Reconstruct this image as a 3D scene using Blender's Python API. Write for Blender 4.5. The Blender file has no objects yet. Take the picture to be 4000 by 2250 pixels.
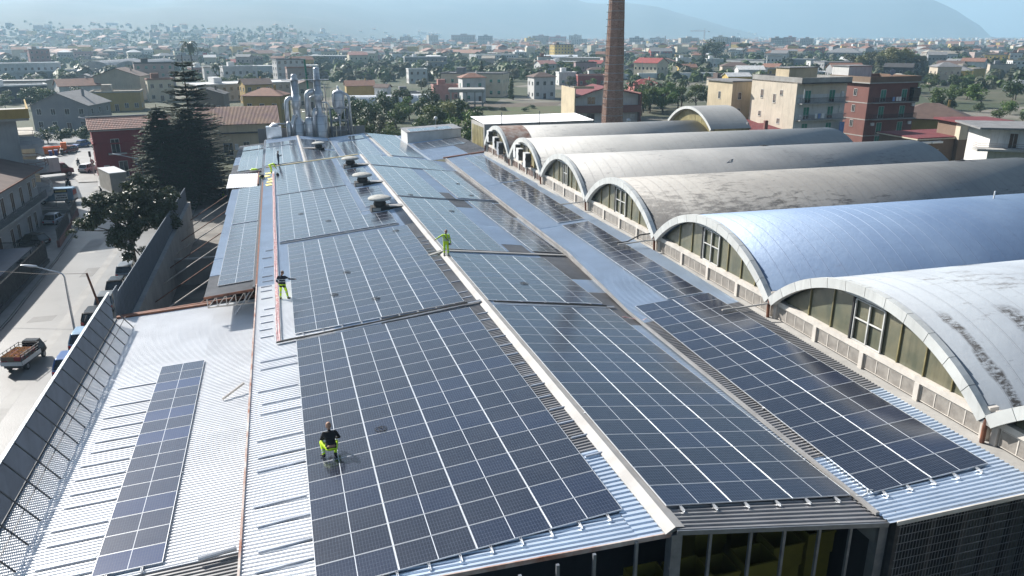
import bpy, bmesh, math, random
from mathutils import Vector, Matrix, Euler, noise as mnoise

PI = math.pi
R = math.radians
random.seed(7)
sc = bpy.context.scene
COL = sc.collection
GZ = -9.5                       # level of the street, the drone hovers 24 m above it

# ------------------------------------------------------------------ camera, sky, sun, exposure
cam_d = bpy.data.cameras.new('camera'); cam = bpy.data.objects.new('camera', cam_d); COL.objects.link(cam)
cam.location = (0.1243, -18.1858, 14.4935)
cam.rotation_euler = (PI / 2 - 0.3177, 0, -0.2912)
cam_d.sensor_width = 36.0; cam_d.lens = 36.0 * 3002.96 / 4000.0
cam_d.clip_start = 0.5; cam_d.clip_end = 12000
sc.camera = cam

SUN_AZ, SUN_EL = R(-36.2), R(34.0)          # azimuth from +Y towards +X
sun_dir = Vector((math.sin(SUN_AZ) * math.cos(SUN_EL), math.cos(SUN_AZ) * math.cos(SUN_EL), math.sin(SUN_EL)))
world = bpy.data.worlds.new('World'); sc.world = world; world.use_nodes = True
wn = world.node_tree; wn.nodes.clear()
w_out = wn.nodes.new('ShaderNodeOutputWorld'); w_bg = wn.nodes.new('ShaderNodeBackground'); w_sky = wn.nodes.new('ShaderNodeTexSky')
w_sky.sky_type = 'NISHITA'; w_sky.sun_disc = False
w_sky.sun_elevation = SUN_EL; w_sky.sun_rotation = SUN_AZ
w_sky.altitude = 30; w_sky.air_density = 1.0; w_sky.dust_density = 1.6; w_sky.ozone_density = 1.5
w_bg.inputs['Strength'].default_value = 0.05
wn.links.new(w_sky.outputs[0], w_bg.inputs[0]); wn.links.new(w_bg.outputs[0], w_out.inputs[0])
sun_d = bpy.data.lights.new('sun', 'SUN'); sun = bpy.data.objects.new('sun', sun_d); COL.objects.link(sun)
sun_d.energy = 5.0; sun_d.angle = R(0.53); sun_d.color = (1.0, 0.955, 0.89)
sun.rotation_euler = sun_dir.to_track_quat('Z', 'Y').to_euler()
sc.view_settings.view_transform = 'Standard'; sc.view_settings.look = 'None'
sc.view_settings.exposure = 1.0; sc.view_settings.gamma = 1.0; sc.view_settings.use_curve_mapping = False
sc.render.engine = 'CYCLES'
cy = sc.cycles
cy.max_bounces = 6; cy.diffuse_bounces = 3; cy.glossy_bounces = 3; cy.transmission_bounces = 2; cy.volume_bounces = 1
cy.transparent_max_bounces = 8; cy.use_denoising = True; cy.caustics_reflective = False; cy.caustics_refractive = False
cy.sample_clamp_indirect = 4.0

# ------------------------------------------------------------------ materials
MT = {}
def nd(nt, t, **kw):
    n = nt.nodes.new(t)
    for k, v in kw.items(): setattr(n, k, v)
    return n
def mth(nt, op, a, b=None):
    n = nt.nodes.new('ShaderNodeMath'); n.operation = op
    for i, v in enumerate((a, b)):
        if v is None: continue
        if isinstance(v, (int, float)): n.inputs[i].default_value = v
        else: nt.links.new(v, n.inputs[i])
    return n.outputs[0]
def mixc(nt, f, a, b):
    n = nt.nodes.new('ShaderNodeMix'); n.data_type = 'RGBA'
    for i, v in ((0, f), (6, a), (7, b)):
        if isinstance(v, (int, float)): n.inputs[i].default_value = v
        elif isinstance(v, tuple): n.inputs[i].default_value = (*v, 1) if len(v) == 3 else v
        else: nt.links.new(v, n.inputs[i])
    return n.outputs[2]
def ramp(nt, f, lo, hi):
    n = nt.nodes.new('ShaderNodeMapRange'); n.clamp = True
    nt.links.new(f, n.inputs[0]); n.inputs[1].default_value = lo; n.inputs[2].default_value = hi
    return n.outputs[0]
def noise(nt, vec, scale, detail=4, rough=.6):
    n = nt.nodes.new('ShaderNodeTexNoise'); n.inputs['Scale'].default_value = scale
    n.inputs['Detail'].default_value = detail; n.inputs['Roughness'].default_value = rough
    if vec is not None: nt.links.new(vec, n.inputs['Vector'])
    return n.outputs[0]
def coords(nt, scale=(1, 1, 1), rnd=True):
    tc = nt.nodes.new('ShaderNodeTexCoord'); v = tc.outputs['Object']
    if rnd:
        oi = nt.nodes.new('ShaderNodeObjectInfo'); ad = nt.nodes.new('ShaderNodeVectorMath'); ad.operation = 'ADD'
        nt.links.new(v, ad.inputs[0]); nt.links.new(mth(nt, 'MULTIPLY', oi.outputs['Random'], 53.0), ad.inputs[1]); v = ad.outputs[0]
    if scale != (1, 1, 1):
        mp = nt.nodes.new('ShaderNodeMapping'); mp.inputs['Scale'].default_value = scale
        nt.links.new(v, mp.inputs['Vector']); v = mp.outputs[0]
    return v
def base_mat(name):
    m = bpy.data.materials.new(name); m.use_nodes = True
    nt = m.node_tree; b = nt.nodes['Principled BSDF']; MT[name] = m
    return m, nt, b
def mat(name, col, rough=.75, metal=0., var=.18, scale=1.2, col2=None, bump=0., streak=0., spec=None, rnd_val=0., bscale=None):
    m, nt, b = base_mat(name)
    v = coords(nt)
    n = noise(nt, v, scale)
    c2 = col2 if col2 else tuple(c * (1 - 2 * var) for c in col)
    c = mixc(nt, ramp(nt, n, .35, .68), c2, col)
    if streak:
        vs = coords(nt, (1.6, 1.6, .16)); s = noise(nt, vs, 1.5, 5, .7)
        c = mixc(nt, mth(nt, 'MULTIPLY', ramp(nt, s, .52, .72), streak), c, tuple(x * .38 for x in col))
    if rnd_val:
        oi = nt.nodes.new('ShaderNodeObjectInfo')
        hs = nt.nodes.new('ShaderNodeHueSaturation'); nt.links.new(c, hs.inputs['Color'])
        mr = nt.nodes.new('ShaderNodeMapRange'); nt.links.new(oi.outputs['Random'], mr.inputs[0])
        mr.inputs[3].default_value = 1 - rnd_val; mr.inputs[4].default_value = 1 + rnd_val
        nt.links.new(mr.outputs[0], hs.inputs['Value']); c = hs.outputs[0]
    nt.links.new(c, b.inputs['Base Color'])
    b.inputs['Roughness'].default_value = rough; b.inputs['Metallic'].default_value = metal
    if spec is not None: b.inputs['Specular IOR Level'].default_value = spec
    if bump:
        bp = nt.nodes.new('ShaderNodeBump'); bp.inputs['Strength'].default_value = bump; bp.inputs['Distance'].default_value = .05
        nt.links.new(noise(nt, v, bscale or scale * 6, 5), bp.inputs['Height']); nt.links.new(bp.outputs[0], b.inputs['Normal'])
    return m

# roof and metal
mat('sheet_light', (.60, .695, .82), .36, .5, .07, .35, spec=.5)
mat('sheet_white', (.88, .89, .91), .42, .2, .06, .4)
mat('sheet_weathered', (.30, .295, .30), .5, .3, .16, .5, bump=.1)
mat('sheet_rust', (.17, .075, .045), .8, 0, .3, 1.5, col2=(.32, .28, .25))
mat('flashing', (.34, .332, .325), .6, .2, .14, .8)
mat('galvanised', (.62, .64, .67), .38, .8, .12, 1.5)
mat('dark_steel', (.10, .105, .115), .5, .5, .2, 2)
mat('grey_steel', (.28, .30, .33), .45, .5, .15, 2)
mat('aluminium', (.66, .68, .71), .36, .6, .03, 2)
mat('silver_clad', (.62, .64, .67), .34, .45, .10, .8, streak=.25)
mat('rust', (.24, .095, .05), .8, 0, .25, 2, col2=(.11, .05, .035))
mat('rusty_white', (.55, .52, .49), .7, 0, .1, .9, col2=(.27, .10, .055))
mat('cream_paint', (.62, .58, .53), .75, 0, .12, 1.2, streak=.3)
mat('fascia_white', (.54, .555, .545), .7, 0, .10, .6, streak=.35)
mat('fence_blue', (.085, .108, .148), .55, .25, .12, .8)
mat('fence_pale', (.15, .185, .225), .6, .1, .1, .8, streak=.3)
mat('fence_rail', (.52, .57, .60), .5, .4)
mat('black_rubber', (.018, .018, .02), .7, 0, .1)
mat('black_plastic', (.03, .03, .033), .5)
mat('white_plastic', (.75, .76, .76), .45)
mat('rail_grey', (.36, .40, .47), .5, .3)
mat('red_cable', (.42, .09, .09), .6, 0, .4, 5, col2=(.7, .6, .6))
mat('foam_board', (.75, .62, .22), .8, 0, .05)
mat('yellow_trim', (.66, .55, .30), .7, 0, .1)
mat('vent_cap', (.47, .47, .44), .85, 0, .2, 3, bump=.3)
mat('vent_dark', (.030, .028, .027), .7, 0, .2)
# concrete, walls
mat('concrete', (.36, .355, .34), .9, 0, .15, .6, bump=.25, streak=.3)
mat('concrete_pale', (.42, .41, .39), .9, 0, .12, .5, bump=.2, streak=.35)
mat('asphalt', (.20, .198, .195), .46, 0, .16, .16, bump=.25, bscale=9, spec=.6)
mat('asphalt_dark', (.12, .12, .12), .6, 0, .2, .6, bump=.2)
mat('pavement', (.24, .237, .23), .62, 0, .14, .5, bump=.25, bscale=6)
mat('kerb', (.22, .215, .21), .8, 0, .1, 1)
mat('yard', (.24, .225, .205), .9, 0, .25, .35, bump=.3)
mat('soil', (.12, .095, .07), .95, 0, .2, .3, bump=.4)
mat('grass', (.055, .085, .025), .95, 0, .25, .12, col2=(.085, .075, .035), bump=.4)
WALLS = {'dirty': (.36, .36, .365), 'white': (.60, .595, .58), 'grey': (.25, .255, .265), 'beige': (.47, .41, .33), 'cream': (.58, .52, .40), 'ochre': (.42, .29, .10), 'ochre_dark': (.30, .21, .08),  # first tone: weathered white with the shade on those facades put into colour
         'yellow': (.52, .38, .12), 'pink': (.42, .22, .20), 'pinkgrey': (.40, .31, .28), 'mauve': (.28, .20, .21), 'brown': (.20, .14, .10), 'red': (.26, .05, .045), 'crimson': (.21, .022, .03),
         'redpink': (.44, .16, .14), 'dark': (.06, .065, .075), 'brickred': (.205, .092, .078), 'stained': (.60, .53, .43), 'sand': (.55, .46, .32)}
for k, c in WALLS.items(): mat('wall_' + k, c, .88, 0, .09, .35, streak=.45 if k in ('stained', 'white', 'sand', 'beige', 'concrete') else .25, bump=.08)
ROOFS = {'grey': (.22, .22, .225), 'tile': (.25, .125, .085), 'brown': (.13, .085, .07), 'white': (.68, .68, .67), 'beige': (.40, .36, .30), 'dark': (.06, .058, .06), 'pink': (.42, .22, .19), 'red': (.28, .05, .045), 'pinkgrey': (.36, .30, .28), 'maroon': (.17, .035, .04), 'rusty': (.36, .21, .13)}
for k, c in ROOFS.items(): mat('roof_' + k, c, .8, 0, .15, .8, bump=.2)
mat('tile_terracotta', (.28, .125, .095), .8, 0, .25, 1.3, col2=(.15, .08, .07))
mat('tile_rusty', (.40, .25, .16), .8, 0, .2, .5, col2=(.27, .16, .15))
mat('window_dark', (.02, .024, .03), .12, 0, .1, spec=.7)
mat('shutter_green', (.035, .20, .14), .6, 0, .1)
mat('shutter_brown', (.09, .05, .03), .7, 0, .1)
mat('frame_white', (.66, .66, .64), .6)
mat('brick', (.41, .25, .195), .9, 0, .15, 1.2, bump=.2)
mat('glass_dirty', (.085, .095, .068), .38, 0, .35, .8, col2=(.16, .15, .10), streak=.5)
mat('glass_amber', (.30, .26, .13), .45, 0, .25, 1)
mat('band_panel', (.30, .28, .255), .5, 0, .2, 2.5, col2=(.20, .185, .17), bump=.4, bscale=3)
mat('band_brown', (.10, .05, .035), .6, 0, .2, 2)
mat('crate_yellow', (.17, .145, .015), .6, 0, .12)
mat('crate_red', (.30, .03, .035), .6)
mat('fruit', (.55, .30, .09), .6, 0, .4, 6, col2=(.34, .14, .05))
mat('bin_blue', (.03, .05, .22), .5); mat('skip_orange', (.75, .17, .02), .6, 0, .06)
mat('paint_white', (.74, .75, .76), .3, 0, .04); mat('paint_silver', (.42, .46, .52), .3, .5, .04); mat('paint_blue', (.05, .12, .30), .28, .2, .05)
mat('paint_black', (.015, .016, .02), .25, .2); mat('paint_grey', (.22, .24, .26), .3, .4); mat('paint_maroon', (.18, .03, .035), .35, .1); mat('paint_lightblue', (.25, .38, .52), .3, .3)
mat('truck_box', (.70, .71, .70), .55, 0, .08, .8, streak=.2); mat('truck_canvas', (.40, .385, .35), .75, 0, .12, 1)
mat('car_glass', (.015, .018, .022), .06, 0, 0, spec=.8); mat('rim', (.45, .46, .48), .35, .7)
mat('lamp_red', (.40, .015, .015), .3); mat('lamp_clear', (.75, .76, .78), .2); mat('plate', (.75, .75, .72), .5)
mat('skin', (.36, .20, .13), .6, 0, .08, 8); mat('hair', (.015, .012, .011), .7)
mat('hivis', (.66, .93, .02), .7, 0, .05, 4); mat('cloth_black', (.012, .012, .014), .9, 0, .2, 6); mat('cloth_navy', (.014, .018, .035), .9, 0, .2, 6)
mat('jeans', (.025, .045, .09), .9, 0, .15, 6); mat('reflective', (.55, .60, .62), .4); mat('boot', (.02, .017, .015), .7)
mat('tunnel_plastic', (.66, .68, .70), .5, 0, .05); mat('net_teal', (.12, .28, .26), .8)
mat('bark', (.085, .065, .05), .9, 0, .2, 3, bump=.4)
mat('crane_red', (.42, .13, .10), .6)
mat('sign_blue', (.02, .05, .25), .5)
mat('laundry_white', (.75, .75, .75), .9, 0, .04); mat('laundry_blue', (.20, .28, .50), .9, 0, .06)

def leaf_mat(name, c1, c2, trans=.25, rough=.55):
    m = bpy.data.materials.new(name); m.use_nodes = True; nt = m.node_tree; MT[name] = m
    b = nt.nodes['Principled BSDF']; out = nt.nodes['Material Output']
    v = coords(nt); n = noise(nt, v, .8, 3)
    c = mixc(nt, ramp(nt, n, .3, .7), c1, c2)
    oi = nt.nodes.new('ShaderNodeObjectInfo'); hs = nt.nodes.new('ShaderNodeHueSaturation')
    mr = nt.nodes.new('ShaderNodeMapRange'); nt.links.new(oi.outputs['Random'], mr.inputs[0]); mr.inputs[3].default_value = .8; mr.inputs[4].default_value = 1.25
    nt.links.new(mr.outputs[0], hs.inputs['Value']); nt.links.new(c, hs.inputs['Color'])
    mr2 = nt.nodes.new('ShaderNodeMapRange'); nt.links.new(oi.outputs['Random'], mr2.inputs[0]); mr2.inputs[3].default_value = .48; mr2.inputs[4].default_value = .515
    nt.links.new(mr2.outputs[0], hs.inputs['Hue'])
    nt.links.new(hs.outputs[0], b.inputs['Base Color']); b.inputs['Roughness'].default_value = rough
    t = nt.nodes.new('ShaderNodeBsdfTranslucent'); nt.links.new(hs.outputs[0], t.inputs['Color'])
    mx = nt.nodes.new('ShaderNodeMixShader'); mx.inputs[0].default_value = trans
    nt.links.new(b.outputs[0], mx.inputs[1]); nt.links.new(t.outputs[0], mx.inputs[2]); nt.links.new(mx.outputs[0], out.inputs['Surface'])
    return m
leaf_mat('leaf_dark', (.022, .044, .010), (.044, .074, .018))
leaf_mat('leaf_mid', (.045, .088, .014), (.095, .145, .026))
leaf_mat('leaf_olive', (.06, .07, .035), (.10, .11, .06))
leaf_mat('leaf_yellow', (.10, .115, .03), (.17, .17, .05))
leaf_mat('leaf_magnolia', (.022, .045, .008), (.055, .075, .016), .15, .38)
leaf_mat('leaf_conifer', (.012, .030, .008), (.026, .052, .014), .12, .75)
leaf_mat('leaf_palm', (.04, .065, .022), (.08, .11, .035), .2)

# solar module: dark cells, thin silver lines between the cells, white gap between the two half modules
def panel_mat(name='solar_cells', c1=(.010, .014, .027), c2=(.010, .017, .040)):
    m, nt, b = base_mat(name)
    tc = nt.nodes.new('ShaderNodeTexCoord'); sp = nt.nodes.new('ShaderNodeSeparateXYZ'); nt.links.new(tc.outputs['Object'], sp.inputs[0])
    x, y = sp.outputs[0], sp.outputs[1]
    ax = mth(nt, 'ABSOLUTE', x)
    px = mth(nt, 'SUBTRACT', ax, .010); fx = mth(nt, 'FRACT', mth(nt, 'DIVIDE', px, .0925))
    fy = mth(nt, 'FRACT', mth(nt, 'DIVIDE', mth(nt, 'ADD', y, .549), .183))
    lx = mth(nt, 'GREATER_THAN', mth(nt, 'ABSOLUTE', mth(nt, 'SUBTRACT', fx, .5)), .465)
    ly = mth(nt, 'GREATER_THAN', mth(nt, 'ABSOLUTE', mth(nt, 'SUBTRACT', fy, .5)), .482)
    ln = mth(nt, 'MAXIMUM', lx, ly)
    mid = mth(nt, 'LESS_THAN', ax, .0115)
    oi = nt.nodes.new('ShaderNodeObjectInfo')
    cell = mixc(nt, ramp(nt, oi.outputs['Random'], .55, .75), c1, c2)
    cell = mixc(nt, mth(nt, 'MULTIPLY', ln, .8), cell, (.10, .115, .15))
    c = mixc(nt, mid, cell, (.62, .65, .70))
    # thin dust, in drifts
    v = coords(nt); dust = ramp(nt, noise(nt, v, .6, 5), .40, .75)
    c = mixc(nt, mth(nt, 'MULTIPLY', dust, .022), c, (.36, .37, .40))
    nt.links.new(c, b.inputs['Base Color'])
    b.inputs['Specular IOR Level'].default_value = .05; b.inputs['IOR'].default_value = 1.5
    b.inputs['Coat Weight'].default_value = 1.0; b.inputs['Coat IOR'].default_value = 1.75; b.inputs['Coat Roughness'].default_value = .16
    rr = nt.nodes.new('ShaderNodeMapRange'); nt.links.new(dust, rr.inputs[0]); rr.inputs[3].default_value = .36; rr.inputs[4].default_value = .46
    nt.links.new(rr.outputs[0], b.inputs['Roughness'])
panel_mat()
panel_mat('solar_cells_blue', (.011, .022, .055), (.012, .032, .105))

# felt covered barrel vaults: seams across the vault, laps along it, peeling dark patches that gather low down
def vault_mat(name, c_hi, c_lo, dirt, thr, bands=(), rough=.6, metal=0., seam=1.02, fade=None):
    m, nt, b = base_mat(name)
    tc = nt.nodes.new('ShaderNodeTexCoord'); sp = nt.nodes.new('ShaderNodeSeparateXYZ'); nt.links.new(tc.outputs['Object'], sp.inputs[0])
    v = coords(nt)
    c = mixc(nt, ramp(nt, noise(nt, v, .25, 5), .35, .65), c_lo, c_hi)
    # dirt patches, stretched along the axis, more of them lower on the roof
    mp = nt.nodes.new('ShaderNodeMapping'); mp.inputs['Scale'].default_value = (.8, 2.6, 2.6); nt.links.new(v, mp.inputs[0])
    d = noise(nt, mp.outputs[0], 1.0, 8, .78); big = noise(nt, v, .12, 2)
    low = ramp(nt, sp.outputs[2], 3.6, 1.2)
    k = mth(nt, 'ADD', mth(nt, 'ADD', d, mth(nt, 'MULTIPLY', low, .13)), mth(nt, 'MULTIPLY', mth(nt, 'SUBTRACT', big, .5), .55))
    if fade: k = mth(nt, 'SUBTRACT', k, mth(nt, 'MULTIPLY', ramp(nt, sp.outputs[0], fade[0], fade[1]), fade[2]))
    dm = mth(nt, 'MULTIPLY', ramp(nt, k, thr, thr + .12), .86)
    c = mixc(nt, dm, c, dirt)
    mp2 = nt.nodes.new('ShaderNodeMapping'); mp2.inputs['Scale'].default_value = (1.1, 3.4, 3.4); nt.links.new(v, mp2.inputs[0])
    for x0, wd in bands:
        ins = ramp(nt, mth(nt, 'ABSOLUTE', mth(nt, 'SUBTRACT', mth(nt, 'ADD', sp.outputs[0], mth(nt, 'MULTIPLY', mth(nt, 'SUBTRACT', noise(nt, v, .7, 3), .5), .7)), x0)), wd, wd * .55)
        pk = mth(nt, 'MULTIPLY', ins, ramp(nt, noise(nt, mp2.outputs[0], 1.6, 6, .8), .40, .55))
        pk = mth(nt, 'MULTIPLY', pk, ramp(nt, sp.outputs[2], 3.5, 3.35))
        c = mixc(nt, pk, c, (.028, .027, .028))
    fx = mth(nt, 'ABSOLUTE', mth(nt, 'SUBTRACT', mth(nt, 'FRACT', mth(nt, 'DIVIDE', sp.outputs[0], seam)), .5))
    sl = ramp(nt, fx, .475, .495)
    c = mixc(nt, mth(nt, 'MULTIPLY', sl, .35), c, tuple(min(1, q * 1.35) for q in c_hi))
    fl = ramp(nt, fx, .43, .45); fl2 = mth(nt, 'MULTIPLY', fl, mth(nt, 'SUBTRACT', 1., sl))
    c = mixc(nt, mth(nt, 'MULTIPLY', fl2, .22), c, dirt)
    nt.links.new(c, b.inputs['Base Color']); b.inputs['Roughness'].default_value = rough; b.inputs['Metallic'].default_value = metal
    bp = nt.nodes.new('ShaderNodeBump'); bp.inputs['Strength'].default_value = .5; bp.inputs['Distance'].default_value = .03
    h = mth(nt, 'ADD', mth(nt, 'MULTIPLY', sl, 1.0), noise(nt, v, 3., 6))
    nt.links.new(h, bp.inputs['Height']); nt.links.new(bp.outputs[0], b.inputs['Normal'])
vault_mat('felt_streaked', (.31, .345, .385), (.25, .28, .32), (.115, .115, .12), .585, bands=((1.2, .35), (4.4, .55), (8.2, .75), (12.6, .5)))
vault_mat('felt_blue', (.185, .262, .39), (.145, .215, .34), (.13, .16, .24), .72, rough=.5, metal=.15)
vault_mat('felt_black_patch', (.31, .295, .27), (.24, .23, .215), (.06, .057, .055), .46, fade=(6, 22, .17))
vault_mat('felt_grey', (.34, .335, .325), (.27, .27, .265), (.13, .13, .13), .60)
vault_mat('felt_pale', (.37, .365, .35), (.31, .31, .30), (.15, .15, .15), .61)

def ground_mat():
    m, nt, b = base_mat('ground')
    tc = nt.nodes.new('ShaderNodeTexCoord'); v = tc.outputs['Object']
    vo = nt.nodes.new('ShaderNodeTexVoronoi'); vo.inputs['Scale'].default_value = .022; nt.links.new(v, vo.inputs['Vector'])
    sp = nt.nodes.new('ShaderNodeSeparateColor'); nt.links.new(vo.outputs['Color'], sp.inputs[0])
    a = mixc(nt, ramp(nt, sp.outputs[0], .3, .7), (.035, .05, .02), (.085, .08, .05))
    a = mixc(nt, ramp(nt, sp.outputs[1], .75, .8), a, (.17, .155, .13))
    a = mixc(nt, ramp(nt, noise(nt, v, .08, 6), .4, .65), a, (.045, .055, .025))
    nt.links.new(a, b.inputs['Base Color']); b.inputs['Roughness'].default_value = .95
ground_mat()
mat('hill_green', (.030, .045, .035), .95, 0, .2, .003, col2=(.06, .065, .055))
def haze_mat():
    m = bpy.data.materials.new('haze'); m.use_nodes = True; nt = m.node_tree; MT['haze'] = m
    nt.nodes.clear(); o = nt.nodes.new('ShaderNodeOutputMaterial'); p = nt.nodes.new('ShaderNodeVolumePrincipled')
    p.inputs['Color'].default_value = (.52, .78, 1.0, 1); p.inputs['Density'].default_value = 1.8e-4; p.inputs['Anisotropy'].default_value = .3
    nt.links.new(p.outputs[0], o.inputs['Volume'])
haze_mat()

# ------------------------------------------------------------------ mesh builder
class MB:
    def __init__(s): s.v = []; s.f = []; s.m = []
    def add(s, vs, fs, m=0):
        o = len(s.v); s.v.extend([tuple(p) for p in vs]); s.f.extend([tuple(i + o for i in f) for f in fs]); s.m.extend([m] * len(fs)); return s
    def quad(s, a, b, c, d, m=0): return s.add([a, b, c, d], [(0, 1, 2, 3)], m)
    def box(s, x0, x1, y0, y1, z0, z1, m=0):
        return s.add([(x0, y0, z0), (x1, y0, z0), (x1, y1, z0), (x0, y1, z0), (x0, y0, z1), (x1, y0, z1), (x1, y1, z1), (x0, y1, z1)],
                     [(3, 2, 1, 0), (4, 5, 6, 7), (0, 1, 5, 4), (1, 2, 6, 5), (2, 3, 7, 6), (3, 0, 4, 7)], m)
    def prism(s, poly, ext, m=0):
        e = Vector(ext); n = len(poly); p = [Vector(q) for q in poly]
        vs = p + [q + e for q in p]
        fs = [tuple(range(n - 1, -1, -1)), tuple(range(n, 2 * n))] + [(i, (i + 1) % n, (i + 1) % n + n, i + n) for i in range(n)]
        return s.add(vs, fs, m)
    def bar(s, a, b, w, h=None, m=0, up=(0, 0, 1)):
        a, b = Vector(a), Vector(b); d = (b - a).normalized(); u = Vector(up)
        if abs(d.dot(u)) > .98: u = Vector((1, 0, 0))
        x = d.cross(u).normalized(); y = x.cross(d); h = h or w
        vs = [p + x * i * w / 2 + y * j * h / 2 for p in (a, b) for i, j in ((-1, -1), (1, -1), (1, 1), (-1, 1))]
        return s.add(vs, [(3, 2, 1, 0), (4, 5, 6, 7), (0, 1, 5, 4), (1, 2, 6, 5), (2, 3, 7, 6), (3, 0, 4, 7)], m)
    def tube(s, pts, r, n=8, m=0, cap=True):
        pts = [Vector(p) for p in pts]; k = len(pts); rr = r if isinstance(r, (list, tuple)) else [r] * k
        vs = []; ref = None
        for i, p in enumerate(pts):
            d = (pts[min(i + 1, k - 1)] - pts[max(i - 1, 0)]).normalized()
            if ref is None:
                ref = d.cross(Vector((0, 0, 1)) if abs(d.z) < .9 else Vector((1, 0, 0))).normalized()
            x = (ref - d * ref.dot(d)).normalized(); ref = x; y = d.cross(x)
            vs += [p + (x * math.cos(2 * PI * j / n) + y * math.sin(2 * PI * j / n)) * rr[i] for j in range(n)]
        fs = [(i * n + j, i * n + (j + 1) % n, (i + 1) * n + (j + 1) % n, (i + 1) * n + j) for i in range(k - 1) for j in range(n)]
        if cap: fs += [tuple(range(n - 1, -1, -1)), tuple((k - 1) * n + j for j in range(n))]
        return s.add(vs, fs, m)
    def lathe(s, prof, c=(0, 0, 0), n=20, m=0):
        vs = []; k = len(prof)
        for r, z in prof: vs += [(c[0] + r * math.cos(2 * PI * j / n), c[1] + r * math.sin(2 * PI * j / n), c[2] + z) for j in range(n)]
        fs = [(i * n + j, i * n + (j + 1) % n, (i + 1) * n + (j + 1) % n, (i + 1) * n + j) for i in range(k - 1) for j in range(n)]
        fs += [tuple(range(n - 1, -1, -1)), tuple((k - 1) * n + j for j in range(n))]
        return s.add(vs, fs, m)
    def mesh(s, name, mats, smooth=False):
        me = bpy.data.meshes.new(name); me.from_pydata(s.v, [], s.f)
        if isinstance(mats, str): mats = [mats]
        for q in mats: me.materials.append(MT[q])
        if len(mats) > 1: me.polygons.foreach_set('material_index', s.m)
        if smooth: me.polygons.foreach_set('use_smooth', [True] * len(me.polygons))
        me.update(); return me
    def build(s, name, mats, parent=None, smooth=False, kind=None, label=None, loc=None, rz=None):
        return put(name, s.mesh(name, mats, smooth), parent, kind, label, loc, rz)
def put(name, me, parent=None, kind=None, label=None, loc=None, rz=None):
    o = bpy.data.objects.new(name, me); COL.objects.link(o)
    if parent is not None: o.parent = parent
    if kind: o['kind'] = kind
    if label: o['label'] = label
    if loc is not None: o.location = loc
    if rz is not None: o.rotation_euler = (0, 0, rz)
    return o
def thing(name, label, cat, loc=(0, 0, 0), rz=0., group=None, mtx=None):
    o = bpy.data.objects.new(name, None); COL.objects.link(o); o.empty_display_size = .3
    if mtx is not None:
        l, q, _ = mtx.decompose(); o.location = l; o.rotation_euler = q.to_euler()
    else: o.location = loc; o.rotation_euler = (0, 0, rz)
    o['label'] = label; o['category'] = cat
    if group: o['group'] = group
    return o
def tag(o, label, cat, group=None):
    o['label'] = label; o['category'] = cat
    if group: o['group'] = group
    return o
def copy_tree(o, parent=None, label=None, kids=None):
    c = o.copy(); COL.objects.link(c)
    if parent is not None: c.parent = parent
    if label: c['label'] = label
    for ch in list(o.children): copy_tree(ch, c)
    return c
def bx(x0, x1, y0, y1, z0, z1): return MB().box(x0, x1, y0, y1, z0, z1)
def smooth_angle(o): return o

# frames of the roof planes: u across the slope, v along the shed, n up
class Frame:
    def __init__(s, o, sl, yw, ti):
        s.o = Vector(o); u = Vector((math.cos(sl), 0, math.sin(sl))); v = Vector((0, math.cos(ti), math.sin(ti)))
        rot = Matrix.Rotation(-yw, 3, 'Z'); s.u = rot @ u; s.v = rot @ v; s.n = s.u.cross(s.v).normalized(); s.v = s.n.cross(s.u)
    def p(s, a, b, h=0.): return s.o + s.u * a + s.v * b + s.n * h
    def mtx(s, a, b, h=0.):
        q = s.p(a, b, h); m = Matrix((s.u, s.v, s.n)).transposed().to_4x4(); m.translation = q; return m
FA = Frame((0, 0, 0), .0975, 0, -.0121)
FB = Frame((10.2732, -.4519, 1.0677), -.1321, .0009, -.0133)
FC = Frame((17.7068, -.6546, .2519), .0925, .0397, -.014)
FL = Frame((-7.322, 6.655, -2.95), .06, .001, -.007)
FL2 = Frame((-4.63, 33.0, -1.15), .10, 0, -.0121)
F2 = Frame((3.05, 83, -.71), -.12, 0, -.0121)
F3 = Frame((8.0, 83, -1.26), .10, 0, -.0121)
F4 = Frame((14.1, 83, -.645), -.12, 0, -.0121)
F5 = Frame((19.2, 83, -1.26), .09, 0, -.014)

# ------------------------------------------------------------------ ground, hills, haze
def lerp_tab(tab, x):
    if x <= tab[0][0]: return tab[0][1]
    for (x0, y0), (x1, y1) in zip(tab, tab[1:]):
        if x <= x1: return y0 + (y1 - y0) * (x - x0) / (x1 - x0)
    return tab[-1][1]
ground = bx(-9500, 9500, -2500, 9500, GZ - .6, GZ - .02).build('ground', 'ground', kind='structure')
CX, CY, YAW = .12, -18.2, .2912
# ridge heights (m above the plain) by azimuth in degrees right of the view axis
RIDGE = [(-60, 230), (-36, 245), (-25, 245), (-12, 240), (-2, 235), (3, 225), (5.5, 192), (7, 184), (9.8, 167), (12, 120), (14, 79), (16.7, 20), (20, -6), (30, -20), (60, -20)]
RIDGE2 = [(-60, 160), (-10, 270), (5, 300), (12, 305), (18, 303), (24, 298), (26.4, 282), (28.6, 170), (30.1, 74), (30.8, -6), (35, -20), (60, -20)]
START = [(-60, 1250), (-16, 1400), (-9, 2700), (4, 4300), (60, 4600)]
RT = 5500
def hill_h(azd, r):
    r0 = lerp_tab(START, azd); t = max(0., min(1., (r - r0) / (RT - r0)))
    H = lerp_tab(RIDGE, azd) * 1.28; s = t * t * (3 - 2 * t) * .55 + t * .45
    h = H * s
    if t > 0:
        q = Vector((azd * .22, r * .001, 3.1)); h += (mnoise.fractal(q, 1., 2., 5) * 52 * t * (1 - .55 * t) if H > 0 else 0)
    return h
def az_pt(azd, r):
    a = R(azd) + YAW; return CX + math.sin(a) * r, CY + math.cos(a) * r
mb = MB(); na, nr = 150, 46
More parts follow.
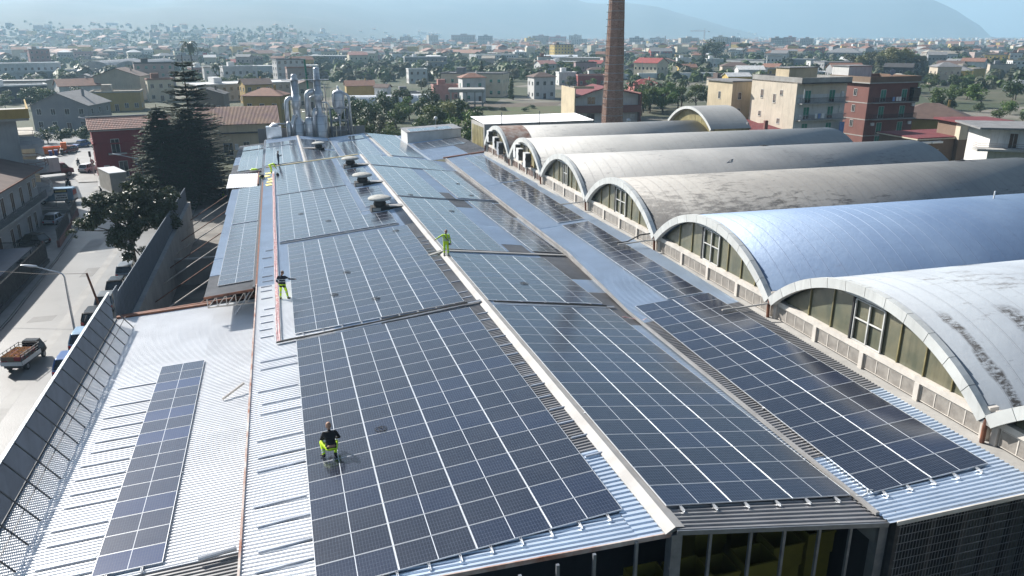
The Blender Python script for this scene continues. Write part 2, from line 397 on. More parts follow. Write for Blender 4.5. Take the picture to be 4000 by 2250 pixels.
rs = [1150 + 4410 * (i / (nr - 1)) ** 1.1 for i in range(nr)] + [6200, 6700]
for r in rs:
    for i in range(na):
        a = -60 + 120 * i / (na - 1); x, y = az_pt(a, r)
        h = hill_h(a, r) if r <= 5561 else hill_h(a, 5560) * (.6 if r < 6400 else -.1)
        mb.v.append((x, y, GZ - 3 + h + (3 if h > 4 else 0)))
for j in range(len(rs) - 1):
    for i in range(na - 1): mb.f.append((j * na + i, j * na + i + 1, (j + 1) * na + i + 1, (j + 1) * na + i)); mb.m.append(0)
mb.build('hills', 'hill_green', smooth=True, kind='structure')
mb = MB(); na = 160; rs = [6800, 7100, 7500, 8000, 8700]
for k, r in enumerate(rs):
    for i in range(na):
        a = -60 + 110 * i / (na - 1); x, y = az_pt(a, r); H = 1.25 * lerp_tab(RIDGE2, a) * (0, .5, 1, .7, 0)[k]
        H += mnoise.fractal(Vector((a * .35, k * .8, 7.7)), 1., 2., 5) * 18 * (0, 1, 1, 1, 0)[k]
        mb.v.append((x, y, GZ - 4 + H))
for j in range(len(rs) - 1):
    for i in range(na - 1): mb.f.append((j * na + i, j * na + i + 1, (j + 1) * na + i + 1, (j + 1) * na + i)); mb.m.append(0)
mb.build('mountain', 'hill_green', smooth=True, kind='structure')
bx(-10000, 10000, -3000, 10000, GZ - 1.6, 450).build('haze', 'haze', kind='stuff')

# ------------------------------------------------------------------ street
road = MB()
def strip(tab, z, m=0, o=None):            # tab: (xl, xr, y)
    o = o if o is not None else MB()
    for (a, b, y0), (c, d, y1) in zip(tab, tab[1:]): o.quad((a, y0, z), (b, y0, z), (d, y1, z), (c, y1, z), m)
    return o
strip([(-24.2, -15.6, -5), (-24.2, -15.6, 56), (-25.0, -15.6, 76), (-26.0, -16.0, 92), (-29.0, -17.0, 104), (-42, -19, 116), (-54, -23, 128), (-58, -31, 140), (-58, -33.5, 152), (-57, -38, 166), (-58, -41.5, 180), (-72, -50, 205), (-110, -88, 240)], GZ + .004, 0, road)
road.build('road', 'asphalt', kind='structure')
strip([(-15.6, -12.4, -5), (-15.6, -12.4, 76), (-16, -12.4, 92), (-17, -12.4, 104), (-19, -13, 112)], GZ + .11).build('pavement', 'pavement', kind='structure')
strip([(-31.5, -24.35, -5), (-31.5, -24.35, 56), (-31.5, -25.15, 76), (-31.5, -26.15, 92), (-34, -29.15, 104), (-44, -42.1, 116)], GZ + .11).build('pavement', 'pavement', kind='structure')
k = MB()
for tab, off in (([(-15.6, -5), (-15.6, 76), (-16, 92), (-17, 104), (-19, 112)], 1), ([(-24.2, -5), (-24.2, 56), (-25, 76), (-26, 92), (-29, 104), (-42, 116)], -1)):
    for (x0, y0), (x1, y1) in zip(tab, tab[1:]): k.bar((x0, y0, GZ + .06), (x1, y1, GZ + .06), .14, .125)
k.build('kerb', 'kerb', kind='structure')
g = MB()
for y0, y1 in ((-5, 30), (30, 60), (60, 92)): strip([(-19.75, -18.95, y0), (-19.75, -18.95, y1 - .05)], GZ + .008, 0, g)
g.build('gutter_strip', 'pavement', kind='structure')
for q, (x0, x1, y0, y1) in enumerate(((-21.2, -19.9, 68, 71.5), (-23.4, -21.6, 78, 85), (-22.6, -20.6, 54.5, 56), (-30, -26, 121, 124), (-20.4, -19.8, 88, 99))):
    strip([(x0, x1, y0), (x0 + .2, x1 + .15, y1)], GZ + .007 + .0005 * q).build('road_patch', 'pavement' if q % 2 else 'asphalt_dark', kind='structure')
strip([(-33.4, -24, 128), (-37.2, -24, 140), (-39, -28, 150), (-42, -32, 170)], GZ + .12).build('pavement', 'pavement', kind='structure')
strip([(-12.3, 2, 34), (-12.3, 2, 116)], GZ + .02).build('yard_floor', 'yard', kind='structure')
strip([(-2, 30, -8), (-2, 30, 30)], GZ + .02).build('shed_floor', 'concrete', kind='structure')
strip([(36, 92, 196), (52, 108, 214), (56, 100, 232), (60, 96, 246)], GZ + .03).build('grass_field', 'grass', kind='structure')
strip([(52, 96, 246.3), (60, 104, 262)], GZ + .03).build('bare_field', 'soil', kind='structure')

# ------------------------------------------------------------------ the factory shed with its ridged metal roof
shed = thing('factory_shed', 'long factory shed with ridged metal roof carrying the solar arrays', 'factory', (0, 0, GZ))
SZ = Vector((0, 0, -GZ))
PROF = [(0, 0), (.055, 0), (.076, .046), (.128, .046), (.15, 0)]
PITCH = .1927
def sheet(fr, a0, a1, b0, b1, m='sheet_light', parent=None, e0=None, h0=-.14, name='roof_sheet', off=SZ):
    A0 = a0 if callable(a0) else (lambda b: a0); A1 = a1 if callable(a1) else (lambda b: a1)
    mb = MB(); k0 = math.floor(b0 / PITCH); n = int((b1 - b0) / PITCH) + 2; bs = []
    for k in range(n):
        for q, h in PROF:
            b = (k0 + k) * PITCH + q
            if b0 <= b <= b1: bs.append((b, h))
    bs = [(b0, 0)] + bs + [(b1, 0)]
    for b, h in bs:
        for a in (A0(b), A1(b)):
            bb = b + (e0(a) * max(0, 1 - (b - b0) / (b1 - b0)) if e0 else 0)
            mb.v.append(tuple(fr.p(a, bb, h0 + h) + off))
    for i in range(len(bs) - 1): mb.f.append((2 * i, 2 * i + 1, 2 * i + 3, 2 * i + 2)); mb.m.append(0)
    return mb.build(name, m, parent)
eA = lambda a: .0 - .132 * (a - 2.7) - .0
eB = lambda a: -.047 * a
eC = lambda a: -.055 * a
L_, W_, D_ = 'sheet_light', 'sheet_white', 'sheet_weathered'
# slope A (left)
for b0, b1 in ((-.45, 10), (10, 20.2), (20.2, 30.8), (30.8, 41), (41, 51.4), (51.4, 61.7), (61.7, 72), (72, 82.8)):
    sheet(FA, -2.12, 2.0, b0, b1, W_ if b1 < 32 else L_, shed, eA if b0 < 0 else None); sheet(FA, 2.0, 9.0 if b1 < 48 else 10.0, b0, b1, L_, shed, eA if b0 < 0 else None)  # near left sheets in white: sun glare on the same metal put into colour
for b0, b1, m in ((-.45, 3.7, L_), (3.7, 20.2, D_), (20.2, 30.8, D_), (30.8, 47.2, D_), (47.2, 51.4, L_)):
    sheet(FA, 9.0, 10.0, b0, b1, m, shed, eA if b0 < 0 else None)
sheet(FA, 4.4, 9.0, 19.75, 20.7, D_, shed, h0=-.128)
# slope B
XV = [(-2.2, 17.25), (18.2, 17.96), (31, 19.2), (83, 21.05)]
xv = lambda y: lerp_tab(XV, y)
aB = lambda b: (xv(b) + .12 - 10.27) * 1.0087
def seg(fr, cuts, a0, a1, e0=None):
    for (b0, m), (b1, _) in zip(cuts, cuts[1:]): sheet(fr, a0, a1, b0, b1, m, shed, e0 if b0 < 0 else None)
seg(FB, [(-1.1, D_), (.8, L_), (10, L_), (20.6, L_), (31, L_), (41.5, L_), (52.6, L_), (62, L_), (73.6, L_), (83.4, L_)], -.2, 6.85, eB)
seg(FB, [(-1.1, D_), (2.4, L_), (17.2, D_), (23.2, L_), (26, D_), (31, D_), (33.4, L_), (46, D_), (52.6, L_), (73.6, L_), (83.4, L_)], 6.85, aB, eB)
for b0, b1, a0, a1 in ((32.2, 35, 4.9, 6.5), (49.4, 53.2, 4.8, 6.4), (53.3, 57, 4.75, 5.75)): sheet(FB, a0, a1, b0, b1, D_, shed, h0=-.126)
# slope C
aC = lambda b: (xv(b - 1.2) - 17.707 - .0397 * b) / .995 - .03
aCr = lambda b: lerp_tab([(0, 5.25), (15, 5.36), (28, 5.6), (43, 5.3), (56, 5.6), (82, 5.4)], b)
seg(FC, [(-1.4, L_), (2.6, D_), (17.4, L_), (28, L_), (39.8, L_), (50, L_), (60.4, L_), (70, L_), (83, L_)], aC, .5, eC)
seg(FC, [(-1.4, L_), (17.4, L_), (39.8, L_), (60.4, L_), (83, L_)], .5, 4.35, eC)
seg(FC, [(-1.4, L_), (6.2, D_), (17.8, L_), (28, L_), (39.8, L_), (60.4, L_), (83, L_)], 4.35, aCr, eC)
# far saw teeth
for b0, b1 in ((83, 98), (98, 114.5)): sheet(FA, -2.3, 3.05, b0, b1, L_, shed)
for fr, a1 in ((F2, 5.0), (F3, 6.15), (F4, 5.15)):
    for b0, b1 in ((.2, 15), (15, 31.5)): sheet(fr, 0, a1, b0, b1, L_, shed)
sheet(F5, 0, 5.6, .2, 31, L_, shed); sheet(F5, 5.6, 8.6, .2, 20, D_, shed)
# ridge caps
def ridge(fr1, a1, fr2, a2, b0, b1, db, w=.31, n=6.2, h=-.075):
    b = b0
    while b < b1 - .2:
        e = min(b + n, b1); mb = MB()
        for (p, q) in ((0, 0),):
            l0, l1 = fr1.p(a1 - w, b, h) + SZ, fr1.p(a1 - w, e + .06, h) + SZ
            c0, c1 = [(fr1.p(a1, q_, h) + fr2.p(a2, q_ + db, h)) / 2 + SZ for q_ in (b, e + .06)]
            for c_, q_ in ((c0, b), (c1, e + .06)): c_.z = max(fr1.p(a1, q_, h).z, fr2.p(a2, q_ + db, h).z) - GZ + .025
            r0, r1 = fr2.p(a2 + w, b + db, h) + SZ, fr2.p(a2 + w, e + .06 + db, h) + SZ
            t = Vector((0, 0, -.03))
            mb.quad(l0, c0, c1, l1); mb.quad(c0, r0, r1, c1); mb.quad(l0 + t, l0, l1, l1 + t); mb.quad(r0, r0 + t, r1 + t, r1)
            mb.quad(l0 + t, r0 + t, c0 + t, c0); mb.quad(l0, l0 + t, c0 + t, c0)
        mb.build('ridge_cap', 'flashing', shed)
        b = e
ridge(FA, 10.08, FB, -.22, -1.5, 82.8, .5)
ridge(FA, 3.07, F2, 0, 83, 114.5, -83, n=8)
ridge(F3, 6.13, F4, 0, .2, 31.5, 0, n=8)
# valley gutters and the board under slope C
mb = MB()
ys = [-2.1, 8, 18.2, 24, 31, 44, 57, 70, 82.5]
for y0, y1 in zip(ys, ys[1:]):
    for q, (w, hh) in enumerate((( .16, .10),)):
        a = FC.p(aC(y0 + 1.2), y0 + 1.2, -.12) + SZ; b = FC.p(aC(y1 + 1.2), y1 + 1.2, -.12) + SZ
        mb.bar(a + Vector((-.06, 0, .03)), b + Vector((-.06, 0, .03)), .13, .11)
        a2 = Vector((a.x, a.y, a.z - 1.1)); b2 = Vector((b.x, b.y, b.z - 1.1)); mb.quad(a2, a, b, b2)
mb.build('valley_gutter', 'flashing', shed)
mb = MB()
for fr, a in ((F2, 5.0), (F4, 5.15)): mb.bar(fr.p(a, .2, -.09) + SZ, fr.p(a, 31.4, -.09) + SZ, .34, .05)
mb.build('valley_gutter', 'galvanised', shed)
# left eave: flashing, gutter and dark wall down to the low roof
for y0, y1 in ((-.3, 6.3), (6.3, 12.8), (12.8, 19.4), (19.4, 31.3)):
    a, b = FA.p(-2.15, y0, -.13) + SZ, FA.p(-2.15, y1 - .02, -.13) + SZ
    MB().bar(a, b, .07, .22).build('eave_flashing', 'rusty_white', shed)
for y0, y1 in ((31.3, 45), (45, 58.5), (58.5, 72), (72, 83), (83, 98), (98, 114.5)):
    a, b = FA.p(-2.18, y0, -.16) + SZ, FA.p(-2.18, y1 - .02, -.16) + SZ
    MB().bar(a, b, .12, .16).build('eave_flashing', 'rust' if y0 < 72 else 'dark_steel', shed)
    MB().bar(a + Vector((-.16, 0, -.08)), b + Vector((-.16, 0, -.08)), .16, .10).build('gutter', 'dark_steel', shed)
MB().prism([(-2.05, 0, 0), (-2.05, 114, 0), (-2.05, 114, 7.7), (-2.05, 0, 9.08)], (.2, 0, 0)).build('wall', 'wall_grey', shed)
bx(-1.85, 22, 114.0, 114.3, 0, 7.6).build('wall', 'wall_grey', shed)
bx(-1.84, 24, 9, 9.3, 0, 9).build('wall', 'wall_dark', shed)  # back wall in a near-black tone that puts the interior shade into colour
# step between the near roof and the lower far teeth
mb = MB()
mb.quad(FA.p(3, 82.8, -.16) + SZ, FA.p(10, 82.8, -.16) + SZ, Vector((10, 83.0, 7.6)), Vector((3, 83.0, 7.6)))
mb.quad(FB.p(-.2, 83.2, -.16) + SZ, FB.p(11, 83.2, -.16) + SZ, Vector((21, 83.6, 7.4)), Vector((10, 83.6, 7.4)))
mb.quad(FC.p(0, 83, -.16) + SZ, FC.p(4.9, 83, -.16) + SZ, Vector((26, 83.4, 7.4)), Vector((21, 83.4, 7.4)))
mb.build('step_wall', 'wall_grey', shed)
MB().bar(FA.p(-1.9, 82.7, -.05) + SZ, FA.p(9.6, 82.9, -.05) + SZ, .22, .12).build('trim_strip', 'yellow_trim', shed)
MB().bar(FC.p(-.4, 82.9, .0) + SZ, FC.p(5.3, 83.6, .0) + SZ, .32, .14).build('trim_strip', 'rust', shed, label='rust red capping where the near roof meets the far roof')
# front: fascia, posts, brown beam, mesh screen, interior
def fascia(fr, a0, a1, bf, m):
    mb = MB(); q0, q1 = fr.p(a0, bf(a0), -.19) + SZ, fr.p(a1, bf(a1), -.19) + SZ
    mb.bar(q0, q1, .05, .15); mb.build('front_fascia', m, shed)
fascia(FA, 1.0, 10.0, lambda a: -.47 + eA(a), 'rusty_white'); fascia(FB, -.2, 7.1, lambda a: -1.12 + eB(a), 'grey_steel'); fascia(FC, -.2, 6.5, lambda a: -1.42 + eC(a), 'cream_paint')
for x, w in ((5.4, .09), (6.5, .09), (7.6, .09), (8.9, .09), (10.1, .34), (11.3, .09), (12.7, .09), (13.9, .09), (15.2, .09), (16.4, .09), (17.55, .34)):
    top = 9.45 + (.098 * x if x < 10 else .98 - .132 * (x - 10.1)) - .12
    bx(x - w / 2, x + w / 2, -1.35 - w / 2, -1.35 + w / 2, 0, top).build('post', 'grey_steel', shed)
for i, x in enumerate((17.9, 19.3, 20.6, 21.8, 22.8, 23.6, 24.4)):
    bx(x - .11, x + .11, -1.75, -1.55, 0, 9.62 + .09 * (x - 17.7)).build('post', 'dark_steel', shed)
mb = MB()
for i in range(60):
    x = 17.75 + i * .125; mb.bar((x, -1.95, 0), (x, -1.95, 9.35 + .09 * (x - 17.7)), .016, .016)
for j in range(30):
    mb.bar((17.7, -1.95, .3 + j * .31), (25.2, -1.95, .3 + j * .31), .018, .018)
mb.build('wire_mesh', 'grey_steel', shed, kind='stuff')
bx(20.6, 20.75, -1.4, 8, 0, 9.6).build('partition', 'wall_dark', shed)
mb = MB()
for i in range(44): mb.box(20.9 + i * .11, 20.97 + i * .11, 2.0, 2.05, 2.2, 9.0)
mb.build('louvre_screen', 'sheet_light', shed, kind='stuff')
bx(24.3, 24.5, -1.2, 9, 0, 9.0).build('wall', 'concrete_pale', shed)
for i, (x, y, zz, w) in enumerate(((11.2, 1.6, 5.9, 1.3), (12.7, 1.5, 5.9, 1.4), (14.2, 1.9, 5.4, 1.3), (15.7, 1.8, 5.6, 1.4), (17.1, 2.2, 5.8, 1.3), (14.9, 4.0, 5.9, 1.4), (16.6, 4.2, 5.9, 1.3), (18.7, 2.4, 5.9, 1.2))):
    m = MB(); h = 1.0; t = .05
    for q in ((0, w, 0, t), (0, w, 1.1 - t, 1.1), (0, t, t, 1.1 - t), (w - t, w, t, 1.1 - t)): m.box(*q, 0, h)
    m.box(t, w - t, t, 1.1 - t, .05, .12); m.box(-.03, w + .03, -.03, 0, h - .1, h)
    o = m.build('storage_bin', 'crate_yellow', loc=(x - w / 2, y, GZ + zz - 1.0))
    st = bx(x - w / 2 + .05, x + w / 2 - .05, y + .05, y + 1.0, 0, zz - 1.02)
    o['group'] = 'yellow bins in the dark shed front'; o['category'] = 'bin'
    o['label'] = ('leftmost yellow bin in the dark shed front, just right of the thick ridge post', 'yellow bin in the dark shed front, second from the ridge post', 'lower yellow bin in the middle of the dark shed front', 'yellow bin in the dark shed front, fourth from the ridge post', 'yellow bin in the front row beside the thick valley post', 'left yellow bin of the two standing deeper in the shed', 'right yellow bin of the two standing deeper in the shed', 'yellow bin behind the wire mesh right of the valley post')[i]
    st.build('bin_stack', 'crate_yellow', o).location = (-(x - w / 2), -y, -(zz - 1.0))

# ------------------------------------------------------------------ solar arrays
PXL, PYW = 2.279, 1.156
PL, PW = 2.262, 1.140
def pmesh(full, cm='solar_cells'):
    mb = MB(); x, y = PL / 2, PW / 2; fx, fy = .018, .0115
    mb.box(-x + fx, x - fx, -y + fy, y - fy, -.034, 0, 0)
    fr = mb if full else MB(); m = 1 if full else 0
    fr.box(-x, -x + fx, -y, y, -.036, .004, m); fr.box(x - fx, x, -y, y, -.036, .004, m)
    fr.box(-x + fx, x - fx, -y, -y + fy, -.036, .003, m); fr.box(-x + fx, x - fx, y - fy, y, -.036, .003, m)
    if full: return mb.mesh('solar_panel', [cm, 'aluminium'])
    return mb.mesh('solar_panel', [cm]), fr.mesh('frame', ['aluminium'])
P_FULL = pmesh(True); P_GLASS, P_FRAME = pmesh(False); P_BLUE = pmesh(False, 'solar_cells_blue')[0]
RAIL = bx(-.014, .014, 0, 1.156, -.03, -.002).mesh('rail', ['aluminium'])
STUBS = {}
def array(fr, a0, b0, nc, nr, label, near=False, skip=None, stubs=(), clamps=0, group='solar arrays on the shed roof', glass=None):
    t = thing('solar_array', label, 'solar panels', mtx=fr.mtx(a0, b0), group=group)
    for i in range(nc):
        for j in range(nr):
            if skip and skip(i, j): continue
            o = put('solar_panel', (glass or P_GLASS) if near else P_FULL, t, loc=((i + .5) * PXL, (j + .5) * PYW, random.uniform(-.002, .002)))
            o.rotation_euler = (random.gauss(0, .0012), random.gauss(0, .0012), 0)
            if near: put('frame', P_FRAME, o)
    mb = MB()
    for i in range(1, nc): mb.box(i * PXL - .0085, i * PXL + .0085, 0, nr * PYW, -.05, -.003)
    mb.box(-.05, nc * PXL + .05, nr * PYW * .33, nr * PYW * .33 + .04, -.10, -.04)
    mb.build('column_rail', 'aluminium', t)
    for a, b, y0 in stubs:
        key = (round(b - a, 2),)
        if key not in STUBS:
            m = MB(); w = b - a
            m.prism([(0, -.045, -.075), (0, .045, -.075), (0, .03, -.005), (0, -.03, -.005)], (w, 0, 0)); STUBS[key] = m.mesh('rail_stub', ['rail_grey'])
        for j in range(int((nr * PYW - y0) / PYW) + 1):
            if random.random() < .18: continue
            put('rail_stub', STUBS[key], t, loc=(a + random.uniform(-.12, .12), y0 + j * PYW - .09 + random.choice((0, 0, .19, -.19)), -.03))
    if clamps:
        mb = MB(); mb.box(-.03, .03, -.30, .02, -.09, -.055); mb.box(-.03, -.018, -.28, .0, -.055, -.01); mb.box(.018, .03, -.28, .0, -.055, -.01)
        me = mb.mesh('end_clamp', ['aluminium'])
        for c in range(clamps): put('end_clamp', me, t, loc=((c + .42) * nc * PXL / clamps, 0, 0))
    return t
array(FA, 0, 0, 4, 17, 'nearest large array of four columns with a man crouching on it', True, stubs=((-1.72, -.02, .6), (9.14, 9.75, 3.6)), clamps=10)
array(FB, 0, 0, 3, 17, 'dark array of three columns right of the pale ridge nearest the shed front', True, clamps=6)
array(FC, 0, 0, 2, 17, 'nearest array of two columns beside the vaulted halls', True, clamps=5)
array(FL, 0, 0, 1, 16, 'single column of panels on the low white roof', True, stubs=((-1.95, -.02, .35), ), clamps=2, glass=P_BLUE)
array(FA, -.04, 20.75, 4, 17, 'second big array of four columns beside the man in the dark jacket', True, stubs=((-1.72, -1.05, .6), (9.2, 9.75, .6)), clamps=9)
array(FB, 0, 20.6, 3, 9, 'small array of three columns just before the worker in yellow', True, clamps=5)
array(FA, -.6, 41.8, 4, 17, 'third array left of the nearest roof ventilator with a short fourth column', skip=lambda i, j: i == 3 and j > 3, clamps=8)
array(FB, 0, 32.4, 2, 17, 'array of two columns right behind the pointing worker in yellow')
array(FB, 6.7, 33.0, 1, 17, 'narrow single column beside the valley behind the pointing worker')
array(FA, -.7, 62.0, 3, 17, 'fourth array by the bending worker and the yellow boards')
array(FA, 6.88, 49.65, 1, 8, 'short column between the first and second ventilator')
array(FA, 6.8, 62.5, 1, 8, 'short column between the second and third ventilator')
array(FA, 6.8, 75.2, 1, 6, 'shortest column behind the third ventilator')
array(FB, 0, 53.0, 2, 17, 'array of two columns right of the ridge opposite the second ventilator')
array(FB, 6.05, 54.2, 2, 17, 'array of two columns along the valley opposite the second ventilator')
array(FB, 0, 73.6, 4, 8, 'wide short array of four columns at the end of the near roof')
array(FC, 2.1, 19.9, 1, 17, 'dark single column in the middle of the blue roof by the vaults')
array(FC, 2.1, 40.6, 1, 17, 'pale single column farther along the blue roof by the vaults')
array(FC, 2.1, 61.1, 1, 17, 'last single column on the blue roof before the rust red capping')
array(FL2, 0, .4, 1, 16, 'panel column on the rusty edged lean-to roof above the yard')
array(FL2, 0, 19.5, 1, 16, 'farther panel column on the lean-to roof before the white sheeting')
array(FL2, -.75, 51.5, 2, 22, 'far array on the last lean-to roof beside the beige house', skip=lambda i, j: j == 17)
array(FA, -2.05, 84.0, 2, 21, 'far left array behind the standing man with the phone', skip=lambda i, j: j == 16)
array(F2, .32, 2.0, 2, 10, 'brownish reflecting array in front of the farthest ventilator')
array(F2, .32, 15.8, 2, 9, 'brownish reflecting array behind the farthest ventilator')
array(F3, .7, 3.0, 2, 17, 'far array left of the second ridge reflecting the steel towers')
array(F3, 2.9, 24.2, 1, 4, 'smallest array of four panels below the steel towers')
array(F4, .2, 2.0, 2, 17, 'far array on the right of the second ridge')
array(F4, .2, 21.3, 2, 8, 'farthest array next to the small metal cabin', clamps=0)
array(F5, .55, 11.2, 3, 6, 'square array in front of the small metal cabin')

# low white roof on the left
low = thing('low_shed', 'low lean-to shed with bright white corrugated roof by the street fence', 'shed', (0, 0, GZ))
for a0, a1 in ((-4.05, -1.3), (-1.3, 2.2), (2.2, 5.0)):
    for b0, b1 in ((-.3, 9.5), (9.5, 19.3), (19.3, 28.8)): sheet(FL, a0, a1, b0, b1, W_, low)
for a0, a1 in ((-4.05, 0.4), (.4, 5.0)): sheet(FL, a0, a1, -9, -.3, W_ if a0 < 0 else D_, low)
bx(-11.3, -11.1, -2, 35.4, 0, 5.9).build('wall', 'wall_grey', low); bx(-11.1, -2.2, 35.2, 35.4, 0, 5.9).build('wall', 'wall_grey', low)
MB().bar(FL.p(-4.05, 28.85, -.02) + SZ, FL.p(1.9, 28.95, -.02) + SZ, .30, .14).build('rust_beam', 'rust', low)
MB().bar(FL.p(-4.05, 29.2, -.1) + SZ, FL.p(4.9, 29.5, -.05) + SZ, .16, .2).build('rust_beam', 'rust', low)
MB().bar(FL.p(-4.12, -9, -.06) + SZ, FL.p(-4.12, 28.6, -.06) + SZ, .2, .14).build('gutter', 'dark_steel', low)
p = FL.p(3.65, 26.0, -.06); MB().tube([p + SZ, p + SZ + Vector((1.15, .5, 1.55))], .055, 8).build('strut', 'galvanised', low)
MB().tube([FL.p(3.55, 12.7, .0) + SZ, FL.p(4.6, 13.5, .32) + SZ], .06, 8).build('strut', 'cream_paint', low)
MB().tube([FL.p(4.75, -.3, .1) + SZ, FL.p(3.5, -.5, .12) + SZ], .09, 8).build('drain_pipe', 'galvanised', low)

# perforated street screen leaning on braces, panel by panel
screen = thing('street_screen', 'tall dark louvred metal screen on braces along the street side of the low roof', 'screen fence', (0, 0, GZ))
ye = [8.11 + 1.565 * k for k in range(-8, 17)]
mb = MB(); nl = 27
for i in range(nl):
    z = 6.04 + i * .082
    mb.add([(-11.44, 0, z + .075), (-11.44, 1.5, z + .075), (-11.34, 1.5, z + .002), (-11.34, 0, z + .002), (-11.446, 0, z + .068), (-11.446, 1.5, z + .068), (-11.346, 1.5, z - .005), (-11.346, 0, z - .005)], [(0, 3, 2, 1), (4, 5, 6, 7), (0, 1, 5, 4), (3, 7, 6, 2)])
sc_me = mb.mesh('screen_panel', ['fence_blue'])
frm = MB()
frm.box(-11.46, -11.32, 0, 1.5, 8.26, 8.30); frm.box(-11.46, -11.32, 0, 1.5, 5.98, 6.03)
frm.m[6:12] = [1] * 6; fr_me = frm.mesh('panel_frame', ['fence_rail', 'fence_blue'])
br = MB(); br.bar((-11.36, 0, 8.2), (-9.92, 0, 6.17), .05); br.bar((-9.95, 0, 6.12), (-9.2, 0, 6.18), .10, .08)
br_me = br.mesh('brace', ['dark_steel'])
for y in ye:
    o = put('screen_panel', sc_me, screen, loc=(0, y, -.0055 * (y - 8))); put('panel_frame', fr_me, o); put('brace', br_me, screen, loc=(0, y, -.006 * (y - 8)))
for x, z in ((-10.42, 6.85), (-9.95, 6.2)): MB().bar((x, -4, z + .08), (x, 33.6, z - .12), .035).build('tie_rail', 'dark_steel', screen)

# lean-to roofs above the yard
lean = thing('lean_to_roof', 'long lean-to canopy with rusty front edge over the yard', 'canopy', (0, 0, GZ))
for b0, b1, m in ((-1.4, 3.4, D_), (3.4, 8, L_), (8, 16, L_), (16, 25, L_), (25, 33, L_), (33, 38.5, L_)): sheet(FL2, -.72 if b0 < 25 else -.85, 2.25, b0, b1, m, lean)
MB().bar(FL2.p(-.75, -1.45, -.16) + SZ, FL2.p(2.3, -1.45, -.16) + SZ, .05, .16).build('front_edge', 'rust', lean)
t0, t1 = FL2.p(-.6, -1.2, -.25) + SZ, FL2.p(2.3, -1.2, -.25) + SZ
mb = MB(); d = Vector((0, 0, -.85)); mb.bar(t0, t1, .08); mb.bar(t0 + d * .75, t1 + d, .08)
n = 5
for i in range(n):
    a = t0.lerp(t1, i / n); b = t0.lerp(t1, (i + 1) / n); lo = lambda p: p + d * (.75 + .25 * (p.x - t0.x) / (t1.x - t0.x))
    mb.bar(a, lo(a), .05); mb.bar(lo(a), b, .05)
mb.build('truss', 'cream_paint', lean)
bx(-4.2, -4.05, 38, 70.5, 0, 7.6).build('wall', 'wall_dark', lean)
lean2 = thing('lean_to_roof', 'far grey lean-to roof beside the beige house with tiled roof', 'canopy', (0, 0, GZ))
for b0, b1, m in ((49.8, 58, D_), (58, 66, L_), (66, 80, D_)): sheet(FL2, -1.55, 2.25, b0, b1, m, lean2)
MB().bar(FL2.p(-1.55, 49.75, -.2) + SZ, FL2.p(2.25, 49.75, -.2) + SZ, .06, .25).build('front_edge', 'wall_mauve', lean2)
bx(-5.9, -2.2, 83.4, 83.6, 0, 7.3).build('wall', 'wall_mauve', lean2); bx(-6.0, -5.8, 83.6, 112, 0, 7.0).build('wall', 'wall_grey', lean2)
wsh = thing('white_canopy', 'small bright white corrugated canopy between the two lean-to roofs', 'canopy', (0, 0, GZ))
mb = MB(); k = 0; x = -6.1
while x < -2.6:
    for q, h in PROF:
        mb.v += [(x + q, 73.5, 7.55 + h), (x + q, 81.8, 7.75 + h)]
    x += PITCH
mb.f = [(2 * i, 2 * i + 2, 2 * i + 3, 2 * i + 1) for i in range(len(mb.v) // 2 - 1)]; mb.m = [0] * len(mb.f)
mb.build('roof_sheet', 'sheet_white', wsh); bx(-6.1, -5.95, 73.6, 81.7, 0, 7.45).build('wall', 'wall_dark', wsh); bx(-2.75, -2.6, 73.4, 81.8, 7.2, 7.9).build('rust_edge', 'rust', wsh)

# cable trays, hose channel, planks
def tray(label, pts, w, h, m, inner=None):
    t = thing('cable_tray', label, 'cable tray', (0, 0, 0)); mb = MB()
    for a, b in zip(pts, pts[1:]):
        a, b = Vector(a), Vector(b); s = (b - a).normalized().cross(Vector((0, 0, 1))) * w / 2
        mb.bar(a, b, w, .012); mb.bar(a + s, b + s, .012, h); mb.bar(a - s, b - s, .012, h)
    mb.build('channel', m, t)
    if inner:
        for k in range(3):
            s = (Vector(pts[1]) - Vector(pts[0])).normalized().cross(Vector((0, 0, 1))) * (k - 1) * w * .26
            q = []
            for a, b in zip(pts, pts[1:]):
                for i in range(14): q.append(Vector(a).lerp(Vector(b), i / 14) + s + Vector((random.uniform(-.03, .03), 0, .03 + random.uniform(0, .03))))
            MB().tube(q, .028, 6).build('cable', inner, t)
    return t
tray('white channel with red cables running along the left slope', [FA.p(-.85, 19.9, .0), FA.p(-.95, 50, .0), FA.p(-1.0, 78.5, .0)], .26, .09, 'white_plastic', 'red_cable')
tray('steel cable tray crossing the roof in front of the second big array', [FA.p(-.95, 19.85, .0), FA.p(9.9, 20.25, .03)], .22, .07, 'galvanised', 'black_rubber')
tray('steel cable tray right of the ridge in front of the small three column array', [FB.p(.2, 20.1, .02), FB.p(7.3, 20.0, .0)], .24, .07, 'galvanised', 'black_rubber')
tray('pale walk plank across the slope beside the pointing worker', [FB.p(.1, 31.75, .0), FB.p(8.9, 32.2, .0)], .42, .05, 'flashing')
tray('pale plank on the left slope beside the pointing worker', [FA.p(9.0, 30.9, .0), FA.p(10.0, 31.2, .06)], .30, .05, 'flashing')
tray('dark tray between the second and third array of the left slope', [FA.p(-.6, 41.2, -.03), FA.p(8.6, 41.3, -.03)], .22, .07, 'grey_steel')
tray('dark tray between the third and fourth array of the left slope', [FA.p(-.6, 61.7, -.03), FA.p(6.2, 61.75, -.03)], .2, .07, 'grey_steel')
tray('tray across the right slope opposite the second ventilator', [FB.p(.1, 52.6, -.02), FB.p(10.6, 53.4, -.02)], .24, .07, 'grey_steel')
